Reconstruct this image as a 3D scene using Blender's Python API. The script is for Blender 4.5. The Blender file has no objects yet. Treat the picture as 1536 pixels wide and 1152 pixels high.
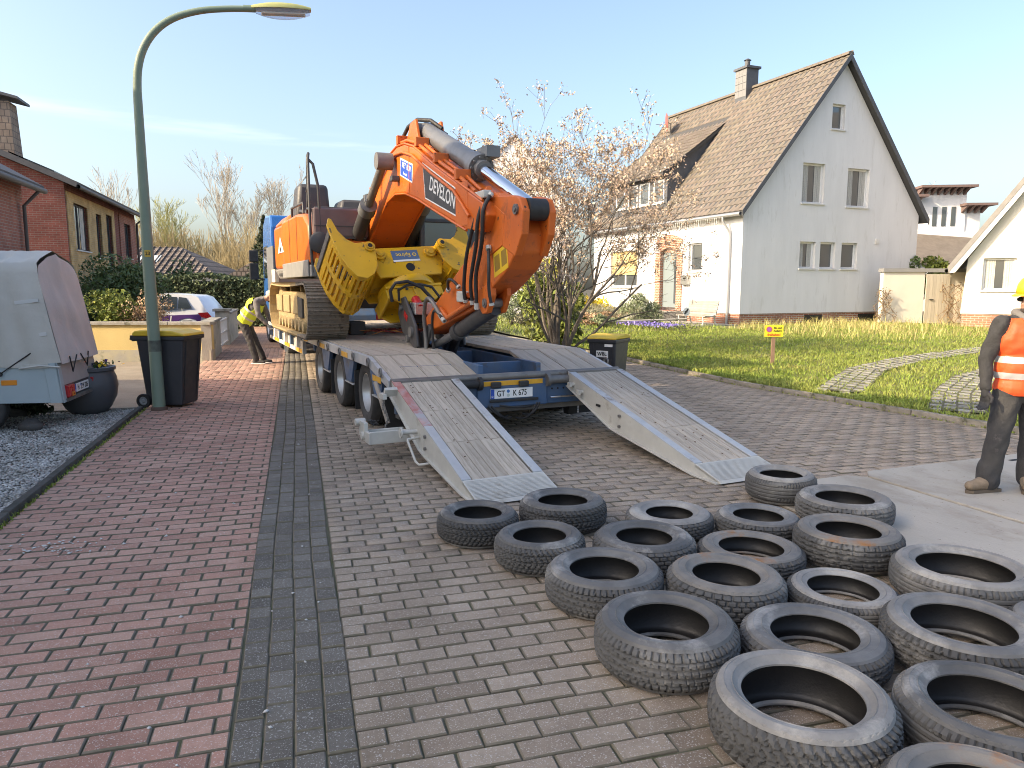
import bpy, bmesh, math, random
import numpy as np
from mathutils import Vector, Matrix
R = math.radians
random.seed(7); NR = np.random.default_rng(7)
scene = bpy.context.scene
col = scene.collection
# ---------------------------------------------------------------- camera, sky, sun, exposure
cam_d = bpy.data.cameras.new('camera'); cam = bpy.data.objects.new('camera', cam_d); col.objects.link(cam)
cam_d.sensor_width = 36.0; cam_d.lens = 36.0 * 1100 / 1536; cam_d.clip_start = 0.05; cam_d.clip_end = 2000
cam.location = (0, 0, 1.68); cam.rotation_euler = (R(90 - 7.66), 0, 0)
scene.camera = cam
SUN_EL = 31.0
sv = Vector((-0.925 * math.cos(R(SUN_EL)), -0.38 * math.cos(R(SUN_EL)), math.sin(R(SUN_EL)))).normalized()
world = bpy.data.worlds.new('World'); scene.world = world; world.use_nodes = True
nt = world.node_tree; nt.nodes.clear()
wo = nt.nodes.new('ShaderNodeOutputWorld'); bg = nt.nodes.new('ShaderNodeBackground')
sky = nt.nodes.new('ShaderNodeTexSky'); sky.sky_type = 'NISHITA'; sky.sun_disc = False
sky.sun_elevation = R(SUN_EL); sky.sun_rotation = math.atan2(sv.x, sv.y)
sky.air_density = 1.0; sky.dust_density = 4.3; sky.ozone_density = 2.0; sky.altitude = 50
bg.inputs[1].default_value = 0.15
# a thin streak of high cloud low over the street
tc = nt.nodes.new('ShaderNodeTexCoord')
def wn(t, **k):
    n = nt.nodes.new(t)
    for a, b in k.items(): setattr(n, a, b)
    return n
sep = wn('ShaderNodeSeparateXYZ'); nt.links.new(tc.outputs['Generated'], sep.inputs[0])
def wmath(op, a, b=None):
    n = wn('ShaderNodeMath', operation=op)
    for i, s in enumerate((a, b)):
        if s is None: continue
        if isinstance(s, (int, float)): n.inputs[i].default_value = s
        else: nt.links.new(s, n.inputs[i])
    return n.outputs[0]
# elevation of the streak falls gently to the right
lin = wmath('ADD', wmath('MULTIPLY', sep.outputs[0], -0.05), 0.168)
dz = wmath('ABSOLUTE', wmath('SUBTRACT', sep.outputs[2], lin))
band = wn('ShaderNodeMapRange', interpolation_type='SMOOTHSTEP')
band.inputs[1].default_value = 0.016; band.inputs[2].default_value = 0.0; band.inputs[3].default_value = 0; band.inputs[4].default_value = 1
nt.links.new(dz, band.inputs[0])
mp = wn('ShaderNodeMapping'); mp.inputs['Scale'].default_value = (5, 5, 60); nt.links.new(tc.outputs['Generated'], mp.inputs[0])
nz = wn('ShaderNodeTexNoise'); nz.inputs['Scale'].default_value = 1.6; nz.inputs['Detail'].default_value = 6; nt.links.new(mp.outputs[0], nz.inputs['Vector'])
nr = wn('ShaderNodeMapRange'); nr.inputs[1].default_value = .42; nr.inputs[2].default_value = .7; nt.links.new(nz.outputs[0], nr.inputs[0])
xr = wn('ShaderNodeMapRange', interpolation_type='SMOOTHSTEP'); xr.inputs[1].default_value = -.02; xr.inputs[2].default_value = -.3; nt.links.new(sep.outputs[0], xr.inputs[0])
fac = wmath('MULTIPLY', wmath('MULTIPLY', wmath('MULTIPLY', band.outputs[0], nr.outputs[0]), xr.outputs[0]), .16)
mx = wn('ShaderNodeMix', data_type='RGBA'); nt.links.new(fac, mx.inputs[0]); nt.links.new(sky.outputs[0], mx.inputs[6])
mx.inputs[7].default_value = (5.2, 5.4, 5.7, 1)
nt.links.new(mx.outputs[2], bg.inputs[0]); nt.links.new(bg.outputs[0], wo.inputs[0])
sl = bpy.data.lights.new('sun', 'SUN'); sl.energy = 2.8; sl.angle = R(0.53); sl.color = (1.0, 0.82, 0.57)
so = bpy.data.objects.new('sun', sl); col.objects.link(so); so.rotation_euler = sv.to_track_quat('Z', 'Y').to_euler(); so.location = (-30, -12, 25)
scene.view_settings.view_transform = 'Standard'; scene.view_settings.look = 'None'
scene.view_settings.gamma = 1; scene.view_settings.use_curve_mapping = False
scene.view_settings.exposure = 1.33
try:
    scene.view_settings.use_white_balance = True; scene.view_settings.white_balance_temperature = 6800
except Exception: pass
scene.render.engine = 'CYCLES'; scene.cycles.filter_width = 1.0; scene.cycles.max_bounces = 6; scene.cycles.transparent_max_bounces = 12
try: scene.cycles.use_denoising = True
except Exception: pass

# ---------------------------------------------------------------- materials
MATS = {}
def mat(name, c, rough=.6, metal=0., c2=None, vs=4., vamt=1., c3=None, s3=1.2, t3=.62, bump=0., bs=60., rnd=0., spec=.5, coat=0., trans=0., stretch=None, spk=None, emit=None, attr=False, aamt=.38):
    """principled material: base c, blotches of c2 (noise vs), patches of c3 (noise s3 above t3), speckles spk=(colour, scale, threshold)"""
    if name in MATS: return MATS[name]
    m = bpy.data.materials.new(name); m.use_nodes = True; MATS[name] = m
    t = m.node_tree; N = t.nodes; L = t.links; p = N['Principled BSDF']
    p.inputs['Roughness'].default_value = rough; p.inputs['Metallic'].default_value = metal
    p.inputs['Specular IOR Level'].default_value = spec
    if coat: p.inputs['Coat Weight'].default_value = coat; p.inputs['Coat Roughness'].default_value = .08
    if trans: p.inputs['Transmission Weight'].default_value = trans
    if emit: p.inputs['Emission Color'].default_value = (*emit[0], 1); p.inputs['Emission Strength'].default_value = emit[1]
    co = N.new('ShaderNodeTexCoord').outputs['Object']
    if stretch:
        mp = N.new('ShaderNodeMapping'); mp.inputs['Scale'].default_value = stretch; L.new(co, mp.inputs[0]); co = mp.outputs[0]
    def noise(s, d=5, r=.6):
        n = N.new('ShaderNodeTexNoise'); n.inputs['Scale'].default_value = s; n.inputs['Detail'].default_value = d; n.inputs['Roughness'].default_value = r
        L.new(co, n.inputs['Vector']); return n.outputs[0]
    def rng(x, a, b, k=1.):
        n = N.new('ShaderNodeMapRange'); n.inputs[1].default_value = a; n.inputs[2].default_value = b; n.inputs[4].default_value = k; L.new(x, n.inputs[0]); return n.outputs[0]
    def mix(f, a, b):
        n = N.new('ShaderNodeMix'); n.data_type = 'RGBA'
        L.new(f, n.inputs[0])
        for i, s in ((6, a), (7, b)):
            if isinstance(s, tuple): n.inputs[i].default_value = (*s, 1)
            else: L.new(s, n.inputs[i])
        return n.outputs[2]
    out = tuple(c)
    f1 = None
    if c2 is not None:
        f1 = rng(noise(vs), .35, .68, vamt); out = mix(f1, out, tuple(c2))
    if attr:
        a = N.new('ShaderNodeAttribute'); a.attribute_name = 'var'
        hs = N.new('ShaderNodeHueSaturation')
        oi0 = N.new('ShaderNodeObjectInfo'); ad0 = N.new('ShaderNodeMath'); ad0.operation = 'ADD'; L.new(a.outputs['Fac'], ad0.inputs[0]); L.new(oi0.outputs['Random'], ad0.inputs[1])
        fr0 = N.new('ShaderNodeMath'); fr0.operation = 'FRACT'; L.new(ad0.outputs[0], fr0.inputs[0])
        v = N.new('ShaderNodeMapRange'); v.inputs[3].default_value = 1 - aamt; v.inputs[4].default_value = 1 + aamt; L.new(fr0.outputs[0], v.inputs[0])
        L.new(v.outputs[0], hs.inputs['Value'])
        h = N.new('ShaderNodeMapRange'); h.inputs[3].default_value = .485; h.inputs[4].default_value = .515
        mu = N.new('ShaderNodeMath'); mu.operation = 'MULTIPLY'; mu.inputs[1].default_value = 7.13; L.new(fr0.outputs[0], mu.inputs[0])
        fr = N.new('ShaderNodeMath'); fr.operation = 'FRACT'; L.new(mu.outputs[0], fr.inputs[0]); L.new(fr.outputs[0], h.inputs[0]); L.new(h.outputs[0], hs.inputs['Hue'])
        if isinstance(out, tuple): hs.inputs['Color'].default_value = (*out, 1)
        else: L.new(out, hs.inputs['Color'])
        out = hs.outputs[0]
    if rnd:
        oi = N.new('ShaderNodeObjectInfo'); hs = N.new('ShaderNodeHueSaturation')
        v = N.new('ShaderNodeMapRange'); v.inputs[3].default_value = 1 - rnd; v.inputs[4].default_value = 1 + rnd; L.new(oi.outputs['Random'], v.inputs[0]); L.new(v.outputs[0], hs.inputs['Value'])
        if isinstance(out, tuple): hs.inputs['Color'].default_value = (*out, 1)
        else: L.new(out, hs.inputs['Color'])
        out = hs.outputs[0]
    if c3 is not None: out = mix(rng(noise(s3, 7, .7), t3 - .06, t3 + .06), out, tuple(c3))
    if spk is not None: out = mix(rng(noise(spk[1], 2, .5), spk[2], spk[2] + .05), out, tuple(spk[0]))
    if isinstance(out, tuple): p.inputs['Base Color'].default_value = (*out, 1)
    else: L.new(out, p.inputs['Base Color'])
    if f1 is not None:
        L.new(rng(noise(vs * 2.3), .3, .7, 1), p.inputs['Roughness'])
        n = p.inputs['Roughness'].links[0].from_node; n.inputs[3].default_value = max(.02, rough - .1); n.inputs[4].default_value = min(1, rough + .1)
    if bump:
        b = N.new('ShaderNodeBump'); b.inputs['Strength'].default_value = min(1, bump); b.inputs['Distance'].default_value = .02
        L.new(noise(bs, 4, .6), b.inputs['Height']); L.new(b.outputs[0], p.inputs['Normal'])
    return m

def glass_mat(name, c=(.02, .03, .035), rough=.03):
    if name in MATS: return MATS[name]
    m = mat(name, c, rough, 0, spec=.9); m.node_tree.nodes['Principled BSDF'].inputs['Coat Weight'].default_value = .6
    return m

def paver_mat(name, cols, spk=(.62, .6, .56)):
    """concrete block: each block its own tint (object random + per-face 'var'), aggregate specks, broad stains"""
    m = bpy.data.materials.new(name); m.use_nodes = True; MATS[name] = m
    t = m.node_tree; N = t.nodes; L = t.links; p = N['Principled BSDF']; p.inputs['Roughness'].default_value = .88; p.inputs['Specular IOR Level'].default_value = .25
    geo = N.new('ShaderNodeNewGeometry').outputs['Position']
    oi = N.new('ShaderNodeObjectInfo'); at = N.new('ShaderNodeAttribute'); at.attribute_name = 'var'
    ad = N.new('ShaderNodeMath'); ad.operation = 'ADD'; L.new(oi.outputs['Random'], ad.inputs[0]); L.new(at.outputs['Fac'], ad.inputs[1])
    fr = N.new('ShaderNodeMath'); fr.operation = 'FRACT'; L.new(ad.outputs[0], fr.inputs[0])
    cr = N.new('ShaderNodeValToRGB'); e = cr.color_ramp.elements
    while len(e) < len(cols): e.new(.5)
    for i, c in enumerate(cols): e[i].position = i / (len(cols) - 1); e[i].color = (*c, 1)
    L.new(fr.outputs[0], cr.inputs[0]); out = cr.outputs[0]
    def noise(s, d, r=.6):
        n = N.new('ShaderNodeTexNoise'); n.inputs['Scale'].default_value = s; n.inputs['Detail'].default_value = d; n.inputs['Roughness'].default_value = r; L.new(geo, n.inputs['Vector']); return n.outputs[0]
    def layer(out, x, a, b, k, c, blend='MIX'):
        r = N.new('ShaderNodeMapRange'); r.inputs[1].default_value = a; r.inputs[2].default_value = b; r.inputs[4].default_value = k; L.new(x, r.inputs[0])
        n = N.new('ShaderNodeMix'); n.data_type = 'RGBA'; n.blend_type = blend; L.new(r.outputs[0], n.inputs[0]); L.new(out, n.inputs[6]); n.inputs[7].default_value = (*c, 1); return n.outputs[2]
    out = layer(out, noise(26, 5, .7), .45, .72, .45, (.6, .59, .58), 'MULTIPLY')
    out = layer(out, noise(1.1, 6, .65), .48, .7, .55, (.62, .6, .6), 'MULTIPLY')
    out = layer(out, noise(.45, 4), .5, .72, .35, (1.7, 1.7, 1.75), 'MULTIPLY')
    mpn = N.new('ShaderNodeMapping'); mpn.inputs['Rotation'].default_value = (0, 0, -R(17)); mpn.inputs['Scale'].default_value = (2.2, .1, 1); L.new(geo, mpn.inputs[0])
    nzt = N.new('ShaderNodeTexNoise'); nzt.inputs['Scale'].default_value = 1; nzt.inputs['Detail'].default_value = 5; L.new(mpn.outputs[0], nzt.inputs['Vector'])
    out = layer(out, nzt.outputs[0], .52, .68, .6, (.66, .64, .62), 'MULTIPLY')     # wheel wear along the street
    out = layer(out, noise(140, 2, .5), .6, .66, .6, spk)
    out = layer(out, noise(5.5, 7, .8), .68, .76, .5, (.08, .07, .06))
    L.new(out, p.inputs['Base Color'])
    b = N.new('ShaderNodeBump'); b.inputs['Strength'].default_value = .55; b.inputs['Distance'].default_value = .006; L.new(noise(160, 3, .7), b.inputs['Height']); L.new(b.outputs[0], p.inputs['Normal'])
    return m

def brick_mat(name, c1, c2, mortar, w=.25, h=.08, ms=.012, rot=None, bump=.5, generated='Object'):
    m = bpy.data.materials.new(name); m.use_nodes = True; MATS[name] = m
    t = m.node_tree; N = t.nodes; L = t.links; p = N['Principled BSDF']; p.inputs['Roughness'].default_value = .85; p.inputs['Specular IOR Level'].default_value = .25
    tcn = N.new('ShaderNodeTexCoord')
    co = tcn.outputs['Object']
    if rot is None:   # wall: choose horizontal axis from the normal, u = x+y works for axis aligned walls in object space
        s = N.new('ShaderNodeSeparateXYZ'); L.new(co, s.inputs[0]); a = N.new('ShaderNodeMath'); a.operation = 'ADD'; L.new(s.outputs[0], a.inputs[0]); L.new(s.outputs[1], a.inputs[1])
        cb = N.new('ShaderNodeCombineXYZ'); L.new(a.outputs[0], cb.inputs[0]); L.new(s.outputs[2], cb.inputs[1]); co = cb.outputs[0]
    br = N.new('ShaderNodeTexBrick'); br.inputs['Scale'].default_value = 1; br.inputs['Brick Width'].default_value = w; br.inputs['Row Height'].default_value = h; br.inputs['Mortar Size'].default_value = ms
    br.inputs['Mortar Smooth'].default_value = .2; br.inputs['Bias'].default_value = 0
    br.inputs['Color1'].default_value = (*c1, 1); br.inputs['Color2'].default_value = (*c2, 1); br.inputs['Mortar'].default_value = (*mortar, 1); L.new(co, br.inputs['Vector'])
    nz = N.new('ShaderNodeTexNoise'); nz.inputs['Scale'].default_value = 1.7; nz.inputs['Detail'].default_value = 8; L.new(tcn.outputs['Object'], nz.inputs['Vector'])
    r = N.new('ShaderNodeMapRange'); r.inputs[1].default_value = .35; r.inputs[2].default_value = .7; r.inputs[3].default_value = 1.1; r.inputs[4].default_value = .72; L.new(nz.outputs[0], r.inputs[0])
    mx = N.new('ShaderNodeMix'); mx.data_type = 'RGBA'; mx.blend_type = 'MULTIPLY'; mx.inputs[0].default_value = 1; L.new(br.outputs[0], mx.inputs[6]); L.new(r.outputs[0], mx.inputs[7])
    L.new(mx.outputs[2], p.inputs['Base Color'])
    b = N.new('ShaderNodeBump'); b.invert = True; b.inputs['Strength'].default_value = bump; b.inputs['Distance'].default_value = .01; L.new(br.outputs['Fac'], b.inputs['Height']); L.new(b.outputs[0], p.inputs['Normal'])
    return m

# ---------------------------------------------------------------- mesh helpers
class MB:
    def __init__(s): s.v = []; s.f = []; s.m = []; s.mi = 0
    def add(s, vs, fs):
        o = len(s.v); s.v += [tuple(x) for x in vs]; s.f += [tuple(i + o for i in q) for q in fs]; s.m += [s.mi] * len(fs); return s
    def bb(s, x0, x1, y0, y1, z0, z1, rot=None, piv=None):
        vs = [Vector(p) for p in ((x0,y0,z0),(x1,y0,z0),(x1,y1,z0),(x0,y1,z0),(x0,y0,z1),(x1,y0,z1),(x1,y1,z1),(x0,y1,z1))]
        if rot is not None:
            c = Vector(piv) if piv is not None else Vector(((x0+x1)/2,(y0+y1)/2,(z0+z1)/2)); vs = [c + rot @ (q - c) for q in vs]
        return s.add(vs, [(3,2,1,0),(4,5,6,7),(0,1,5,4),(1,2,6,5),(2,3,7,6),(3,0,4,7)])
    def taper(s, x0, x1, y0, y1, z0, X0, X1, Y0, Y1, z1):
        vs = ((x0,y0,z0),(x1,y0,z0),(x1,y1,z0),(x0,y1,z0),(X0,Y0,z1),(X1,Y0,z1),(X1,Y1,z1),(X0,Y1,z1))
        return s.add(vs, [(3,2,1,0),(4,5,6,7),(0,1,5,4),(1,2,6,5),(2,3,7,6),(3,0,4,7)])
    def tube(s, pts, r, n=8, caps=True, closed=False):
        pts = [Vector(p) for p in pts]; k = len(pts)
        rs = r if isinstance(r, (list, tuple)) else [r] * k
        up = None; vs = []; fs = []
        for i, p in enumerate(pts):
            if closed: d = pts[(i + 1) % k] - pts[i - 1]
            else: d = pts[min(i + 1, k - 1)] - pts[max(i - 1, 0)]
            if d.length < 1e-9: d = Vector((0, 0, 1))
            d.normalize()
            if up is None:
                up = Vector((0, 0, 1)) if abs(d.z) < .9 else Vector((1, 0, 0))
            a = d.cross(up)
            if a.length < 1e-6: a = d.cross(Vector((.3, .8, .5)))
            a.normalize(); b = a.cross(d).normalized(); up = b
            for j in range(n):
                t = 2 * math.pi * j / n; vs.append(p + (a * math.cos(t) + b * math.sin(t)) * rs[i])
        kk = k if closed else k - 1
        for i in range(kk):
            for j in range(n):
                i2 = (i + 1) % k
                fs.append((i*n+j, i2*n+j, i2*n+(j+1)%n, i*n+(j+1)%n))
        if caps and not closed: fs.append(tuple(range(n))); fs.append(tuple(range((k-1)*n, k*n))[::-1])
        return s.add(vs, fs)
    def cyl(s, p0, p1, r0, r1=None, n=16): return s.tube([p0, p1], [r0, r0 if r1 is None else r1], n)
    def prism(s, poly, axis, a0, a1):
        """closed 2D polygon extruded along axis: x -> (y,z), y -> (x,z), z -> (x,y)"""
        def P(p, a): return {'x': (a, p[0], p[1]), 'y': (p[0], a, p[1]), 'z': (p[0], p[1], a)}[axis]
        n = len(poly); vs = [P(p, a0) for p in poly] + [P(p, a1) for p in poly]
        area = sum(poly[i][0]*poly[(i+1)%n][1]-poly[(i+1)%n][0]*poly[i][1] for i in range(n))
        fl = (area > 0) != (axis == 'y')
        fs = [tuple(range(n))[::-1], tuple(range(n, 2*n))] + [(i, (i+1)%n, n+(i+1)%n, n+i) for i in range(n)]
        if not fl: fs = [q[::-1] for q in fs]
        if (a1 < a0): fs = [q[::-1] for q in fs]
        return s.add(vs, fs)
    def lathe(s, prof, n=24, o=(0,0,0), ax='z', closed=False):
        vs = []; fs = []; k = len(prof)
        for (r, h) in prof:
            for j in range(n):
                t = 2*math.pi*j/n; c, d = r*math.cos(t), r*math.sin(t)
                q = {'z': (c, d, h), 'x': (h, c, d), 'y': (d, h, c)}[ax]
                vs.append((q[0]+o[0], q[1]+o[1], q[2]+o[2]))
        for i in range(k if closed else k-1):
            i2 = (i+1) % k
            for j in range(n): fs.append((i*n+j, i*n+(j+1)%n, i2*n+(j+1)%n, i2*n+j))
        return s.add(vs, fs)
    def ell(s, c, rx, ry, rz, n=14, k=9, rot=None):
        vs = []; fs = []; c = Vector(c)
        for i in range(k + 1):
            a = math.pi*i/k
            for j in range(n):
                t = 2*math.pi*j/n; q = Vector((rx*math.sin(a)*math.cos(t), ry*math.sin(a)*math.sin(t), -rz*math.cos(a)))
                if rot is not None: q = rot @ q
                vs.append(c + q)
        for i in range(k):
            for j in range(n): fs.append((i*n+j, i*n+(j+1)%n, (i+1)*n+(j+1)%n, (i+1)*n+j))
        return s.add(vs, fs)
    def quad(s, *p): return s.add(p, [tuple(range(len(p)))])
    def grid(s, fn, nu, nv):
        vs = [fn(i/nu, j/nv) for j in range(nv+1) for i in range(nu+1)]
        fs = [(j*(nu+1)+i, j*(nu+1)+i+1, (j+1)*(nu+1)+i+1, (j+1)*(nu+1)+i) for j in range(nv) for i in range(nu)]
        return s.add(vs, fs)
    def mesh(s, name, mats):
        me = bpy.data.meshes.new(name); me.from_pydata(s.v, [], s.f)
        for m in (mats if isinstance(mats, (list, tuple)) else [mats]): me.materials.append(m)
        if any(s.m): me.polygons.foreach_set('material_index', s.m)
        me.update(); return me
    def build(s, name, mats, parent=None, smooth=None, bevel=0, loc=None, rotz=None, recalc=False):
        me = s.mesh(name, mats)
        if recalc:
            bm = bmesh.new(); bm.from_mesh(me); bmesh.ops.remove_doubles(bm, verts=bm.verts, dist=1e-5); bmesh.ops.recalc_face_normals(bm, faces=bm.faces); bm.to_mesh(me); bm.free()
        if smooth is not None:
            me.shade_smooth()
            try: me.set_sharp_from_angle(angle=R(smooth))
            except Exception: pass
        o = link(name, me, parent)
        if loc is not None: o.location = loc
        if rotz is not None: o.rotation_euler.z = rotz
        if bevel:
            b = o.modifiers.new('bevel', 'BEVEL'); b.width = bevel; b.segments = 2; b.limit_method = 'ANGLE'; b.angle_limit = R(40)
            if smooth is None: pass
        return o
def link(name, me, parent=None):
    o = bpy.data.objects.new(name, me); col.objects.link(o)
    if parent is not None: o.parent = parent
    return o
def tag(o, label=None, cat=None, group=None, kind=None):
    if label: o['label'] = label
    if cat: o['category'] = cat
    if group: o['group'] = group
    if kind: o['kind'] = kind
    return o
def empty(name, loc=(0,0,0), rz=0., label=None, cat=None, group=None):
    o = link(name, None); o.location = loc; o.rotation_euler.z = rz; o.empty_display_size = .2
    return tag(o, label, cat, group)
def copy_tree(o, parent=None):
    c = o.copy(); col.objects.link(c); c.parent = parent
    for ch in o.children: copy_tree(ch, c)
    return c
def np_mesh(name, V, F, mat_, var=None, parent=None, smooth=False, mi=None):
    """V (n,3), F (m,k) -> object; var = per-face random attribute"""
    me = bpy.data.meshes.new(name); V = np.asarray(V, dtype=np.float32); F = np.asarray(F, dtype=np.int32); m, k = F.shape
    me.vertices.add(len(V)); me.vertices.foreach_set('co', V.ravel()); me.loops.add(m*k); me.loops.foreach_set('vertex_index', F.ravel())
    me.polygons.add(m); me.polygons.foreach_set('loop_start', np.arange(m, dtype=np.int32)*k)
    try: me.polygons.foreach_set('loop_total', np.full(m, k, dtype=np.int32))
    except Exception: pass
    for mm in (mat_ if isinstance(mat_, (list, tuple)) else [mat_]): me.materials.append(mm)
    if mi is not None: me.polygons.foreach_set('material_index', np.asarray(mi, dtype=np.int32))
    me.update(calc_edges=True)
    if var is not None:
        a = me.attributes.new('var', 'FLOAT', 'FACE'); a.data.foreach_set('value', np.asarray(var, dtype=np.float32))
    if smooth: me.shade_smooth()
    return link(name, me, parent)
FONT_CACHE = {}
def txt(s, h, m, parent, M, name='lettering', ext=.0015, sx=1., align='CENTER'):
    cu = bpy.data.curves.new(name, 'FONT'); cu.body = s; cu.size = h; cu.extrude = ext; cu.align_x = align; cu.align_y = 'CENTER'; cu.resolution_u = 3; cu.offset = .012 * h
    o = bpy.data.objects.new('tmp', cu); col.objects.link(o)
    dg = bpy.context.evaluated_depsgraph_get(); me = bpy.data.meshes.new_from_object(o.evaluated_get(dg)); bpy.data.objects.remove(o); bpy.data.curves.remove(cu)
    me.materials.clear(); me.materials.append(m); me.name = name
    me.transform(Matrix.Diagonal((sx, 1, 1, 1)))
    p = link(name, me, parent); p.matrix_local = M; return p
def frame(o, x, y):
    """matrix whose local X and Y axes are the given directions"""
    x = Vector(x).normalized(); y = Vector(y); y = (y - x * y.dot(x)).normalized(); z = x.cross(y)
    return Matrix(((x.x, y.x, z.x, o[0]), (x.y, y.y, z.y, o[1]), (x.z, y.z, z.z, o[2]), (0, 0, 0, 1)))
def jit(a): return (random.random() - .5) * 2 * a

# street frame: a = metres to the right of the street's axis origin, b = metres along the street
SA = R(16.3); SR = Vector((math.cos(SA), math.sin(SA), 0)); SU = Vector((-math.sin(SA), math.cos(SA), 0))
def st(a, b, z=0.): return SR * a + SU * b + Vector((0, 0, z))
# low loader frame
TA = R(25); TR = Vector((math.cos(TA), math.sin(TA), 0)); TU = Vector((-math.sin(TA), math.cos(TA), 0)); TO = Vector((0, 8.2, 0))
def tr(l, s, z=0.): return TO + TR * l + TU * s + Vector((0, 0, z))
def cam_px(p):
    dz = p[2] - 1.68; c, s = math.cos(R(7.66)), math.sin(R(7.66)); d = p[1]*c - dz*s
    if d < .1: return None
    return 768 + 1100*p[0]/d, 576 - 1100*(p[1]*s + dz*c)/d, d
# ================================================================ the ground
m_earth = mat('earth', (.09, .075, .05), .95, c2=(.06, .055, .035), vs=.8, bump=.4, bs=12)
m_lawn = mat('lawn_soil', (.13, .15, .04), .95, c2=(.17, .15, .06), vs=1.3, c3=(.07, .06, .035), s3=.6, t3=.63, bump=.8, bs=25)
m_joint = mat('joint_sand', (.13, .115, .09), .95, c2=(.085, .095, .04), vs=3.5, bump=.6, bs=90)
m_red = paver_mat('red_paver', [(.34, .195, .148), (.44, .245, .185), (.49, .3, .23), (.39, .21, .155), (.47, .295, .225), (.45, .275, .21), (.37, .205, .155)])
m_dark = paver_mat('charcoal_paver', [(.115, .104, .088), (.15, .135, .116), (.19, .173, .148), (.13, .118, .1)], (.5, .5, .47))
m_road = paver_mat('brown_paver', [(.26, .205, .155), (.32, .255, .195), (.37, .302, .233), (.285, .228, .172), (.345, .278, .213), (.38, .31, .24)])
m_farred = brick_mat('far_red_paving', (.46, .28, .19), (.39, .23, .15), (.13, .1, .07), .225, .1125, .006, rot=1, bump=.3)
m_farroad = brick_mat('far_brown_paving', (.36, .275, .2), (.3, .225, .16), (.12, .1, .075), .225, .1125, .006, rot=1, bump=.3)
m_conc = mat('concrete', (.34, .32, .28), .9, c2=(.24, .225, .19), vs=6, c3=(.13, .13, .09), s3=3, t3=.6, bump=.4, bs=70)
m_kerb = mat('old_kerb', (.28, .25, .21), .92, c2=(.18, .165, .13), vs=9, c3=(.06, .065, .03), s3=4, t3=.6, bump=.6, bs=60, rnd=.15)
def pl(pts, x):
    for (a, b), (c, d) in zip(pts, pts[1:]):
        if x <= c: return b + (d - b) * max(0, min(1, (x - a) / (c - a)))
    return pts[-1][1]
KR = [(-4, 9.4), (4, 8.3), (6.5, 7.8), (8.8, 7.44), (10.84, 7.12), (15.2, 7.05), (23, 6.4), (70, 6.0)]
kr = lambda b: pl(KR, b)
A0, A1, A2 = -2.05, -.30, .155
PB = 21.0                                     # paving is laid block by block up to here
def lawn_z(x, y): return .05 + .0065 * max(0, min(y, 32) - 10)
me = MB().quad((-300, -300, -.09), (300, -300, -.09), (300, 300, -.09), (-300, 300, -.09)); tag(me.build('ground', m_earth), kind='structure')

def sheet(name, left, right, b0, b1, mats, z, n=24):
    mb = MB()
    bs = [b0 + (PB - b0) * i / n for i in range(n + 1)] + [PB + (b1 - PB) * i / 12 for i in range(1, 13)]
    for i in range(len(bs) - 1):
        mb.mi = 0 if bs[i] < PB - 1e-6 else 1
        q = [(left(bs[i]), bs[i]), (right(bs[i]), bs[i]), (right(bs[i+1]), bs[i+1]), (left(bs[i+1]), bs[i+1])]
        mb.quad(*[(a, b, z if mb.mi == 0 else z + .006) for a, b in q])
    o = mb.build(name, mats); o.rotation_euler.z = SA; return tag(o, kind='structure')
pavement = sheet('pavement', lambda b: A0, lambda b: A1, -2, 70, [m_joint, m_farred], -.009)
strip = sheet('gutter_strip', lambda b: A1, lambda b: A2, -2, 70, [m_joint, m_farroad], -.0095)
road = sheet('road', lambda b: A2, kr, -4, 70, [m_joint, m_farroad], -.010)

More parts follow.
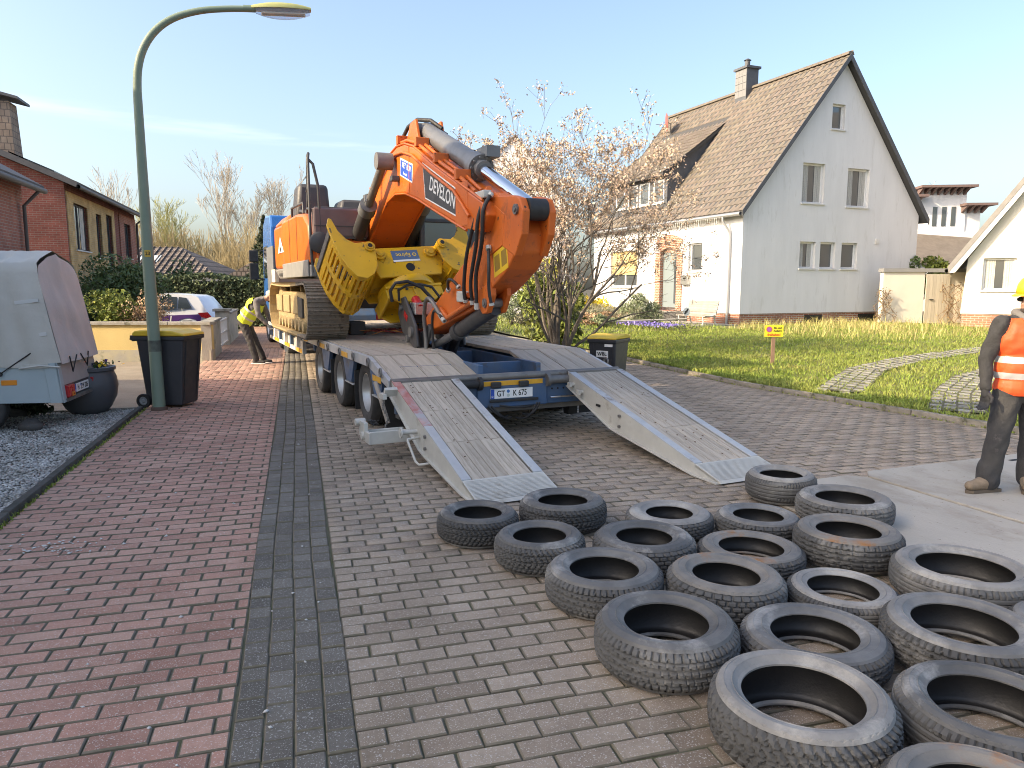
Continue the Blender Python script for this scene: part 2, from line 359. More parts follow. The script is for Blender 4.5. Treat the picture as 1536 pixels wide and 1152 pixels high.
JT, JL = .0045, .0035
def brick_template(lx, ly, ch=.0055, dp=.02):
    x, y = lx/2 - JL, ly/2 - JT; V = []
    for (ex, ey, z) in ((x - ch, y - ch, 0), (x, y, -ch), (x, y, -dp)):
        V += [(-ex, -ey, z), (ex, -ey, z), (ex, ey, z), (-ex, ey, z)]
    F = [(0, 1, 2, 3)]
    for k in (0, 4):
        for j in range(4): F.append((k + 4 + j, k + 4 + (j+1) % 4, k + (j+1) % 4, k + j))
    return np.array(V, np.float32), np.array(F, np.int32)
m_edge = mat('paver_edge', (.22, .18, .14), .95, c2=(.12, .11, .075), vs=4, bump=.4, bs=80)
def lay(parent, items, mat_, nsep=300):
    """items: (a, b, lx, ly) in the street frame; the nsep that show largest become single pavers, the rest one mass"""
    vis = []
    for i, it in enumerate(items):
        p = st(it[0], it[1]); q = cam_px(p)
        ok = q is not None and -40 < q[0] < 1576 and 0 < q[1] < 1200
        vis.append(q[2] if ok else 1e6 + p.length)
    order = sorted(range(len(items)), key=lambda i: vis[i]); sep_ = order[:nsep]; rest = [i for i in order[nsep:] if vis[i] < 1e6 or st(*items[i][:2]).length < 9]
    cache = {}
    for i in sep_:
        a, b, lx, ly = items[i]; key = (round(lx, 2), round(ly, 2))
        if key not in cache:
            V, F = brick_template(lx, ly); me = bpy.data.meshes.new('paver'); me.from_pydata(V.tolist(), [], F.tolist()); me.materials.append(mat_); me.materials.append(m_edge); me.polygons.foreach_set('material_index', [0] + [1]*8); cache[key] = me
        o = link('paver', cache[key], parent); o.location = (a + jit(.0018), b + jit(.0015), jit(.0035)); o.rotation_euler = (jit(.014), jit(.009), jit(.012))
    if rest:
        Vs, Fs, var, off = [], [], [], 0
        for i in rest:
            a, b, lx, ly = items[i]; V, F = brick_template(lx, ly); V = V.copy(); t1, t2 = jit(.009), jit(.014)
            V[:, 2] += jit(.0035) + V[:, 0]*t1 + V[:, 1]*t2; V[:, 0] += a; V[:, 1] += b
            Vs.append(V); Fs.append(F + off); off += 12; var += [random.random()] * 9
        o = np_mesh('further_pavers', np.concatenate(Vs), np.concatenate(Fs), [mat_, m_edge], var, parent, mi=[0, 1, 1, 1, 1, 1, 1, 1, 1]*len(rest)); o['kind'] = 'stuff'
def bond(a0, a1f, b0, b1, L=.225, W=.1125):
    out = []; n = int((b1 - b0) / W)
    for i in range(n):
        b = b0 + (i + .5) * W; a1 = a1f(b); x = a0 - (L / 2 if i % 2 else 0)
        while x < a1 - .02:
            s, e = max(x, a0), min(x + L, a1)
            if e - s > .035: out.append(((s + e) / 2, b, e - s, W))
            x += L
    return out
lay(pavement, bond(A0, lambda b: A1, .2, PB), m_red)
its = []
for c in range(4):
    w = (A2 - A1) / 4; x = A1 + w * (c + .5); b = .2 + (.07 if c % 2 else 0) + random.random() * .03
    while b < PB:
        l = .135 + jit(.018); its.append((x + .007*math.sin(b*.9) + .004*math.sin(b*2.3), b + l/2, w, l)); b += l
lay(strip, its, m_dark)
lay(road, bond(A2, kr, -.5, PB), m_road)

# kerbs, each stone a piece
def kerb(name, pts, w, h, m_, parent_kind='structure', step=1.0, z0=0.):
    root = empty(name); root['kind'] = parent_kind
    acc = 0
    for p, q in zip(pts, pts[1:]):
        p, q = Vector(p), Vector(q); L = (q - p).length; n = max(1, round(L / step)); d = (q - p) / n
        for i in range(n):
            a = p + d * i; ln = d.length - .012
            mb = MB(); mb.taper(0, ln, -w/2, w/2, -.1, .004, ln - .004, -w/2 + .008, w/2 - .008, h)
            o = mb.build('kerb_stone', m_, root, bevel=.006); o.location = (a.x, a.y, z0 + jit(.004)); o.rotation_euler = (jit(.02), 0, math.atan2(d.y, d.x) + jit(.006))
    return root
bsr = [-3, 0, 2, 4, 5.2, 6.5, 7.6, 8.8, 9.8, 10.84, 12, 13.5, 15.2, 18, 20.5, 23, 28, 34, 40]
kerb('kerb_right', [st(kr(b) + .06, b) for b in bsr], .12, .07, m_kerb)
kerb('kerb_left', [st(A0 - .045, b) for b in (2, 4, 6, 8, 10.9)], .08, .045, mat('dark_edging', (.085, .08, .072), .92, c2=(.05, .05, .04), vs=8, bump=.5, rnd=.2))

# lawn on the far side of the road
mb = MB(); bl = [-4 + .75*i for i in range(48)]
for i in range(len(bl) - 1):
    for j in range(16):
        def P(b, t):
            a = kr(b) + .12 + t**1.5 * 34; p = st(a, b); return (p.x, p.y, lawn_z(p.x, p.y) + (.012*math.sin(p.x*2.1)*math.cos(p.y*1.7) if t > 0 else -.02))
        mb.quad(P(bl[i], j/16), P(bl[i], (j+1)/16), P(bl[i+1], (j+1)/16), P(bl[i+1], j/16))
lawn = tag(mb.build('lawn', m_lawn, smooth=60), kind='structure')

# wheel tracks of grid stones across the lawn
TRK = [[(5.02, 11.15), (6.75, 13.9), (8.6, 15.8), (11.4, 17.9), (15.2, 20.3)], [(5.75, 9.35), (6.7, 10.9), (8.0, 12.6), (9.8, 14.3), (12.5, 16.3), (16.0, 18.4)]]
def in_track(x, y, w=.45):
    for t in TRK:
        for (a, b), (c, d) in zip(t, t[1:]):
            L2 = (c-a)**2 + (d-b)**2; k = max(0, min(1, ((x-a)*(c-a) + (y-b)*(d-b)) / L2))
            if (x-a-k*(c-a))**2 + (y-b-k*(d-b))**2 < w*w: return True
    return False
m_grid = mat('grid_stone', (.32, .31, .275), .9, c2=(.2, .195, .165), vs=12, bump=.5, bs=60, rnd=.22)
gs = MB(); gs.taper(-.075, .075, -.075, .075, -.05, -.068, .068, -.068, .068, 0); gs_me = gs.mesh('grid_stone', m_grid)
m_soil = mat('track_soil', (.085, .075, .055), .95, c2=(.12, .12, .05), vs=3, bump=.6, bs=40)
for t in TRK:
    q = MB(); Ls, Rs = [], []
    for i, (a, b) in enumerate(t):
        c, d = t[min(i + 1, len(t) - 1)]; e_, f_ = t[max(i - 1, 0)]; L = math.hypot(c - e_, d - f_); nx_, ny_ = -(d - f_)/L*.35, (c - e_)/L*.35
        Ls.append((a + nx_, b + ny_, lawn_z(a, b) + .017)); Rs.append((a - nx_, b - ny_, lawn_z(a, b) + .017))
    for i in range(len(t) - 1): q.quad(Rs[i], Rs[i + 1], Ls[i + 1], Ls[i])
    root = q.build('grass_grid_track', m_soil); root['kind'] = 'structure'
    cnt = 0; s = 0
    for (a, b), (c, d) in zip(t, t[1:]):
        L = math.hypot(c-a, d-b); ux, uy = (c-a)/L, (d-b)/L; n = int(L / .16)
        for i in range(n):
            s += 1
            for j in range(4):
                if (s + j) % 2: continue
                if cnt >= 145: break
                cnt += 1
                x = a + ux*(i+.5)*L/n - uy*(j-1.5)*.165; y = b + uy*(i+.5)*L/n + ux*(j-1.5)*.165
                o = link('grid_stone', gs_me, root); o.location = (x, y, lawn_z(x, y) + .028 + jit(.006)); o.rotation_euler = (jit(.04), jit(.04), math.atan2(uy, ux) + jit(.04))
# grass: short turf and tall dry tufts
m_grass = mat('grass_blade', (.19, .26, .045), .7, c2=(.27, .29, .075), vs=.9, c3=(.32, .25, .1), s3=.5, t3=.66, spec=.2, attr=True)
m_tall = mat('dry_tall_grass', (.5, .41, .19), .75, c2=(.36, .35, .11), vs=1.2, spec=.2, attr=True)
def blades(name, pts, hmin, hmax, w, lean, m_, label, kind='stuff', cat=None, parent=None):
    n = len(pts); P = np.array(pts, np.float32); h = NR.uniform(hmin, hmax, n)[:, None]; th = NR.uniform(0, 2*np.pi, n); d = np.stack([np.cos(th), np.sin(th), np.zeros(n)], 1)
    th2 = NR.uniform(0, 2*np.pi, n); ld = np.stack([np.cos(th2), np.sin(th2), np.zeros(n)], 1) * NR.uniform(.1, lean, n)[:, None]
    up = np.array([[0, 0, 1.]]); ww = w * NR.uniform(.6, 1.4, n)[:, None]
    b0 = P - d*ww; b1 = P + d*ww; m0 = P + up*h*.55 + ld*h*.3 - d*ww*.7; m1 = P + up*h*.55 + ld*h*.3 + d*ww*.7; tp = P + up*h*(1 - .25*np.linalg.norm(ld, axis=1)[:, None]) + ld*h
    V = np.stack([b0, b1, m1, m0, tp, tp + d*ww*.15], 1).reshape(-1, 3); i = np.arange(n)[:, None]*6
    F = np.concatenate([i + [0, 1, 2, 3], i + [3, 2, 5, 4]], 0); v = NR.random(n)
    o = np_mesh(name, V, F, m_, np.concatenate([v, v]), parent); tag(o, label, cat, kind=kind); return o
HA = R(23); HR = Vector((math.cos(HA), math.sin(HA), 0)); HU = Vector((-math.sin(HA), math.cos(HA), 0)); HO = Vector((8.65, 28.0, 0))
def house_d(x, y):  # metres in front of the gable wall
    return -((x - HO.x)*HU.x + (y - HO.y)*HU.y)
pts, tall = [], []
while len(pts) < 100000:
    b = random.uniform(1, 27); a = kr(b) + .08 + random.random()**1.6 * 17; p = st(a, b)
    q = cam_px(p)
    if q is None or q[0] > 1750 or q[0] < 800: continue
    hd = house_d(p.x, p.y)
    hl = (p.x - HO.x)*HR.x + (p.y - HO.y)*HR.y
    if hd < .1 or (hl < -.2 and hd < 1.6): continue
    if in_track(p.x, p.y, .33) and random.random() < .8: continue
    pts.append((p.x, p.y, lawn_z(p.x, p.y)))
    if hd < 8 and hl > -2.0 and random.random() < .4 * (1 - hd/11) * (.5 + .5*math.sin(p.x*1.3 + p.y)*math.sin(p.y*.9)): tall.append((p.x, p.y, lawn_z(p.x, p.y)))
blades('grass', pts, .03, .085, .008, 1.1, m_grass, 'short green lawn grass beside the road', cat='grass')
blades('tall_grass', tall, .15, .42, .007, 1.1, m_tall, 'tall dry straw-coloured grass before the white gable wall', cat='grass')
# weeds along the kerb joints
pts = []
for _ in range(1500):
    b = random.uniform(3, 18); p = st(kr(b) - .01 + random.random()*.03, b); pts.append((p.x, p.y, 0))
for _ in range(700):
    b = random.uniform(3, 11); p = st(A0 + random.random()*.03, b); pts.append((p.x, p.y, 0))
blades('weeds', pts, .01, .045, .006, 1.2, m_grass, 'small weeds growing in the kerb joints', cat='weeds')

# gravel front yard on the left, sandy forecourt behind it
m_gbase = mat('gravel_base', (.2, .185, .165), .95, c2=(.08, .072, .06), vs=2.2, bump=.7, bs=60)
mb = MB(); mb.quad(*[tuple(st(a, b, -.004)) for a, b in ((-9, -1), (A0 - .08, -1), (A0 - .08, 11), (-9, 11))]); tag(mb.build('gravel_bed', m_gbase), kind='structure')
m_sand = mat('sandy_forecourt', (.29, .25, .19), .93, c2=(.22, .185, .14), vs=1.5, bump=.5, bs=60, spk=((.42, .39, .33), 90, .66))
mb = MB(); mb.quad(*[tuple(st(a, b, -.008)) for a, b in ((-14, 11), (A0, 11), (A0, 17.9), (-14, 17.9))]); tag(mb.build('forecourt', m_sand), kind='structure')
kerb('edging', [st(-6.5, 10.95), st(A0 - .1, 10.95)], .07, .03, m_kerb)
V0 = np.array([(1, 0, 0), (-1, 0, 0), (0, 1, 0), (0, -1, 0), (0, 0, .7), (0, 0, -.7)], np.float32); F0 = np.array([(0, 2, 4), (2, 1, 4), (1, 3, 4), (3, 0, 4), (2, 0, 5), (1, 2, 5), (3, 1, 5), (0, 3, 5)])
def stones(name, pos, rmin, rmax, m_, label, cat='gravel'):
    n = len(pos); P = np.array(pos, np.float32)[:, None, :]; s = NR.uniform(rmin, rmax, (n, 1, 1)) * NR.uniform(.6, 1.3, (n, 1, 3)); s[..., 2] *= .7
    th = NR.uniform(0, 6.28, n); c, d = np.cos(th), np.sin(th); V = V0[None] * s + NR.uniform(-.25, .25, (n, 6, 3)) * s
    X = V[..., 0]*c[:, None] - V[..., 1]*d[:, None]; Y = V[..., 0]*d[:, None] + V[..., 1]*c[:, None]; V = np.stack([X, Y, V[..., 2]], -1) + P
    F = (F0[None] + np.arange(n)[:, None, None]*6).reshape(-1, 3); o = np_mesh(name, V.reshape(-1, 3), F, m_, np.repeat(NR.random(n), 8)); tag(o, label, cat, kind='stuff')
m_grav = mat('gravel_stone', (.5, .49, .465), .8, c2=(.24, .215, .18), vs=1.6, attr=True)
pos = []
while len(pos) < 15000:
    b = random.uniform(3.5, 10.9); a = A0 - .09 - random.random()**1.4*3.6; p = st(a, b)
    q = cam_px(p)
    if q is None or q[0] < -60: continue
    pos.append((p.x, p.y, random.random()*.012))
stones('gravel', pos, .008, .022, m_grav, 'grey and white gravel of the front yard')
pos = [tuple(Vector((-2.95 + random.gauss(0, .16), 4.55 + random.gauss(0, .09), .008))) for _ in range(60)] + [tuple(st(random.uniform(A0, A2), random.uniform(1.8, 8), .006)) for _ in range(60)]
stones('loose_gravel', pos, .005, .015, mat('white_chip', (.55, .54, .52), .8), 'loose white gravel chips scattered on the red pavement')
# ================================================================ tyres laid out on the road
m_tread = mat('tread_rubber', (.06, .059, .057), .72, c2=(.095, .092, .087), vs=3, c3=(.2, .19, .172), s3=2.5, t3=.62, rnd=.3)
m_side = mat('sidewall_rubber', (.1, .099, .097), .62, c2=(.18, .175, .166), vs=5, c3=(.29, .28, .262), s3=3.2, t3=.6, bump=.12, bs=80, rnd=.35)
m_side2 = mat('muddy_sidewall', (.17, .165, .157), .78, c2=(.25, .24, .225), vs=6, c3=(.36, .345, .315), s3=3.5, t3=.58, bump=.15, bs=80, rnd=.2)
m_side3 = mat('rust_stained_sidewall', (.14, .135, .127), .7, c2=(.23, .21, .185), vs=5, c3=(.28, .13, .045), s3=3.0, t3=.63, bump=.15, bs=80)
m_liner = mat('inner_liner', (.012, .012, .013), .5, c2=(.02, .019, .018), vs=8, bump=.1, bs=90)
def tyre(loc, D, W, hole, style, seed, label, side, tilt=(0, 0)):
    rnd = random.Random(seed); root = empty('tyre', loc, rnd.random()*6.28, label, 'tyre', 'old tyres laid out on the road before the ramps'); root.rotation_euler = (tilt[0], tilt[1], root.rotation_euler.z)
    Ro = D/2; Rb = hole/2; N = 300 if loc[1] < 3.9 else 220; hs = W/2
    # tread: rows across the width with grooves cut into the surface
    rows = 24; crown = .012; mb = MB(); V = []
    for i in range(rows + 1):
        t = i/rows*2 - 1; zz = t*hs*.80; base = Ro - crown*t*t - (.016*max(0, abs(t)-.78)/.22)
        for j in range(N):
            u = j/N; g = 0.
            at = abs(t)
            if style == 0:      # winter: V-shaped lugs, sipes
                k = (u*52 + at*1.6) % 1; g = .009 if k < .26 else 0
                if at < .07 or abs(at - .5) < .04: g = .009
                elif (u*208 + at*3) % 1 < .25: g = max(g, .002)
            elif style == 1:    # summer: circumferential grooves, short shoulder cuts
                g = .008 if min(abs(at - .2), abs(at - .56)) < .05 else 0
                if at > .6 and (u*64 + at*.5) % 1 < .2: g = .0085
                if at < .6 and (u*64 + t*.9) % 1 < .16: g = max(g, .006)
            elif style == 2:    # block pattern zigzag
                k = (u*40 + (.5 if int((t + 1)*3) % 2 else 0)) % 1; g = .009 if k < .22 else 0
                if abs(((t + 1)*3) % 1 - .5) > .42: g = .008
            else:               # worn: faint grooves
                g = .004 if min(abs(at - .15), abs(at - .5)) < .04 else 0
                if at > .58 and (u*72 + at*.3) % 1 < .22: g = .007
            r = base - g*1.5; th = 2*math.pi*u; V.append((r*math.cos(th), r*math.sin(th), hs + zz))
    F = [(i*N + j, i*N + (j+1) % N, (i+1)*N + (j+1) % N, (i+1)*N + j) for i in range(rows) for j in range(N)]
    mb.add(V, F); mb.build('tread', m_tread, root, smooth=28)
    rs = Ro - crown - .016; z1 = hs*.80
    def sw(sg):
        H = rs - Rb
        prof = [(rs, z1), (rs - H*.07, hs*.93), (rs - H*.10, hs*.945), (rs - H*.12, hs*.955), (rs - H*.3, hs*1.02), (rs - H*.33, hs*1.032), (rs - H*.36, hs*1.025), (rs - H*.5, hs*1.03), (rs - H*.66, hs*.99), (rs - H*.69, hs*.995), (rs - H*.72, hs*.975), (rs - H*.84, hs*.9), (rs - H*.93, hs*.84), (Rb + .002, hs*.83), (Rb - .006, hs*.79), (Rb - .006, hs*.72), (Rb + .006, hs*.66)]
        return [(r, hs + sg*z) for r, z in prof], prof[-1]
    for sg in (1, -1):
        p, e = sw(sg); q = MB(); ns = 192; kk = len(p); V = []; nl = (52, 64, 40, 72)[style]
        for i, (r, z) in enumerate(p):
            for j in range(ns):
                u = j/ns; dz = 0
                if i in (1, 2): dz = -.006 if (u*nl + (.8 if style == 0 else .3)) % 1 < .24 else 0      # shoulder lugs run down into the flank
                elif i in (4, 5): dz = .0018
                elif i in (9,): dz = .002
                elif i == 7: dz = .0015 if (u*5) % 1 < .42 and (u*120) % 1 < .55 else 0             # worn raised moulding
                th = 2*math.pi*u; V.append((r*math.cos(th), r*math.sin(th), z + sg*dz))
        F = [(i*ns + j, i*ns + (j + 1) % ns, (i + 1)*ns + (j + 1) % ns, (i + 1)*ns + j) for i in range(kk - 1) for j in range(ns)]
        if sg > 0: F = [f[::-1] for f in F]
        q.add(V, F); q.build('sidewall', side, root, smooth=24)
    H = rs - Rb; q = MB(); q.lathe([(Rb + .006, hs - hs*.66), (Rb + H*.3, hs - hs*.86), (Rb + H*.65, hs - hs*.9), (rs - .012, hs - hs*.7), (rs - .006, hs), (rs - .012, hs + hs*.7), (Rb + H*.65, hs + hs*.9), (Rb + H*.3, hs + hs*.86), (Rb + .006, hs + hs*.66)][::-1], 64)
    q.build('inner_liner', m_liner, root, smooth=60)
    return root
TY = [  # x, y (top centre), D, W, hole/D, style, material, label
 (-0.23, 4.76, 0.555, .2, .60, 0, m_side, 'dark winter tyre at the outer end, just below the foot of the left ramp'),
 (0.36, 5.02, 0.622, .21, .58, 0, m_side, 'lugged black tyre touching the foot of the left ramp'),
 (0.17, 4.3, 0.56, .205, .60, 0, m_side, 'tyre second from the left edge of the layout, directly before the ramp-foot tyre'),
 (0.807, 4.317, 0.627, .19, .56, 2, m_side, 'low black tyre with zigzag lugs between the ramp-foot tyre and the pale chunky ones'),
 (1.08, 4.869, 0.598, .16, .55, 2, m_side2, 'pale mud-grey tyre lying alone in the gap between both ramps'),
 (1.658, 4.782, 0.565, .17, .60, 1, m_side, 'small low tyre just in front of the tyre at the foot of the right ramp'),
 (2.12, 5.63, 0.54, .22, .62, 3, m_side2, 'small worn tyre standing tall right beside the tip of the right ramp'),
 (2.36, 5.05, 0.656, .2, .61, 1, m_side2, 'dusty grey tyre at the edge of the steel plates, behind the rust-tinged one'),
 (2.059, 4.331, 0.637, .21, .60, 1, m_side3, 'grey tyre with a brownish bead next to the steel plate, mid row'),
 (1.432, 4.228, 0.627, .15, .62, 1, m_side3, 'flat grey tyre with a rusty ring around its opening'),
 (0.494, 3.763, 0.637, .21, .60, 1, m_side, 'black road tyre with a small white mark on its sidewall'),
 (1.121, 3.686, 0.618, .21, .58, 2, m_side3, 'chunky off-road tyre with pale sidewall and orange rust on its bead'),
 (1.722, 3.645, 0.56, .14, .64, 3, m_side2, 'low narrow tyre squeezed between the chunky tyre and the big grey tyre'),
 (2.418, 3.757, 0.714, .2, .66, 3, m_side2, 'large evenly grey worn tyre with a wide opening by the steel plate'),
 (0.69, 3.11, 0.642, .23, .60, 1, m_side, 'thick black tyre nearest to the open pavement on the outer row'),
 (1.351, 3.096, 0.642, .17, .60, 1, m_side, 'glossy black tyre with a concave sidewall behind the biggest winter tyre'),
 (2.009, 3.099, 0.666, .2, .64, 1, m_side, 'wet-looking black tyre with dried mud smears near the picture edge'),
 (1.062, 2.507, 0.666, .235, .66, 0, m_side2, 'biggest winter tyre with deep V-shaped tread in the foreground'),
 (1.747, 2.493, 0.647, .2, .66, 3, m_side, 'smooth black tyre behind the cropped corner tyre, mud on its flank'),
 (1.403, 1.959, 0.618, .21, .64, 3, m_side3, 'cropped tyre with a rusty-brown sidewall in the bottom corner of the picture'),
 (2.55, 3.2, 0.46, .16, .58, 1, m_side2, 'small grey tyre cut off by the picture edge in the middle row')]
for i, (x, y, D, W, hr, stl, sm, lb) in enumerate(TY):
    onp = x > 1.95 and y > 3.0
    tyre((x, y, .021 if onp else .003), D, W*.93, D*hr, stl, i + 3, lb, sm, (R(random.uniform(-1.0, 1.0)), R(random.uniform(-1, 1))))

# steel road plates
m_steel = mat('road_plate_steel', (.43, .395, .34), .8, .0, c2=(.36, .33, .28), vs=1.1, c3=(.3, .265, .215), s3=1.0, t3=.6, bump=.3, bs=35, stretch=(1.3, .8, 1), spk=((.24, .21, .17), 34, .69))
PE1 = Vector((.935, .355, 0)); PE2 = Vector((.355, -.935, 0))
def plate(o, w, l, lab, th=.018):
    root = empty('road_plate', o, math.atan2(PE1.y, PE1.x), lab, 'steel plate', 'steel plates laid over the road')
    mb = MB(); c = .12; mb.prism([(c, 0), (w - c, 0), (w, -c), (w, -l + c), (w - c, -l), (c, -l), (0, -l + c), (0, -c)], 'z', .001, th); mb.build('plate', m_steel, root, bevel=.003)
    hm = mat('slot_black', (.01, .01, .01), .9)
    for (x, y) in ((w*.5, -.18), (w - .2, -l*.5), (.2, -l*.42), (w*.5, -l + .2)):
        q = MB(); q.bb(x - .09, x + .09, y - .022, y + .022, th - .004, th + .0015); q.build('lifting_slot', hm, root)
plate((3.1, 6.42, 0), 3.6, 5.0, 'pale steel road plate under the boots of the man in the orange vest')
plate(tuple(Vector((3.1, 6.42, 0)) - PE1*1.32 - PE2*(-.05)), 1.27, 4.6, 'scuffed steel road plate running along and under the tyres')
# ================================================================ low loader with ramps
m_blue = mat('chassis_blue', (.05, .11, .22), .55, c2=(.085, .12, .175), vs=4, c3=(.09, .08, .07), s3=3.5, t3=.63, bump=.08, bs=40)
m_galv = mat('galvanised_steel', (.47, .46, .42), .6, .12, c2=(.56, .55, .5), vs=5, c3=(.33, .3, .25), s3=2.5, t3=.64, bump=.06, bs=60)
m_galvb = mat('worn_blue_grey_rail', (.42, .44, .46), .5, .2, c2=(.5, .51, .51), vs=6, c3=(.25, .22, .2), s3=4, t3=.63)
m_railred = mat('worn_red_rail', (.42, .13, .11), .5, .1, c2=(.5, .35, .32), vs=7, c3=(.4, .4, .41), s3=4, t3=.58)
m_plank = mat('weathered_plank', (.5, .44, .365), .88, c2=(.4, .35, .285), vs=3, c3=(.27, .225, .175), s3=1.1, t3=.6, bump=.5, bs=30, stretch=(9, .9, 9), rnd=.12)
m_blk = mat('black_rubber', (.02, .02, .021), .6, c2=(.035, .034, .033), vs=6, bump=.1)
m_tyrew = mat('truck_tyre', (.035, .034, .033), .75, c2=(.075, .072, .068), vs=4, bump=.2, bs=70)
m_rim = mat('silver_rim', (.55, .55, .54), .38, .7, c2=(.4, .39, .37), vs=5)
m_yel = mat('reflective_yellow', (.75, .4, .03), .4, c2=(.6, .3, .03), vs=8, c3=(.3, .2, .08), s3=6, t3=.66)
m_white = mat('white_paint', (.72, .71, .68), .5, c2=(.6, .585, .55), vs=5)
m_rust = mat('rusty_steel', (.12, .075, .05), .75, .3, c2=(.2, .13, .085), vs=8, bump=.3)
m_greyst = mat('dirty_steel', (.17, .165, .16), .55, .5, c2=(.25, .235, .215), vs=5, c3=(.12, .08, .05), s3=4, t3=.66, bump=.1)
m_red = mat('red_reflector', (.5, .02, .02), .3, c2=(.4, .015, .02), vs=9)
m_ink = mat('black_ink', (.012, .012, .012), .6)
m_ltwht = mat('plate_white', (.8, .8, .78), .45)
def road_wheel(parent, x, y, r, w, side, name='wheel'):
    """side -1: outer face to -x"""
    e = empty(name); e.parent = parent; e.location = (x, y, r)
    s = side; q = MB(); q.lathe([(r*.60, -w*.42), (r*.68, -w*.5), (r*.9, -w*.5), (r*.97, -w*.42), (r, -w*.3), (r, -w*.12), (r - .012, -w*.11), (r - .012, -w*.06), (r, -w*.05), (r, w*.05), (r - .012, w*.06), (r - .012, w*.11), (r, w*.12), (r, w*.3), (r*.97, w*.42), (r*.9, w*.5), (r*.6, w*.42)][::-1], 40, ax='x'); q.build('tyre', m_tyrew, e, smooth=35)
    q = MB(); q.lathe([(r*.61, s*w*.43), (r*.585, s*w*.44), (r*.56, s*w*.3), (r*.52, s*w*.12), (r*.38, s*w*.02), (r*.3, s*w*.05), (r*.27, s*w*.2), (r*.2, s*w*.24), (.001, s*w*.25)][::(1 if s > 0 else -1)], 32, ax='x'); q.build('rim', m_rim, e, smooth=40)
    q = MB()
    for k in range(10):
        a = 2*math.pi*k/10; q.cyl((s*w*.03, r*.34*math.cos(a), r*.34*math.sin(a)), (s*w*.12, r*.34*math.cos(a), r*.34*math.sin(a)), .014, n=6)
    q.build('wheel_nuts', m_greyst, e)
    return e
def number_plate(parent, M, left, right_, W=.52, H=.11, eu=True):
    e = empty('number_plate'); e.parent = parent; e.matrix_local = M
    q = MB(); q.bb(-W/2, W/2, -H/2, H/2, -.006, 0); q.build('plate', m_ltwht, e, bevel=.004)
    q = MB(); q.bb(-W/2 + .002, -W/2 + .045, -H/2 + .002, H/2 - .002, 0, .0012); q.build('country_band', mat('euro_blue', (.02, .08, .42), .4), e)
    txt('D', .03, m_ltwht, e, frame((-W/2 + .022, -.03, .0013), (1, 0, 0), (0, 1, 0)))
    txt(left, .092, m_ink, e, frame((-W/2 + .125, -.002, .0003), (1, 0, 0), (0, 1, 0)), sx=.82)
    txt(right_, .092, m_ink, e, frame((W/2 - .16, -.002, .0003), (1, 0, 0), (0, 1, 0)), sx=.78)
    for k, (c, zz) in enumerate((((.05, .16, .4), .024), ((.5, .55, .5), -.022))):
        q = MB(); q.cyl((-W/2 + .215, zz, 0), (-W/2 + .215, zz, .0015), .019, n=16); q.build('seal', mat('seal%s' % 'ab'[k], c, .5), e)
    return e
LL = empty('low_loader', TO, TA, 'blue low loader trailer with plank deck and two lowered galvanised ramps', 'trailer')
DZ = .875; RZ = .69; HW = 1.41
# chassis rails and cross members
q = MB()
for s in (-1, 1):
    q.bb(s*.36 - .03, s*.36 + .03, .05, 10.6, .42, .80)
    q.bb(s*.36 - .1, s*.36 + .1, .05, 10.6, .40, .425)
for y in (.5, 2.05, 3.55, 5.05, 6.5, 8.0, 9.5): q.bb(-1.3, 1.3, y - .04, y + .04, .60, .78)
q.build('chassis', m_blue, LL, bevel=.006)
q = MB(); q.bb(-.335, .335, .1, 3.1, .43, .455); q.bb(-.335, .335, 3.1, 3.16, .43, .85); q.bb(-.33, .33, .02, .08, .43, .66); q.build('centre_well', m_blue, LL)
q = MB()
for i in range(26):
    y = .35 + i*.09; o = Vector((.12 + .05*math.sin(i*.9), y, .475)); a = i % 2
    q.tube([o + Vector((.022*math.cos(t) if a else .008*math.sin(t)*0, .034*math.sin(t), .022*math.cos(t) if not a else 0)) for t in [k*math.pi/4 for k in range(8)]], .008, 5, closed=True)
q.build('chain', m_rust, LL, smooth=60)
# side rim beams
for s in (-1, 1):
    q = MB(); q.prism([(.9, DZ - .01), (10.2, DZ - .01), (10.2, DZ - .13), (.9, DZ - .13), (.05, RZ - .10), (.05, RZ - .005)], 'x', s*HW, s*(HW - .05)); q.build('side_beam', m_galvb, LL, bevel=.004)
    for i, y in enumerate((.35, 1.98, 3.52, 4.98)):
        q = MB(); q.bb(s*(HW + .003) - .002, s*(HW + .003) + .002, y, y + .36, DZ - .12 - (.14 if y < .5 else 0), DZ - .055 - (.14 if y < .5 else 0)); q.build('reflector_strip', m_yel, LL)
    # fender brackets and lashing rings between the wheels
    for y in (.62, 2.05, 3.55):
        q = MB(); q.prism([(y - .32, .74), (y + .32, .74), (y + .14, .45), (y - .14, .45)], 'x', s*(HW - .02), s*(HW - .07)); q.build('fender_bracket', m_blue, LL, bevel=.005)
        q = MB(); q.bb(s*(HW - .36), s*(HW - .02), y - .24, y + .24, .42, .435); q.build('fender_plate', m_galvb, LL)
        q = MB(); q.bb(s*(HW - .34), s*(HW - .03), y - .30, y - .285, .12, .62); q.build('mud_flap', m_blk, LL)
    for y in (.30, .85, 1.6, 2.4, 3.2, 3.9):
        q = MB(); q.tube([Vector((s*(HW + .02), y + .045*math.cos(t), DZ - (.13 if y < .8 else .07) + .045*math.sin(t))) for t in [k*math.pi/5 for k in range(10)]], .011, 6, closed=True); q.build('lashing_ring', m_greyst, LL, smooth=60)
    for y in (1.3, 2.8, 4.3): road_wheel(LL, s*(HW - .19), y, .39, .27, s)
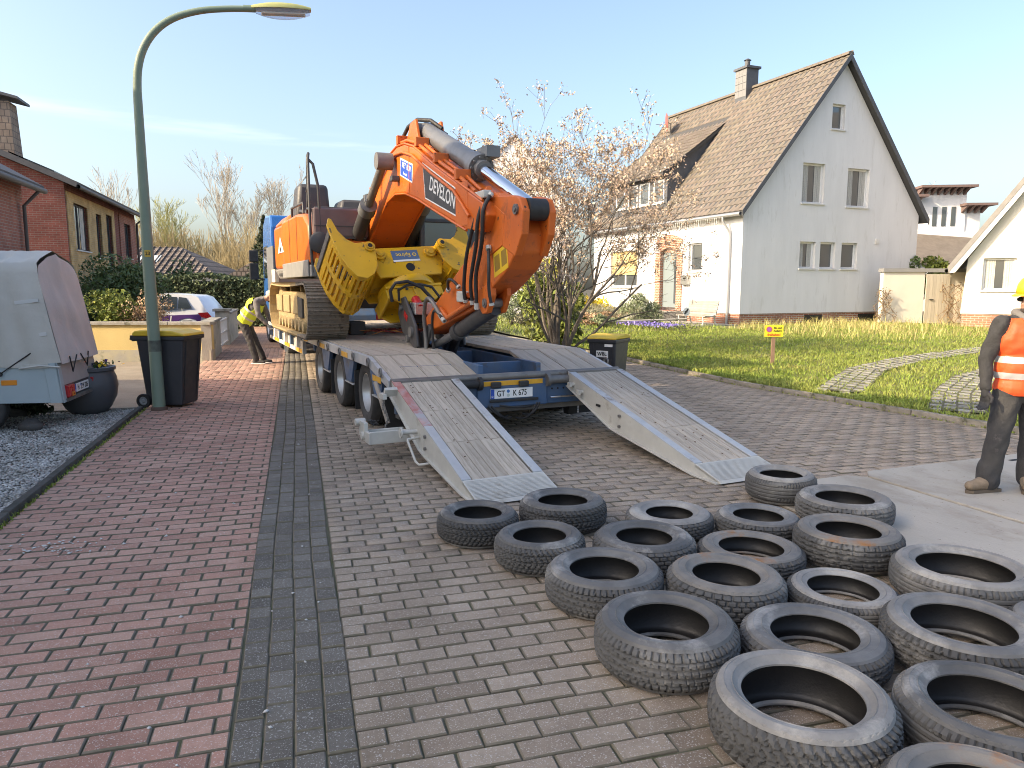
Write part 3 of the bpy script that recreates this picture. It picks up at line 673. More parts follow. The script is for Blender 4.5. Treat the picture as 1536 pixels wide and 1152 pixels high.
# front low bed side: white and yellow marking bands, brackets
for s in (-1, 1):
    q = MB(); q.bb(s*(HW + .0) - .03, s*HW + .03, 5.3, 9.6, .52, .745); q.build('bed_side', mat('pale_side_panel', (.5, .5, .47), .5, c2=(.35, .33, .3), vs=6), LL)
    for i in range(6):
        q = MB(); x = s*(HW + .034); y = 5.35 + i*.72; q.bb(x - .003, x + .003, y, y + .62, .53, .60); q.build('reflector_strip', m_yel if i % 2 == 0 else m_white, LL)
        q = MB(); q.bb(x - .05, x + .02, y + .2, y + .32, .62, .80); q.build('stake_pocket', m_blue if i % 2 else m_white, LL)
# plank decks
def planks(x0, x1, n, segs, parent, m_=m_plank, nm='plank', zf=None, th=.04):
    w = (x1 - x0)/n
    for (y0, y1, z0, z1) in segs:
        L = math.hypot(y1 - y0, z1 - z0); ang = math.atan2(z1 - z0, y1 - y0)
        for i in range(n):
            q = MB(); q.bb(-w/2 + .004, w/2 - .004, .004, L - .004, -th, 0); o = q.build(nm, m_, parent, bevel=.004)
            o.location = (x0 + w*(i + .5), y0, z0 + jit(.003)); o.rotation_euler = (ang, jit(.01), jit(.003))
for (x0, x1) in ((-1.36, -.36), (.36, 1.36)):
    planks(x0, x1, 5, [(.06, .88, RZ, DZ), (.9, 2.6, DZ, DZ), (2.6, 5.0, DZ, DZ), (5.0, 9.6, DZ, DZ)], LL)
planks(-.35, .35, 3, [(3.18, 6.4, DZ - .004, DZ - .004), (6.4, 9.6, DZ - .004, DZ - .004)], LL)
# rear beam with plate, buffers, hydraulic pipes
q = MB(); q.bb(-1.36, 1.36, -.02, .05, .33, RZ - .03); q.build('rear_beam', m_blue, LL, bevel=.008)
q = MB(); q.cyl((-1.4, -.01, RZ - .02), (1.4, -.01, RZ - .02), .042, n=14); q.build('rear_bar', m_greyst, LL, smooth=40)
q = MB(); q.bb(-.44, .42, -.05, -.02, .33, RZ - .055); q.build('plate_panel', m_blue, LL, bevel=.01)
q = MB(); q.bb(-.40, .36, -.055, -.05, RZ - .115, RZ - .062); q.build('reflector_strip', m_yel, LL)
for x in (-.23, .11):
    q = MB(); q.bb(x - .06, x + .06, -.1, -.055, RZ - .135, RZ - .07); q.build('rubber_buffer', m_blk, LL, bevel=.012)
number_plate(LL, frame((-.03, -.062, RZ - .205), (1, 0, 0), (0, 0, 1)), 'GT', 'K 675')
q = MB(); q.bb(-.30, .30, -.075, -.052, RZ - .30, RZ - .27); q.build('lamp_bar', m_blk, LL, bevel=.006)
for s in (-1, 1):
    q = MB(); q.cyl((s*.42, -.06, RZ - .08), (s*1.2, -.06, RZ - .08), .048, n=14); q.cyl((s*.40, -.06, RZ - .08), (s*.44, -.06, RZ - .08), .075, n=16); q.build('hydraulic_cylinder', m_greyst if s > 0 else m_blk, LL, smooth=40)
    q = MB(); q.cyl((s*.45, -.075, RZ - .28), (s*1.15, -.075, RZ - .28), .012, n=8); q.build('steel_rod', mat('bright_steel', (.75, .75, .75), .2, .9), LL)
    for k in range(9):
        q = MB(); q.cyl((s*(.5 + k*.075), -.0235, RZ - .19), (s*(.5 + k*.075), -.021, RZ - .19), .012, n=8); q.build('pin_hole', m_ink, LL)
for k, (x0, x1, dr) in enumerate(((-.34, -.1, .13), (-.3, -.05, .15), (.27, .0, .16), (.3, .08, .12), (-.2, .2, .03))):
    q = MB(); q.tube([(x0 + (x1 - x0)*t, -.1 - .05*math.sin(math.pi*t), RZ - .33 - dr*math.sin(math.pi*t*.62)) for t in [i/8 for i in range(9)]], .012, 6); q.build('hose', m_blk, LL, smooth=60)
q = MB(); q.bb(-1.3, 1.3, .06, .2, .26, .36); q.build('under_beam', m_greyst, LL)
for x in (-.95, .95):
    q = MB(); q.prism([(.25, .35), (.45, .35), (.4, .12), (.28, .12)], 'x', x - .06, x + .06); q.build('support_foot', m_blk, LL)
# gooseneck, bulkhead and its lit left side in front of the bed
q = MB(); q.prism([(9.4, .5), (9.4, 1.0), (9.9, 1.55), (12.6, 1.55), (12.6, 1.25), (10.3, 1.25), (9.9, .5)], 'x', -.9, .9); q.build('gooseneck', m_blue, LL, bevel=.02)
q = MB(); q.bb(-1.27, 1.27, 9.7, 9.82, 1.0, 2.02); q.build('bulkhead', mat('bulkhead_board', (.3, .25, .23), .8, c2=(.22, .18, .16), vs=3), LL)
q = MB(); q.bb(-1.3, -1.22, 9.55, 10.1, 1.0, 2.03); q.build('bulkhead_lit_side', mat('painted_sunlit_side', (.62, .57, .43), .6), LL)  # sunlight on the brown board's left side, put into the colour as cream
# the ramps
def ramp(x0, x1, outer):
    e = empty('ramp'); e.parent = LL; L = 2.32 if outer < 0 else 2.62; ang = math.atan2(RZ - .03, -L)
    e.location = ((x0 + x1)/2, -.07, RZ - .005); e.rotation_euler = (0, 0, 0)
    w = x1 - x0; dz = -(RZ - .035); T = L - .32
    z = lambda t: dz*t/L
    for s in (-1, 1):
        q = MB(); xx = s*(w/2 - .008)
        q.prism([(0, z(0) + .0), (-T, z(T) + .0), (-L, z(L) + .0), (-L, z(L) - .012), (-T*1.0, z(T) - .09), (-1.08, z(1.08) - .235), (-.92, z(.92) - .25), (0, -.15)], 'x', xx - .008, xx + .008); q.build('side_web', m_galv, e, bevel=.003)
        q = MB(); q.prism([(-1.08, z(1.08) - .235), (-.92, z(.92) - .25), (0, -.15), (0, -.162), (-.93, z(.93) - .263), (-1.09, z(1.09) - .249), (-T, z(T) - .103), (-L, z(L) - .026), (-L, z(L) - .012), (-T, z(T) - .09)], 'x', xx - .035, xx + .035); q.build('bottom_flange', m_galv, e)
        # top rail: red-worn upper half on the outer left one
        for (a, b) in ((0, T*.52), (T*.52, T)):
            q = MB(); q.prism([(-a - .003, z(a) + .012), (-b + .003, z(b) + .012), (-b + .003, z(b) - .004), (-a - .003, z(a) - .004)], 'x', s*w/2, s*(w/2 - .085)); q.build('rail', m_railred if (outer < 0 and s < 0 and a == 0) else m_galvb, e, bevel=.003)
        q = MB(); q.bb(xx - s*0.02 - .03, xx + .03, -1.06, -1.03, z(1.05) - .22, z(1.05) - .01); q.build('splice_plate', m_galv, e)
        for zz in (-.06, -.17):
            q = MB(); q.cyl((xx - .03, -1.1, z(1.1) + zz), (xx + .03, -1.1, z(1.1) + zz), .016, n=8); q.build('bolt', m_greyst, e)
    n = 5; pw = (w - .19)/n
    for (a, b) in ((.03, T*.36), (T*.36, T*.68), (T*.68, T)):
        for i in range(n):
            q = MB(); l = math.hypot(b - a, z(b) - z(a)); q.bb(-pw/2 + .003, pw/2 - .003, -l + .003, -.003, -.035, 0); o = q.build('plank', m_plank, e, bevel=.004)
            o.location = (-w/2 + .095 + pw*(i + .5), -a, z(a) + .002 + jit(.002)); o.rotation_euler = (math.atan2(-dz, L), jit(.008), 0)
    q = MB(); q.prism([(-T - .004, z(T) + .006), (-L, z(L) + .006), (-L - .03, z(L) - .014), (-L, z(L) - .02), (-T - .004, z(T) - .02)], 'x', -w/2, w/2); q.build('toe_plate', m_galv, e)
    for i in range(17):
        a = T + .02 + i*.0175; q = MB(); q.prism([(-a, z(a) + .006), (-a - .006, z(a) + .0085), (-a - .012, z(a) + .006)], 'x', -w/2 + .015, w/2 - .015); q.build('toe_rib', m_galv, e)
    q = MB(); q.bb(-w/2 + .01, w/2 - .01, -.03, .05, -.015, .012); q.build('hinge_plate', m_greyst, e)
    for i in range(26):
        xx = random.uniform(-w/2 + .12, w/2 - .12); a = random.uniform(.1, T - .1); q = MB(); q.cyl((xx, -a, z(a) - .002), (xx, -a, z(a) + .0065), .008, n=6); q.build('screw', m_rust, e)
    if outer < 0:   # support arm, handle, locking chain on the outer side of the left ramp
        xo = -w/2
        q = MB(); q.bb(xo - .38, xo, -.62, -.40, z(.5) - .30, z(.5) - .285); q.bb(xo - .40, xo + .0, -.64, -.61, z(.5) - .36, z(.5) - .24); q.bb(xo - .40, xo, -.41, -.38, z(.5) - .34, z(.5) - .26); q.bb(xo - .41, xo - .38, -.64, -.38, z(.5) - .36, z(.5) - .25); q.build('support_arm', m_galv, e, bevel=.006)
        q = MB(); q.tube([(xo, -.92, z(.95) - .14), (xo - .12, -.92, z(.95) - .15), (xo - .13, -.97, z(.95) - .16), (xo - .12, -1.16, z(1.15) - .25), (xo - .1, -1.2, z(1.2) - .26), (xo, -1.22, z(1.2) - .25)], .012, 8); q.build('handle', m_galv, e, smooth=60)
        q = MB(); q.cyl((xo, -.84, z(.84) - .13), (xo - .17, -.84, z(.84) - .13), .022, n=10); q.cyl((xo - .15, -.84, z(.84) - .13), (xo - .165, -.84, z(.84) - .13), .05, n=12); q.build('lock_pin', m_galv, e, smooth=40)
        q = MB(); q.bb(xo - .13, xo, -.2, -.16, -.12, -.03, rot=Matrix.Rotation(.6, 3, 'X')); q.bb(xo - .16, xo - .12, -.24, -.08, -.14, -.09); q.build('latch', m_galv, e)
        q = MB()
        for i in range(9): q.tube([Vector((xo - .14 - .02*math.sin(i), -.2 - i*.012 + .012*math.cos(t), -.16 - i*.035 + .02*math.sin(t))) for t in [k*math.pi/3 for k in range(6)]], .006, 5, closed=True)
        q.build('chain', m_greyst, e)
        q = MB(); q.cyl((xo - .46, -.3, z(.4) - .22), (xo - .36, -.3, z(.4) - .22), .035, n=10); q.cyl((xo - .44, -.45, z(.4) - .33), (xo - .36, -.45, z(.4) - .33), .04, n=10); q.bb(xo - .42, xo - .38, -.5, -.28, z(.4) - .35, z(.4) - .2); q.build('roller_bracket', m_galv, e, bevel=.004)
        q = MB()
        for k in range(5): q.tube([(xo - .3 + jit(.05), -.4 + jit(.06), z(.4) - .22 + jit(.03)) for _ in range(6)], .006, 5)
        q.build('cable_loops', m_blk, e, smooth=60)
        q = MB(); q.tube([(xo - .12, .2, -.02), (xo - .1, .05, -.2), (xo - .06, -.05, -.42)], .024, 8); q.build('prop', mat('old_timber', (.35, .3, .25), .9), e)
    else:
        for (a, zz) in ((.14, -.09), (.34, -.10)):
            q = MB(); q.cyl((-w/2 - .06, -a, z(a) + zz), (-w/2, -a, z(a) + zz), .022, n=10); q.bb(-w/2 - .07, -w/2 - .04, -a - .03, -a + .03, z(a) + zz - .025, z(a) + zz + .025); q.build('lug', m_galv, e)
        q = MB(); q.bb(-w/2 - .0105, -w/2 - .0005, -.72, -.64, z(.68) - .13, z(.68) - .105); q.build('slot', m_ink, e)
    return e
ramp(-1.41, -.68, -1); ramp(.68, 1.41, 1)

# ================================================================ tractor truck in front of the low loader
TK = empty('truck', tr(.45, 10.7), TA, 'blue truck tractor coupled in front of the low loader, cab mostly hidden by the excavator', 'truck')
m_cab = mat('cab_blue', (.02, .13, .42), .3, c2=(.03, .15, .45), vs=2, coat=.5)
m_plg = mat('grey_plastic', (.16, .165, .17), .55, c2=(.2, .2, .2), vs=4)
q = MB(); q.prism([(3.5, .95), (5.5, .95), (5.62, 1.5), (5.5, 2.5), (5.2, 3.45), (4.6, 3.68), (3.62, 3.62), (3.5, 3.3)], 'x', -1.23, 1.23); q.build('cab', m_cab, TK, bevel=.06)
for s in (-1, 1):
    q = MB()
    for i in range(5): q.bb(s*1.245 - .02, s*1.245 + .02, 2.95 + i*.27, 3.2 + i*.27, .9, 2.75)
    q.build('side_fairing', m_plg, TK, bevel=.01)
    q = MB(); q.bb(s*1.238 - .012, s*1.238 + .012, 4.3, 5.1, 1.9, 2.8); q.build('side_window', glass_mat('dark_glass'), TK)
    q = MB(); q.tube([(s*1.2, 5.3, 2.7), (s*1.5, 5.35, 2.75), (s*1.5, 5.35, 1.9), (s*1.2, 5.3, 1.85)], .02, 6); q.build('mirror_arm', m_blk, TK, smooth=60)
    q = MB(); q.bb(s*1.52 - .13, s*1.52 + .13, 5.3, 5.4, 2.38, 2.72); q.bb(s*1.52 - .13, s*1.52 + .13, 5.3, 5.4, 1.85, 2.34); q.build('mirror', m_blk, TK, bevel=.03)
    for y in (1.0, 2.3, 4.9): road_wheel(TK, s*1.08, y, .5, .33, s)
    q = MB(); q.lathe([(.56, -.2), (.58, 0), (.56, .2)], 24, (s*1.08, 1.0, .5), 'x'); q.build('rear_fender', m_plg, TK, smooth=60)
    q = MB(); q.bb(s*1.0 - .2, s*1.0 + .2, .05, .12, .82, .96); q.build('tail_light', m_red, TK, bevel=.015)
q = MB(); q.bb(-.45, .45, .15, 5.4, .7, .95); q.bb(-1.25, 1.25, .0, .1, .45, .6); q.bb(-1.25, 1.25, 2.75, 3.5, .5, 1.1); q.build('chassis', m_greyst, TK)
q = MB()
for i in range(9): q.bb(-1.24 + i*.277, -.975 + i*.277, 3.40, 3.47, .95, 2.72)
q.build('rear_fairing', m_plg, TK, bevel=.015)
q = MB(); q.bb(-1.0, -.8, 3.3, 3.45, 2.85, 3.0); q.build('work_lamp', m_white, TK)
number_plate(TK, frame((-.98, -.01, .7), (1, 0, 0), (0, 0, 1)), 'GT', '')
# ================================================================ excavator
m_or = mat('excavator_orange', (.7, .155, .012), .42, c2=(.6, .125, .014), vs=1.1, c3=(.36, .1, .035), s3=2.6, t3=.64, coat=.12, bump=.03, bs=30, spk=((.2, .06, .025), 22, .7))
m_ord = mat('scuffed_orange', (.66, .145, .014), .52, c2=(.54, .115, .016), vs=2, c3=(.26, .075, .03), s3=3, t3=.63, bump=.05, spk=((.07, .035, .02), 18, .69))
m_gry = mat('counterweight_grey', (.22, .22, .21), .55, c2=(.28, .27, .25), vs=3)
m_drk = mat('dark_grey_paint', (.05, .05, .053), .5, c2=(.07, .068, .066), vs=4)
m_mar = mat('brown_grey_panel', (.14, .1, .1), .5, c2=(.18, .13, .125), vs=3)
m_mud = mat('sandy_mud', (.42, .31, .15), .9, c2=(.33, .24, .12), vs=5, c3=(.2, .16, .1), s3=6, t3=.62, bump=.6, bs=30)
m_shoe = mat('worn_track_steel', (.22, .185, .145), .7, .15, c2=(.31, .26, .2), vs=9, c3=(.09, .075, .06), s3=8, t3=.6, bump=.3, bs=50, rnd=.2)
m_chr = mat('chrome_rod', (.75, .76, .78), .12, 1.0)
m_cylg = mat('cylinder_grey', (.15, .155, .16), .42, .2, c2=(.19, .19, .19), vs=4)
m_ylw = mat('grab_yellow', (.72, .42, .015), .4, c2=(.62, .35, .015), vs=2, c3=(.3, .2, .05), s3=2.5, t3=.63, coat=.08, bump=.03, spk=((.1, .08, .05), 16, .68))
m_gls = glass_mat('cab_glass', (.06, .08, .085))
EX = empty('excavator', tr(-.15, 5.6, DZ), TA, 'orange crawler excavator loaded on the low loader with its boom folded', 'excavator')
# tracks
TLn, TRd, GA = 4.45, .43, 1.2
def track_path(n):
    a = TLn/2 - .46; r = TRd; per = 4*a + 2*math.pi*r; out = []
    for i in range(n):
        d = per*i/n
        if d < 2*a: out.append((-a + d, 0.0, 0.0))
        elif d < 2*a + math.pi*r: t = (d - 2*a)/r; out.append((a + r*math.sin(t), r - r*math.cos(t), t))
        elif d < 4*a + math.pi*r: k = d - 2*a - math.pi*r; out.append((a - k, 2*r + .03*math.sin(math.pi*k/(2*a))*-1, math.pi))
        else: t = (d - 4*a - math.pi*r)/r; out.append((-a - r*math.sin(t), r + r*math.cos(t), math.pi + t))
    return out
sm = MB(); sm.bb(-.3, .3, -.093, .093, .018, .045)
for y in (-.07, 0, .066): sm.bb(-.3, .3, y - .008, y + .008, -.004, .02)
shoe_me = sm.mesh('track_shoe', m_shoe)
mudshoe_me = sm.mesh('track_shoe', m_mud)
for s in (-1, 1):
    q = MB(); x = s*GA
    q.prism([(-1.7, .22), (1.7, .22), (1.7, .62), (.9, .70), (-.9, .70), (-1.7, .62)], 'x', x - .2, x + .2)
    T = q.build('track', m_mud, EX, bevel=.03)
    q = MB(); q.prism([(-1.25, .3), (-.85, .3), (-.85, .62), (-1.25, .6)], 'x', x + s*.2, x + s*.235); q.build('guard_plate', m_drk, T, bevel=.01)
    q = MB()
    for k in range(3): q.prism([(-.75 + k*.85, .34), (-.05 + k*.85, .34), (-.05 + k*.85, .64), (-.75 + k*.85, .64)], 'x', x + s*.2, x + s*(.225 + .005*k))
    q.build('side_cover', m_mud, T, bevel=.012)
    for y in (-1.75, 1.75):
        q = MB(); q.lathe([(.02, -.14), (.34, -.14), (.37, -.06), (.33, -.05), (.33, .05), (.37, .06), (.34, .14), (.02, .14)], 24, (x, y, TRd), 'x'); q.build('idler' if y < 0 else 'sprocket', m_mud, T, smooth=40)
    for k in range(8):
        y = -1.3 + k*.37; q = MB(); q.lathe([(.01, -.24), (.09, -.24), (.12, -.15), (.09, -.12), (.09, .12), (.12, .15), (.09, .24), (.01, .24)], 14, (x, y, .16), 'x'); q.build('roller', m_mud, T, smooth=40)
    for y in (-.5, .6):
        q = MB(); q.cyl((x - .12, y, .74), (x + .12, y, .74), .07, n=12); q.build('carrier_roller', m_mud, T, smooth=40)
    for i, (y, z, t) in enumerate(track_path(52)):
        front = y < -1.2
        o = link('track_shoe', shoe_me if (front or random.random() < .5 and s > 0) else (mudshoe_me if s < 0 else shoe_me), T); o.location = (x, y, z); o.rotation_euler = (t, 0, 0)
q = MB(); q.bb(-1.0, 1.0, -.75, .75, .42, .72); q.lathe([(.6, .72), (.6, 1.0)], 32); q.build('car_body', m_drk, EX)
# upper structure
q = MB(); q.bb(-1.28, 1.28, -1.35, 2.3, .98, 1.12); q.bb(-.5, .5, -1.45, -.2, 1.1, 1.35); q.build('slew_frame', m_drk, EX, bevel=.02)
def rounded(pts, n=1): return pts
q = MB(); q.taper(-1.3, 1.3, 1.5, 2.62, 1.12, -1.3, 1.3, 1.5, 2.68, 1.95); q.taper(-1.3, 1.3, 1.5, 2.68, 1.95, -1.12, 1.12, 1.55, 2.5, 2.15); q.build('counterweight', m_or, EX, bevel=.06, smooth=40)
q = MB(); q.taper(-1.24, 1.24, 1.52, 2.5, .93, -1.31, 1.31, 1.51, 2.66, 1.12); q.build('counterweight_base', m_gry, EX, bevel=.03)
# right-hand side body (towards the pavement): tank and side doors
q = MB(); q.prism([(-1.42, 1.14), (1.5, 1.14), (1.5, 1.98), (-.2, 1.98), (-.9, 1.93), (-1.3, 1.75), (-1.42, 1.5)], 'x', -1.31, -.62); q.build('side_body', m_or, EX, bevel=.05, smooth=40)
q = MB(); q.bb(-1.325, -1.30, -1.3, 1.45, .94, 1.2); q.bb(-1.3, -.6, -1.44, -1.2, .94, 1.12); q.build('lower_skirt', m_gry, EX, bevel=.012)
for y in (-.25, .55):
    q = MB(); q.bb(-1.316, -1.309, y - .006, y + .006, 1.22, 1.94); q.build('door_seam', m_drk, EX)
q = MB(); q.bb(-1.25, -.40, -1.48, -1.30, 1.54, 1.98); q.build('tool_box_lid', m_mar, EX, bevel=.03)
q = MB(); q.bb(-1.24, -.41, -1.487, -1.479, 1.70, 1.715); q.bb(-1.18, -.45, -1.50, -1.475, 1.52, 1.55); q.build('lid_seam', m_drk, EX)
q = MB(); q.bb(-1.22, -.42, -1.475, -1.2, 1.15, 1.50); q.build('front_panel', m_or, EX, bevel=.035)
q = MB(); q.bb(-1.22, -.35, -1.6, -1.2, .90, 1.10); q.build('step_box', m_drk, EX, bevel=.02)
for k in range(3):
    q = MB(); q.bb(-1.02 + k*.03, -.98 + k*.03, -1.606, -1.6, .98 + k*.05, 1.0 + k*.05); q.build('step_bolt', m_ltwht, EX)
# engine hood, exhaust boxes
q = MB(); q.bb(-.62, 1.28, .35, 1.6, 1.12, 2.12); q.build('engine_hood', m_or, EX, bevel=.05)
q = MB(); q.taper(-1.15, -.52, .75, 1.35, 1.98, -1.08, -.56, .8, 1.3, 2.62); q.build('exhaust_housing', m_drk, EX, bevel=.07, smooth=40)
q = MB(); q.taper(-.45, .6, .4, 1.2, 2.1, -.38, .55, .5, 1.1, 2.34); q.build('hood_bulge', m_drk, EX, bevel=.05, smooth=40)
q = MB(); q.tube([(-1.05, .7, 2.0), (-1.1, .5, 2.08), (-1.0, .3, 2.05)], .05, 8); q.build('exhaust_pipe', m_drk, EX, smooth=60)
q = MB(); q.bb(-.6, -.35, -1.0, .2, 1.12, 1.9); q.build('valve_cover', m_drk, EX, bevel=.02)
q = MB(); q.lathe([(.001, 1.62), (.1, 1.62), (.11, 1.58), (.11, 1.25), (.1, 1.22)], 16, (-.36, -1.2, 0)); q.build('filter', m_greyst, EX, smooth=40)
# handrails
def rail(pts, r=.022, nm='handrail'):
    q = MB(); q.tube(pts, r, 8); return q.build(nm, m_drk, EX, smooth=60)
rail([(-1.27, -1.42, 1.0), (-1.29, -1.42, 1.4), (-1.29, -1.42, 2.70), (-1.27, -1.36, 2.78), (-1.25, -1.18, 2.78), (-1.24, -1.08, 2.70), (-1.24, -1.0, 2.1), (-1.24, -.9, 1.95)])
rail([(-1.14, -1.46, 1.55), (-1.16, -1.46, 2.3), (-1.22, -1.43, 2.62), (-1.28, -1.42, 2.68)])
rail([(-1.29, -1.42, 2.30), (-1.25, -1.02, 2.26)]); rail([(-1.29, -1.42, 1.95), (-1.245, -1.0, 2.0)])
rail([(-1.26, -.7, 1.95), (-1.26, -.68, 2.12), (-1.26, .5, 2.14), (-1.26, .52, 1.96)], .02)
rail([(-1.2, -1.35, 1.99), (-.5, -1.35, 1.99)], .016)
q = MB(); q.lathe([(.001, 0), (.14, 0), (.165, .025), (.15, .06), (.001, .075)], 24, (-1.17, -1.56, 1.45), 'y'); q.build('mirror', m_drk, EX, smooth=50)
# cab
q = MB()
for (x, y) in ((.42, -1.62), (1.28, -1.62), (.42, .12), (1.28, .12), (1.28, -.7)): q.bb(x - .04, x + .04, y - .04, y + .04, 1.12, 2.9)
q.bb(.36, 1.34, -1.68, .18, 2.86, 2.98); q.bb(.36, 1.34, -1.66, .18, 1.1, 1.35); q.bb(.4, 1.3, -1.66, -1.6, 1.8, 1.86); q.build('cab', m_drk, EX, bevel=.015)
q = MB(); q.bb(.46, 1.24, -1.635, -1.625, 1.35, 1.80); q.bb(.46, 1.24, -1.635, -1.625, 1.86, 2.86); q.bb(.415, .425, -1.58, .08, 1.35, 2.86); q.bb(1.285, 1.295, -1.58, .08, 1.5, 2.86); q.build('cab_window', m_gls, EX)
q = MB(); q.bb(.6, 1.1, -.75, -.6, 1.5, 2.4); q.bb(.6, 1.1, -1.2, -.65, 1.4, 1.55); q.build('cab_seat', mat('seat_pale', (.3, .3, .29), .8), EX, bevel=.05)
# boom
BP = [(.12, 1.02), (-.05, 1.38), (-.55, 1.62), (-1.17, 1.98), (-2.1, 2.36), (-2.65, 2.60), (-3.05, 2.66), (-3.4, 2.64), (-3.8, 2.54), (-4.5, 2.24), (-6.05, 1.64), (-6.16, 1.5), (-6.02, 1.34), (-5.6, 1.40), (-4.7, 1.66), (-3.9, 1.9), (-3.4, 2.02), (-2.95, 2.06), (-2.55, 2.0), (-2.0, 1.76), (-1.3, 1.4), (-.6, 1.06), (0, .88)]
q = MB(); q.prism(BP, 'x', -.29, .29); BO = q.build('boom', m_or, EX, bevel=.018)
q = MB()   # flange edges proud of the side plates
for s in (-1, 1):
    q.tube([(s*.285, y, z + .012) for y, z in BP[1:11]], .016, 6); q.tube([(s*.285, y, z - .012) for y, z in BP[13:22]], .016, 6)
q.build('flange', m_or, BO, smooth=60)
q = MB(); q.bb(-.296, -.289, -3.62, -3.6, 2.0, 2.58); q.bb(-.294, -.289, -5.66, -5.3, 1.44, 1.9); q.build('weld_seam', m_ord, BO)
# pipes along the boom's side and top
for k, (dz_, x, r_) in enumerate(((.055, -.24, .024), (.07, -.17, .022), (-.10, -.315, .018), (.055, .2, .022))):
    pts = [(x, y - .0, z + dz_) for y, z in BP[2:10]] + [(x, -5.3, 1.93 + dz_), (x, -5.75, 1.72 + dz_ - (.1 if k == 2 else 0))]
    q = MB(); q.tube(pts, r_, 8); q.build('oil_pipe', m_ord, BO, smooth=60)
for y, z in ((-1.6, 2.22), (-2.4, 2.53), (-3.1, 2.72), (-3.9, 2.56), (-4.6, 2.26), (-5.3, 1.98)):
    q = MB(); q.bb(-.30, -.12, y - .035, y + .035, z - .03, z + .085); q.build('pipe_clamp', m_ord, BO, bevel=.008)
q = MB(); q.tube([(-.2, -2.95, 2.75), (-.15, -3.15, 2.92), (-.1, -3.4, 2.97), (0, -3.65, 2.92), (.1, -3.8, 2.80)], .026, 8); q.tube([(-.1, -3.0, 2.75), (-.05, -3.25, 2.9), (.05, -3.5, 2.9), (.14, -3.85, 2.72)], .024, 8); q.build('hose', m_blk, BO, smooth=60)
# cylinder bracket and arm cylinder
q = MB()
for s in (-1, 1): q.prism([(-3.1, 2.6), (-3.35, 2.92), (-3.58, 2.94), (-3.75, 2.55)], 'x', s*.15, s*.19)
q.build('cylinder_bracket', m_or, BO, bevel=.01)
CA, CB, CC = Vector((0, -3.45, 2.82)), Vector((0, -5.3, 2.1)), Vector((0, -6.62, 1.54))
q = MB(); q.cyl(CA, CB, .118, n=24); q.cyl(CA - Vector((.13, 0, 0)), CA + Vector((.13, 0, 0)), .10, n=16); q.build('arm_cylinder', m_cylg, EX, smooth=40)
dv = (CB - CA).normalized(); q = MB(); q.cyl(CB - dv*.12, CB + dv*.04, .15, n=24); q.cyl(CB + dv*.03, CB + dv*.13, .1, n=20)
for k in range(10):
    a = 2*math.pi*k/10; n1 = Vector((1, 0, 0)); n2 = dv.cross(n1); c = CB + dv*.045 + (n1*math.cos(a) + n2*math.sin(a))*.125; q.cyl(c, c + dv*.025, .014, n=6)
q.bb(.02, .18, -5.45, -5.15, 2.2, 2.32); q.build('cylinder_head', m_cylg, EX, smooth=40)
q = MB(); q.cyl(CB, CC, .07, n=20); q.build('piston_rod', m_chr, EX, smooth=40)
# boom cylinders
for s in (-1, 1):
    a, b, c = Vector((s*.42, -.72, 1.12)), Vector((s*.42, -2.05, 2.05)), Vector((s*.42, -2.78, 2.5))
    if s < 0: a, b, c = Vector((-.46, -.55, 1.1)), Vector((-.46, -2.1, 1.96)), Vector((-.44, -2.95, 2.48))
    q = MB(); q.cyl(a, b, .105, n=20); q.build('boom_cylinder', m_drk, EX, smooth=40)
    d = (b - a).normalized(); q = MB(); q.cyl(b - d*.14, b + d*.05, .13, n=18); q.bb(b.x - .06, b.x + .06, b.y - .18, b.y + .05, b.z + .06, b.z + .16); q.build('cylinder_head', m_cylg, EX, smooth=40)
    q = MB(); q.cyl(b, c, .06, n=16); q.build('piston_rod', m_greyst, EX, smooth=40)
    q = MB(); q.cyl((c.x - .11, c.y, c.z), (c.x + .11, c.y, c.z), .115, n=20); q.build('cylinder_eye', m_greyst, EX, smooth=40)
q = MB(); q.bb(-.40, -.29, -3.18, -3.06, 2.2, 2.27); q.build('work_lamp', m_drk, BO, bevel=.01)
# stick (arm), folded back under the boom
AP = [(-5.5, 1.62), (-5.8, 1.78), (-6.15, 1.72), (-6.42, 1.60), (-6.6, 1.30), (-6.58, 1.12), (-6.4, .96), (-6.15, .84), (-5.95, .75), (-5.8, .70), (-5.4, .52), (-4.2, .26), (-3.84, .16), (-3.70, .26), (-3.8, .38), (-5.25, 1.08), (-5.66, 1.40)]
q = MB(); q.prism(AP, 'x', -.17, .17); AR = q.build('stick', m_ord, EX, bevel=.02)
for s in (-1, 1):
    q = MB(); q.prism([(-6.05, 1.70), (-6.52, 1.66), (-6.68, 1.62), (-6.76, 1.5), (-6.73, 1.28), (-6.58, 1.08), (-6.25, 1.2)], 'x', s*.10, s*.178); q.build('ear_plate', m_ord, AR, bevel=.012)
    q = MB(); q.prism([(-5.5, .72), (-6.0, .84), (-6.02, .70), (-5.9, .52), (-5.78, .5), (-5.66, .58)], 'x', -.185 if s < 0 else .0, -.12 if s < 0 else .05); q.build('lug', m_ord, AR, bevel=.01)
q = MB(); q.prism([(-5.6, 1.55), (-6.0, 1.66), (-6.35, 1.5), (-6.3, 1.2), (-5.95, 1.1), (-5.62, 1.25)], 'x', -.182, -.165); q.build('reinforcing_plate', m_ord, AR, bevel=.008)
q = MB(); q.cyl((-.098, -6.66, 1.52), (.098, -6.66, 1.52), .105, n=20); q.build('rod_eye', m_blk, AR, smooth=40)
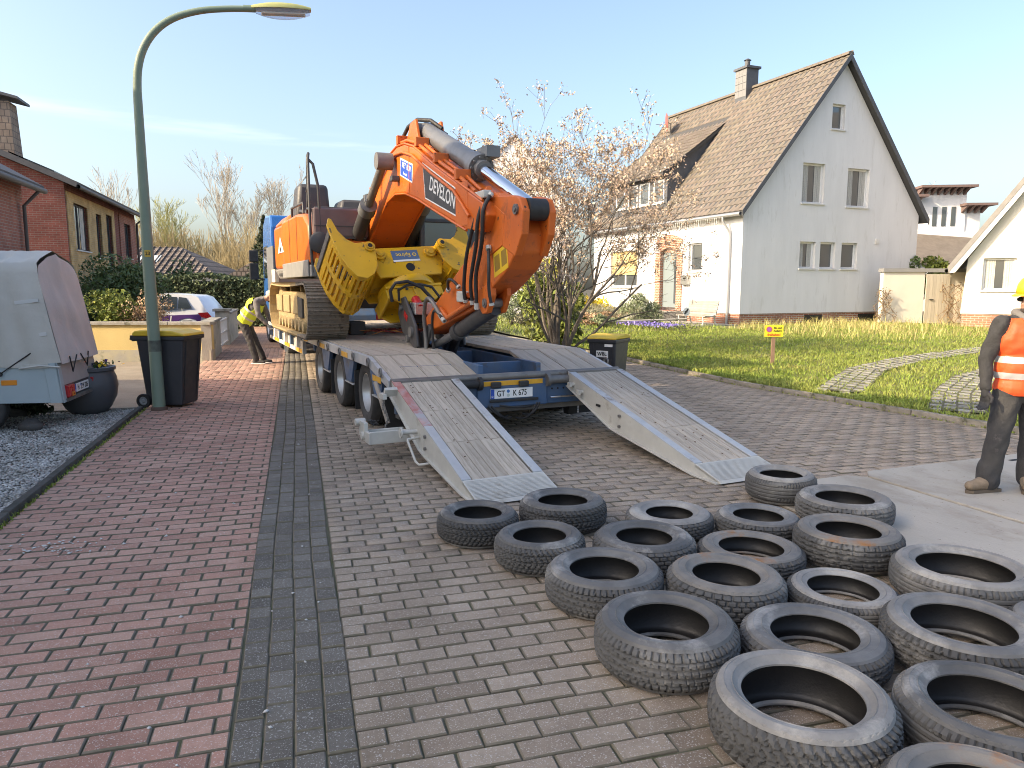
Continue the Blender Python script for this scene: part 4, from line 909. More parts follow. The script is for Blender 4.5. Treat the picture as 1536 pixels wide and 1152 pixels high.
for (y, z, r_) in ((-6.62, 1.52, .05), (-5.85, 1.4, .07), (-5.86, .62, .05), (-3.84, .27, .04)):
    q = MB(); q.cyl((-.20, y, z), (.06 if z < .7 and y < -5 else .20, y, z), r_, n=18); q.cyl((-.21, y, z), (-.198, y, z), r_*.55, n=12); q.build('pin', m_greyst, AR, smooth=40)
# decals
q = MB(); P1 = [(-4.02, 2.33), (-5.42, 1.79), (-5.49, 1.50), (-4.12, 1.93)]
def decal(poly, x, name, m_, par, t=.003):
    q = MB(); q.prism(poly, 'x', x, x - t); return q.build(name, m_, par)
dec = decal([(-4.16, 2.30), (-5.52, 1.78), (-5.60, 1.47), (-4.24, 1.86)], -.2895, 'logo_border', m_ltwht, BO, .002)
decal([(-4.18, 2.275), (-5.46, 1.785), (-5.53, 1.51), (-4.26, 1.87)], -.2895, 'logo_field', m_drk, BO, .004)
dd = Vector((0, -1.38, -.50)).normalized()
txt('DEVELON', .225, m_ltwht, BO, frame((-.2945, -4.86, 1.86), dd, Vector((0, -.2, 1))), ext=.001, sx=.92)
decal([(-3.22, 2.5), (-3.76, 2.34), (-3.74, 2.1), (-3.2, 2.27)], -.2895, 'sticker_border', m_ltwht, BO, .002)
decal([(-3.24, 2.47), (-3.735, 2.325), (-3.715, 2.13), (-3.22, 2.28)], -.2895, 'sticker_field', mat('sticker_blue', (.03, .1, .5), .4), BO, .004)
d2 = Vector((0, -.5, -.155)).normalized()
txt('MET  RCM', .1, m_ltwht, BO, frame((-.2945, -3.5, 2.335), d2, (0, 0, 1)), ext=.001, sx=.85)
txt('Baumasch', .05, m_ltwht, BO, frame((-.2945, -3.44, 2.255), d2, (0, 0, 1)), ext=.001, sx=.9)
decal([(-6.05, 1.12), (-6.38, 1.22), (-6.42, .98), (-6.08, .88)], -.1705, 'warning_sticker', mat('warn_yellow', (.75, .48, .02), .5), AR, .002)
for k in range(2):
    decal([(-6.08 - k*.165, 1.09 + k*.05), (-6.2 - k*.165, 1.125 + k*.05), (-6.23 - k*.165, .975 + k*.05), (-6.1 - k*.165, .935 + k*.05)], -.1723, 'warning_symbol', mat('symbol_brown', (.3, .18, .02), .6), AR, .001)
decal([(1.3, 1.42), (2.05, 1.42), (1.72, 1.22 + .5)], -1.3125, 'model_triangle', m_ltwht, EX, .003)
txt('118c', .13, m_ink, EX, frame((-1.318, 1.72, 1.48), (0, -1, 0), (0, 0, 1)), ext=.001)
# bucket cylinder on the outer side of the stick, links at its tip
a, b, c = Vector((-.06, -5.84, .58)), Vector((-.06, -4.7, .24)), Vector((-.06, -3.72, -.02))
q = MB(); q.cyl(a, b, .09, n=20); q.cyl(b + (a - b).normalized()*.14, b, .105, n=20); q.build('bucket_cylinder', m_drk, EX, smooth=40)
q = MB(); q.cyl(b, c, .05, n=16); q.build('piston_rod', m_cylg, EX, smooth=40)
q = MB()
for s in (-1, 1):
    q.prism([(-3.9, -.1), (-3.68, -.12), (-3.6, .1), (-4.1, .32), (-4.2, .26)], 'x', s*.19, s*.23); q.prism([(-3.85, .04), (-3.72, -.08), (-3.35, .1), (-3.4, .2)], 'x', s*.12, s*.17)
q.build('linkage', m_drk, EX, bevel=.01)
# hoses on the stick
HS = [[(-.21, -5.90, 1.72), (-.27, -5.82, 1.5), (-.29, -5.62, 1.15), (-.27, -5.47, .8), (-.23, -5.42, .62)], [(-.21, -6.00, 1.74), (-.30, -5.97, 1.5), (-.29, -5.87, 1.2), (-.27, -5.67, .85), (-.23, -5.62, .6)], [(-.21, -6.10, 1.72), (-.31, -6.12, 1.55), (-.30, -6.07, 1.3), (-.27, -5.92, 1.1), (-.25, -5.77, .9), (-.23, -5.74, .55)], [(-.21, -6.02, 1.2), (-.26, -6.14, 1.0), (-.25, -6.12, .75), (-.22, -6.12, .6)],
      [(-.23, -5.22, .78), (-.27, -5.12, .86), (-.27, -4.97, .86), (-.22, -4.84, .74)], [(-.23, -4.62, .42), (-.29, -4.42, .62), (-.29, -4.22, .62), (-.27, -4.07, .4), (-.25, -4.07, .05), (-.3, -4.12, -.2)], [(-.23, -4.72, .38), (-.27, -4.47, .5), (-.25, -4.32, .3), (-.23, -4.32, -.05)]]
for k, h in enumerate(HS):
    h = [Vector(p) for p in h]; pts = []
    for i in range(len(h) - 1):
        p0, p1, p2, p3 = h[max(i-1, 0)], h[i], h[i+1], h[min(i+2, len(h)-1)]
        for t in (0, .25, .5, .75): pts.append(.5*((2*p1) + (p2 - p0)*t + (2*p0 - 5*p1 + 4*p2 - p3)*t*t + (3*p1 - p0 - 3*p2 + p3)*t**3))
    pts.append(h[-1]); q = MB(); q.tube(pts, .021 if k < 3 else (.026 if k == 5 else .017), 8); H_ = q.build('hose', m_blk if k != 5 else m_greyst, AR, smooth=60)
    for a_, b_ in ((pts[0], pts[1]), (pts[-2], pts[-1])): q = MB(); q.cyl(a_, b_, .03, n=8); q.build('hose_fitting', m_galv, H_, smooth=40)
for pts in ([(-.2, -5.2, .62), (-.2, -5.45, .70)], [(-.2, -4.5, .52), (-.2, -4.75, .42), (-.2, -5.6, .64)], [(-.2, -5.72, 1.66), (-.2, -6.02, 1.78)]):
    q = MB(); q.tube(pts, .03, 8); q.build('oil_pipe', m_ord, AR, smooth=60)
q = MB(); q.bb(-.28, -.19, -6.06, -5.7, 1.68, 1.76); q.bb(-.26, -.18, -5.4, -5.2, .62, .74); q.build('manifold', m_galv, AR, bevel=.012)
# quick coupler
QC = empty('quick_coupler'); QC.parent = EX
q = MB()
for s in (-1, 1): q.prism([(-3.98, .02), (-3.82, -.02), (-3.3, .18), (-3.12, .42), (-3.2, .62), (-3.42, .66), (-3.9, .28)], 'x', s*.30, s*.34)
q.bb(-.3, .3, -3.45, -3.2, .3, .55); q.build('side_plate', m_drk, QC, bevel=.015)
q = MB(); q.bb(-.345, -.341, -3.58, -3.42, .36, .44, rot=Matrix.Rotation(.5, 3, 'X')); q.build('red_label', m_red, QC)
q = MB(); q.cyl((-.37, -3.75, .2), (-.33, -3.75, .2), .07, n=14); q.cyl((-.37, -3.6, .1), (-.33, -3.6, .1), .05, n=12); q.cyl((-.37, -3.32, .5), (-.33, -3.32, .5), .04, n=12); q.build('pin', m_greyst, QC, smooth=40)
q = MB(); q.bb(-.28, .28, -3.72, -3.5, .42, .58); q.build('shim_plate', mat('bare_steel', (.55, .57, .6), .25, .8), QC, bevel=.01)
q = MB(); q.cyl((-.2, -3.7, .5), (-.2, -3.5, .62), .06, n=12); q.build('grease_cap', m_red, QC)

for ch in list(EX.children):
    if ch.name.split('.')[0] in ('boom', 'stick', 'arm_cylinder', 'piston_rod', 'bucket_cylinder', 'linkage', 'quick_coupler', 'boom_cylinder', 'cylinder_head', 'cylinder_eye'): ch.location.x -= .1
# ================================================================ sorting grab held by the coupler
GB = empty('sorting_grab', tr(-.40, 2.8, DZ + .82), TA, 'yellow sorting grab with slotted open jaws held beneath the boom', 'grab')
GB.rotation_euler = (R(-34), R(-4), TA + R(6))
q = MB()
for s in (-1, 1): q.prism([(-.60, .30), (-.52, .40), (.52, .40), (.60, .30), (.46, -.08), (-.46, -.08)], 'y', s*.30, s*.34)
q.bb(-.5, .5, -.3, .3, .05, .36); q.build('frame', m_ylw, GB, bevel=.012)
q = MB(); q.lathe([(.02, -.2), (.40, -.2), (.42, -.17), (.42, -.12), (.40, -.09), (.02, -.09)], 36); q.build('slew_ring', m_ylw, GB, smooth=40)
q = MB(); q.bb(-.42, .42, -.30, .30, -.24, -.2)
for s in (-1, 1): q.prism([(-.40, -.22), (.40, -.22), (.38, -.36), (.26, -.46), (-.26, -.46), (-.38, -.36)], 'y', s*.24, s*.28)
q.bb(-.03, .03, -.3, .3, -.46, -.22); q.bb(-.42, -.38, -.27, .27, -.38, -.22); q.bb(.38, .42, -.27, .27, -.38, -.22); q.build('mount_bracket', m_ylw, GB, bevel=.01)
for k in range(5):
    q = MB(); q.cyl((-.24 + k*.12, -.30, -.26), (-.24 + k*.12, -.27, -.26), .02, n=8); q.build('bolt', m_drk, GB)
q = MB(); q.cyl((.02, -.345, .06), (.02, -.30, .06), .065, n=20); q.build('access_hole', m_ink, GB)
for s in (-1, 1):
    J = empty('jaw'); J.parent = GB
    C_ = [(.50, .04), (.58, -.09), (.70, -.16), (.83, -.12), (.92, .03), (.98, .22), (1.01, .42), (1.0, .62)]
    def crv(t):
        f = t*(len(C_) - 1); i = min(int(f), len(C_) - 2); k = f - i; return (C_[i][0] + (C_[i+1][0] - C_[i][0])*k, C_[i][1] + (C_[i+1][1] - C_[i][1])*k)
    # slotted shell: cross bars with gaps, three longitudinal bands
    for (t0, t1, y0, y1) in [(0, .14, -.46, .46), (.86, 1., -.46, .46), (.14, .86, -.46, -.38), (.14, .86, -.05, .05), (.14, .86, .38, .46)]:
        n = 8; q = MB()
        for i in range(n):
            (x1, z1), (x2, z2) = crv(t0 + (t1 - t0)*i/n), crv(t0 + (t1 - t0)*(i+1)/n); nx, nz = (z2 - z1), -(x2 - x1); l = math.hypot(nx, nz); nx, nz = nx/l*.03, nz/l*.03
            q.prism([(s*x1, z1), (s*x2, z2), (s*(x2 - nx), z2 - nz), (s*(x1 - nx), z1 - nz)], 'y', y0, y1)
        q.build('shell_band', m_ylw, J, recalc=True, smooth=30)
    for k in range(10):
        t0 = .14 + .72*k/10 + .012; (x1, z1), (x2, z2) = crv(t0), crv(t0 + .036); nx, nz = (z2 - z1), -(x2 - x1); l = math.hypot(nx, nz); nx, nz = nx/l*.03, nz/l*.03
        for (y0, y1) in ((-.38, -.05), (.05, .38)):
            q = MB(); q.prism([(s*x1, z1), (s*x2, z2), (s*(x2 - nx), z2 - nz), (s*(x1 - nx), z1 - nz)], 'y', y0, y1); q.build('bar', m_ylw, J, recalc=True)
    for yy in (-.47, .43):
        q = MB(); q.prism([(s*x, z) for x, z in [(.46, .34), (.47, .26), (.49, .1), (.50, .04), (.58, -.09), (.70, -.16), (.83, -.12), (.92, .03), (.98, .22), (1.01, .42), (1.03, .72), (.98, .84), (.94, .82), (.90, .62), (.82, .48), (.72, .41), (.6, .42), (.5, .40)]], 'y', yy, yy + .04); q.build('cheek_plate', m_ylw, J, bevel=.008)
    q = MB(); q.bb(s*1.0 - .02, s*1.0 + .02, -.47, .47, .58, .68); q.build('cutting_edge', m_greyst, J, bevel=.01)
    q = MB(); q.cyl((s*.54, -.50, .33), (s*.54, .50, .33), .075, n=20); q.cyl((s*.54, -.515, .33), (s*.54, -.5, .33), .05, n=16); q.build('pivot', m_ylw, J, smooth=40)
    q = MB(); q.cyl((s*.54, -.52, .33), (s*.54, -.515, .33), .032, n=12); q.build('pivot_bore', m_ink, J)
    q = MB(); q.cyl((s*.38, -.38, .28), (s*.38, -.33, .28), .085, n=20); q.cyl((s*.38, -.40, .28), (s*.38, -.38, .28), .05, n=12); q.build('link_pin', m_ylw, GB, smooth=40)
    q = MB(); q.prism([(s*x, z) for x, z in [(.42, .18), (.55, .12), (.7, -.08), (.66, -.12), (.5, .0), (.4, .08)]], 'y', -.3, .3); q.build('jaw_rib', m_ylw, J, bevel=.01)
q = MB(); q.bb(-.2, .2, -.3435, -.3405, .16, .34); q.build('sticker', mat('sticker_slate', (.1, .16, .28), .45), GB)
q = MB(); q.bb(-.2, .2, -.3445, -.3436, .155, .185); q.build('sticker_stripe', m_ltwht, GB)
txt('Epiroc', .085, mat('sticker_yellow', (.8, .55, .1), .5), GB, frame((-.03, -.3445, .265), (-1, 0, 0), (0, 0, -1)), ext=.0008)
q = MB(); q.lathe([(.018, -.001), (.03, -.001), (.03, .001), (.018, .001)], 16, (.14, -.3445, .265), 'y', closed=True); q.build('emblem', mat('sticker_yellow', (.8, .55, .1), .5), GB)
q = MB(); q.tube([(-.36 + .07*math.cos(t), -.343, .2 - .055*math.sin(t)) for t in (math.pi/2, math.pi/2 + 2.094, math.pi/2 + 4.189)], .003, 4, closed=True); q.build('warning_triangle', m_ink, GB)
for k in range(2):
    q = MB(); q.tube([(-.39 + .1*k, -.29, -.44), (-.42 + .12*k, -.40, -.34), (-.36 + .14*k, -.5, -.29 - .05*k), (-.2 + .16*k, -.54, -.30 - .06*k), (-.02 + .15*k, -.52, -.40), (.12 + .12*k, -.46, -.58)], .024 - .006*k, 8); q.build('hose', m_blk, GB, smooth=60)
# lashing straps in a heap on the deck behind the coupler
ST = empty('lashing_strap', tr(.0, 4.6, DZ), TA, 'dark red and orange lashing straps heaped on the deck under the excavator', 'strap')
m_strap = mat('strap_red', (.22, .03, .035), .8, c2=(.3, .06, .05), vs=8); m_stro = mat('strap_orange', (.6, .25, .06), .8, c2=(.5, .18, .05), vs=8)
for k in range(7):
    x0 = -.55 + k*.17; q = MB(); n = 10
    pts = [Vector((x0 + .22*math.sin(i*.9 + k), -.5 + .16*i*.6 + jit(.04), .03 + .05*abs(math.sin(i*1.3 + k)))) for i in range(n)]
    for a, b in zip(pts, pts[1:]): q.add([a, a + Vector((.05, 0, .004)), b + Vector((.05, 0, .004)), b, a - Vector((0, 0, .006)), b - Vector((0, 0, .006))], [(0, 1, 2, 3), (0, 3, 5, 4)])
    q.build('webbing', m_strap if k % 3 else m_stro, ST)
q = MB(); q.bb(-.8, -.55, -.1, .2, 0, .22); q.bb(.55, .8, .2, .5, 0, .2); q.build('ratchet_box', m_drk, ST, bevel=.015)
# ================================================================ helpers for buildings and plants
def cut(o, boxes):
    """cut rectangular openings (x0,x1,y0,y1,z0,z1) out of a solid mesh object"""
    q = MB()
    for b in boxes: q.bb(*b)
    c = link('cutter', q.mesh('cutter', o.data.materials[0])); c.parent = o.parent; c.matrix_parent_inverse.identity()
    m = o.modifiers.new('cut', 'BOOLEAN'); m.object = c; m.operation = 'DIFFERENCE'; m.solver = 'EXACT'
    bpy.context.view_layer.update(); dg = bpy.context.evaluated_depsgraph_get()
    me = bpy.data.meshes.new_from_object(o.evaluated_get(dg)); o.modifiers.remove(m); o.data = me; bpy.data.objects.remove(c)
m_wf = mat('window_white', (.78, .78, .77), .45); m_wgl = glass_mat('window_glass', (.07, .08, .085)); m_sill = mat('sill_stone', (.62, .62, .6), .7)
m_anth = mat('anthracite_frame', (.035, .038, .042), .5); m_curt = mat('net_curtain', (.5, .49, .46), .9, c2=(.38, .37, .34), vs=3, stretch=(9, 9, .5))
def window(parent, M, w, h, fm=None, mull=0, sill=True, inset=.12, curtain=False, shutter=0., name='window'):
    """M: origin at the opening's lower centre on the wall face, X right, Y up, Z outwards"""
    fm = fm or m_wf; e = empty(name); e.parent = parent; e.matrix_local = M; t = .07; z0, z1 = -inset - .06, -inset
    q = MB(); q.bb(-w/2, w/2, 0, t, z0, z1); q.bb(-w/2, w/2, h - t, h, z0, z1); q.bb(-w/2, -w/2 + t, t, h - t, z0, z1); q.bb(w/2 - t, w/2, t, h - t, z0, z1)
    for k in range(mull): x = -w/2 + w*(k + 1)/(mull + 1); q.bb(x - .05, x + .05, t, h - t, z0, z1)
    q.build('frame', fm, e, bevel=.008)
    q = MB(); q.bb(-w/2 + t*.5, w/2 - t*.5, t*.5, h - t*.5, z0 + .012, z0 + .024); q.build('pane', m_wgl, e)
    if curtain:
        for s in (-1, 1):
            q = MB(); q.grid(lambda u, v: (s*(w/2 - t - u*w*.3), t + v*(h - 2*t), z0 + .03 + .008*math.sin(u*26)), 14, 2); q.build('curtain', m_curt, e, smooth=60)
    if shutter > 0:
        n = max(3, int(shutter/.055))
        for k in range(n): q = MB(); q.bb(-w/2 + .02, w/2 - .02, h - shutter + k*shutter/n + .004, h - shutter + (k + 1)*shutter/n - .002, z1 + .01, z1 + .03); q.build('shutter_slat', mat('shutter_wood', (.66, .5, .24), .7, c2=(.56, .41, .18), vs=4, rnd=.1), e)
    if sill: q = MB(); q.bb(-w/2 - .05, w/2 + .05, -.05, 0, -inset, .06); q.build('sill', m_sill, e, bevel=.006)
    return e
def tile_mesh(w, l, m_, prof=.028):
    q = MB(); xs = [-.5, -.3, -.1, .12, .3, .5]; zs = [0, .0, .006, prof, prof*.9, .004]
    V = []; n = len(xs)
    for (yy, dz) in ((0, 0), (l, -.03)):
        for x, z in zip(xs, zs): V.append((x*w, yy, z + dz))
    for x, z in zip(xs, zs): V.append((x*w, 0, z - .022))
    F = [(i, i + 1, n + i + 1, n + i) for i in range(n - 1)] + [(2*n + i, 2*n + i + 1, i + 1, i) for i in range(n - 1)]
    q.add(V, F); return q.mesh('roof_tile', m_)
def tile_roof(parent, P0, along, up, L, S, m_, tw=.3, tl=.345, nsep=300, inside=None, Wm=None):
    """P0 eave corner in the parent's frame, along the eave, up the slope; single tiles where they show largest"""
    along, up = Vector(along).normalized(), Vector(up).normalized(); nx = int(L/tw); ny = int(S/tl); items = []
    nrm = along.cross(up)
    if nrm.z < 0: nrm = -nrm; 
    for j in range(ny + 1):
        for i in range(nx):
            p = Vector(P0) + along*((i + .5)*L/nx) + up*(j*S/(ny + .55))
            if inside and not inside(p): continue
            wp = Wm @ p; q = cam_px(wp); items.append((q[2] if q and -30 < q[0] < 1566 else 1e5, p))
    items.sort(key=lambda t: t[0]); me = tile_mesh(L/nx + .012, S/(ny + .55) + .06, m_)
    x = along if along.cross(up).dot(nrm) > 0 else -along
    M3 = Matrix((x, up, nrm)).transposed()
    for k, (d, p) in enumerate(items[:nsep]):
        o = link('roof_tile', me, parent); o.matrix_local = Matrix.Translation(p + nrm*(.012 + jit(.003))) @ (M3 @ Matrix.Rotation(jit(.012), 3, 'X')).to_4x4()
    if items[nsep:]:
        V = np.array([v.co for v in me.vertices], np.float32); F = np.array([tuple(f.vertices) for f in me.polygons], np.int32); A = np.array(M3, np.float32)
        W = V @ A.T; allV = np.concatenate([W + np.array(p + nrm*(.012 + jit(.003)), np.float32) for _, p in items[nsep:]]); k = len(items) - nsep
        o = np_mesh('further_tiles', allV, (F[None] + np.arange(k)[:, None, None]*len(V)).reshape(-1, 4), m_, np.repeat(NR.random(k), len(F)), parent); o['kind'] = 'stuff'
def leaves(name, P, size, m_, parent=None, up=.0, aspect=.5):
    """small leaf quads at points P, random attitude"""
    P = np.asarray(P, np.float32); n = len(P); a = NR.normal(size=(n, 3)); a[:, 2] += up; a /= np.linalg.norm(a, axis=1)[:, None]; b = NR.normal(size=(n, 3)); b -= (b*a).sum(1)[:, None]*a; b /= np.linalg.norm(b, axis=1)[:, None]
    s = (size*NR.uniform(.6, 1.4, n))[:, None]; V = np.stack([P - a*s, P + b*s*aspect, P + a*s, P - b*s*aspect], 1).reshape(-1, 3); F = np.arange(n*4).reshape(-1, 4)
    return np_mesh(name, V, F, m_, NR.random(n), parent)
def blob_pts(c, r, n, lumps=22, fill=.4, flat=-.9, seed=0):
    """points in the outer layer of an uneven bush"""
    rg = np.random.default_rng(seed + 11); cs = rg.normal(size=(lumps, 3)); cs /= np.linalg.norm(cs, axis=1)[:, None]; cs *= rg.uniform(.3, .82, (lumps, 1)); rr = rg.uniform(.2, .52, lumps)
    k = rg.integers(0, lumps, n); d = rg.normal(size=(n, 3)); d /= np.linalg.norm(d, axis=1)[:, None]
    p = cs[k] + d*(rr[k]*(fill + (1 - fill)*rg.random(n)**.4))[:, None]; p = p[p[:, 2] > flat]
    return p*np.array(r) + np.array(c)
m_bark = mat('bark', (.1, .08, .06), .9, c2=(.16, .135, .105), vs=9, bump=.6, bs=40)
def bush(name, c, r, n, size, m_, label, seed=0, cat='shrub', group=None, stems=6, up=.2, aspect=.5):
    e = empty(name, (c[0], c[1], c[2]), 0, label, cat, group)
    leaves('foliage', blob_pts((0, 0, r[2]*.95), r, n, seed=seed, flat=-.95), size, m_, e, up, aspect)
    q = MB(); rg = random.Random(seed)
    for k in range(stems):
        a = rg.random()*6.28; q.tube([(0.05*math.cos(a), .05*math.sin(a), 0), (r[0]*.3*math.cos(a), r[1]*.3*math.sin(a), r[2]*.7), (r[0]*.55*math.cos(a), r[1]*.55*math.sin(a), r[2]*1.25)], [.025*r[2] + .008, .012*r[2] + .005, .004], 5)
    q.build('stem', m_bark, e, smooth=60); return e
def grow(mb, tips, p, d, L, r, depth, rg, spread=.5, kids=3, upw=.15, nseg=4, minr=.004, shrink=.68, allp=None):
    pts = [p]; rs = [r]; q = p; dd = d.copy()
    for i in range(nseg):
        dd = (dd + Vector((rg.gauss(0, .13), rg.gauss(0, .13), rg.gauss(0, .10) + upw*.25))).normalized(); q = q + dd*(L/nseg); pts.append(q); rs.append(max(minr, r*(1 - .45*(i + 1)/nseg)))
    mb.tube(pts, rs, 7 if r > .05 else (5 if r > .015 else 3), caps=False)
    if allp is not None and depth <= 2: allp += pts[1:]
    if depth == 0: tips.append((q, dd)); return
    for k in range(kids if rg.random() < .75 else kids - 1):
        t = .35 + .65*(k + rg.random())/kids; i = min(nseg - 1, int(t*nseg)); b = pts[i + 1]
        ax = Vector((rg.gauss(0, 1), rg.gauss(0, 1), rg.gauss(0, 1))); ax = (ax - dd*ax.dot(dd)).normalized()
        nd = (dd*math.cos(spread*rg.uniform(.6, 1.3)) + ax*math.sin(spread*rg.uniform(.6, 1.3))).normalized(); nd.z += upw; nd.normalize()
        grow(mb, tips, b, nd, L*shrink*rg.uniform(.75, 1.2), max(minr, rs[i + 1]*.68), depth - 1, rg, spread, kids, upw, max(2, nseg - 1), minr, shrink, allp)

# ================================================================ street lamp
m_lampg = mat('lamp_green', (.17, .23, .17), .55, c2=(.21, .27, .2), vs=2, c3=(.1, .08, .055), s3=3, t3=.68, bump=.06)
LP = empty('street_lamp', (-4.8, 9.85, 0), 0, 'pale green steel street lamp with a curved arm beside the black bin', 'street lamp')
q = MB(); arm = [(0, 4.16), (.03, 4.46), (.12, 4.72), (.28, 4.94), (.5, 5.10), (.8, 5.21), (1.15, 5.27), (1.5, 5.30)]
cp = [Vector((x, 0, z)) for x, z in [(0, 3.85)] + arm + [(1.7, 5.31)]]; fine = []
for i in range(1, len(cp) - 2):
    for t in (0, .2, .4, .6, .8):
        p0, p1, p2, p3 = cp[i-1:i+3]; v = .5*((2*p1) + (p2 - p0)*t + (2*p0 - 5*p1 + 4*p2 - p3)*t*t + (3*p1 - p0 - 3*p2 + p3)*t**3); fine.append((v.x, v.z))
q.tube([(0, 0, 0), (-.004, 0, .35), (-.02, 0, 1.9), (-.02, 0, 3.2)] + [(SR.x*x - .02, SR.y*x, z) for x, z in fine], [.082, .08, .074, .06] + [.053 - .015*i/len(fine) for i in range(len(fine))], 18); q.build('pole', m_lampg, LP, smooth=60)
q = MB(); q.lathe([(.105, 0), (.105, .03), (.09, .05)], 18); q.build('base_ring', mat('rust_brown', (.11, .07, .05), .8), LP, smooth=40)
q = MB(); q.lathe([(.083, .8), (.082, .95)], 18, (-.008, 0, 0)); q.build('patch', mat('dark_scuff', (.07, .075, .065), .8, c2=(.14, .17, .13), vs=8), LP, smooth=40)
q = MB(); q.add([(-.02 + .0755*math.sin(t), -.0755*math.cos(t), z) for z in (2.05, 2.14) for t in (-.1, .15, .4, .65, .9)], [(k, k + 1, k + 6, k + 5) for k in range(4)]); q.build('number_label', mat('number_yellow', (.6, .4, .06), .6), LP, smooth=40)
txt('23', .06, m_ink, LP, frame((.012, -.0705, 2.095), (1, .42, 0), (0, 0, 1)))
hd = Vector((SR.x, SR.y, .055)).normalized(); hb = Vector((SR.x*1.46 - .02, SR.y*1.46, 5.30)); sd = Vector((-SR.y, SR.x, 0)); hu = sd.cross(hd)*-1
if hu.z < 0: hu = -hu
def lampbox(q, prof, x0, x1, w, n=8):
    """rounded-section body along the head"""
    k = len(prof); V = []
    for j in range(n + 1):
        t = j/n; e = min(1, math.sin(math.pi*min(max(t, .04), .96))**.35)
        for (a, b) in prof: V.append(hb + hd*(x0 + (x1 - x0)*t) + sd*(a*w*e) + hu*(b*e))
    F = [(j*k + i, j*k + (i + 1) % k, (j + 1)*k + (i + 1) % k, (j + 1)*k + i) for j in range(n) for i in range(k)] + [tuple(range(k)), tuple(range(n*k, (n + 1)*k))[::-1]]
    q.add(V, F)
q = MB(); lampbox(q, [(-1, 0), (-.95, .04), (-.6, .075), (0, .085), (.6, .075), (.95, .04), (1, 0)], -.02, .74, .11); q.build('housing', mat('lamp_cap_yellowgreen', (.42, .43, .16), .5, c2=(.36, .37, .15), vs=3), LP, smooth=50)
q = MB(); lampbox(q, [(-.9, -.004), (-.85, -.07), (-.55, -.105), (0, -.115), (.55, -.105), (.85, -.07), (.9, -.004)], .03, .72, .11); gl = q.build('glass_bowl', None or bpy.data.materials.new('lamp_glass'), LP, smooth=50)
gm = gl.data.materials[0]; gm.use_nodes = True; gp = gm.node_tree.nodes['Principled BSDF']; gp.inputs['Base Color'].default_value = (.9, .9, .9, 1); gp.inputs['Transmission Weight'].default_value = .92; gp.inputs['Roughness'].default_value = .12; gp.inputs['IOR'].default_value = 1.15
q = MB()
for s in (-1, 1): q.cyl(hb + hd*.1 + sd*.03*s - hu*.045, hb + hd*.66 + sd*.03*s - hu*.045, .013, n=10)
q.build('tube', mat('lamp_tube', (.75, .72, .68), .4), LP, smooth=40)
q = MB(); q.cyl(hb - hd*.12, hb + hd*.03, .045, n=12); q.build('collar', m_lampg, LP, smooth=40)

# ================================================================ wheelie bins
m_bin = mat('bin_plastic', (.035, .037, .042), .5, c2=(.045, .047, .052), vs=3, bump=.03, bs=50)
m_lid = mat('lid_yellow', (.72, .5, .03), .5, c2=(.62, .43, .05), vs=4)
def bin_(loc, rz, H, W, D, label, sticker=None):
    """front faces -y, wheels at +y"""
    e = empty('wheelie_bin', loc, rz, label, 'bin'); a, b = W/2, D/2; zr = H*.90
    q = MB(); q.taper(-a*.78, a*.78, -b*.66, b*.70, .035, -a*.95, a*.95, -b*.92, b*.92, zr); B = q.build('body', m_bin, e, bevel=.018)
    q = MB(); q.taper(-a, a, -b*.98, b*.98, zr - .035, -a*1.01, a*1.01, -b, b, zr + .02); q.build('rim', m_bin, e, bevel=.012)
    q = MB(); q.prism([(-b*1.02, zr + .022), (b*1.0, zr + .022), (b*1.06, zr + .05), (b*.95, H - .012), (b*.4, H), (-b*.5, H - .012), (-b*.95, zr + .055)], 'x', -a*1.03, a*1.03); q.build('lid', m_lid, e, bevel=.02)
    q = MB(); q.bb(-a*.8, a*.8, b*.96, b*1.16, zr - .05, zr - .02); q.cyl((-a*.85, b*1.17, zr - .02), (a*.85, b*1.17, zr - .02), .017, n=10)
    for x in (-a*.85, a*.85, 0): q.bb(x - .015, x + .015, b*.9, b*1.17, zr - .035, zr + .03)
    q.build('handle', m_bin, e, smooth=40)
    q = MB()
    for x in (-.3, .3): q.prism([(-b*.7, .1), (-b*.715, .1), (-b*.93, zr - .05), (-b*.90, zr - .05)], 'x', x*W - .01, x*W + .01)
    q.build('front_rib', m_bin, e)
    for s in (-1, 1):
        w = empty('wheel'); w.parent = e; w.location = (s*a*.86, b*.80, .1)
        q = MB(); q.lathe([(.06, -.025), (.095, -.025), (.1, -.015), (.1, .015), (.095, .025), (.06, .025)], 24, ax='x', closed=True); q.build('tyre', m_blk, w, smooth=40)
        q = MB(); q.lathe([(.062, s*.012), (.05, s*.018), (.03, s*.01), (.02, s*.022), (.001, s*.022)], 20, ax='x'); q.build('rim', mat('wheel_hub_grey', (.3, .3, .3), .5), w, smooth=40)
    q = MB(); q.cyl((-a*.8, b*.8, .1), (a*.8, b*.8, .1), .012, n=8); q.build('axle', m_greyst, e)
    if sticker:
        q = MB(); q.bb(-.1, .1, -b*.865, -b*.855, zr*.70, zr*.70 + .1, rot=Matrix.Rotation(.08, 3, 'X')); q.build('sticker', m_ltwht, e)
        txt(sticker, .075, m_ink, e, frame((0, -b*.885, zr*.70 + .05), (1, 0, 0), (0, -.08, 1)))
        q = MB(); q.bb(a*.2, a*.75, -b*.945, -b*.935, zr - .09, zr - .05); q.build('label', m_ltwht, e)
    else:
        q = MB(); q.bb(a*.94, a*.955, -b*.3, b*.0, zr - .2, zr - .1); q.build('label', m_ltwht, e)
    return e
bin_((-4.78, 10.24, 0), R(86), 1.08, .58, .72, 'tall black wheelie bin with yellow lid standing behind the lamp post')
bin_((1.5, 11.35, 0), R(-32), .94, .48, .55, 'black wheelie bin with yellow lid and white sticker behind the right ramp', 'WBL')

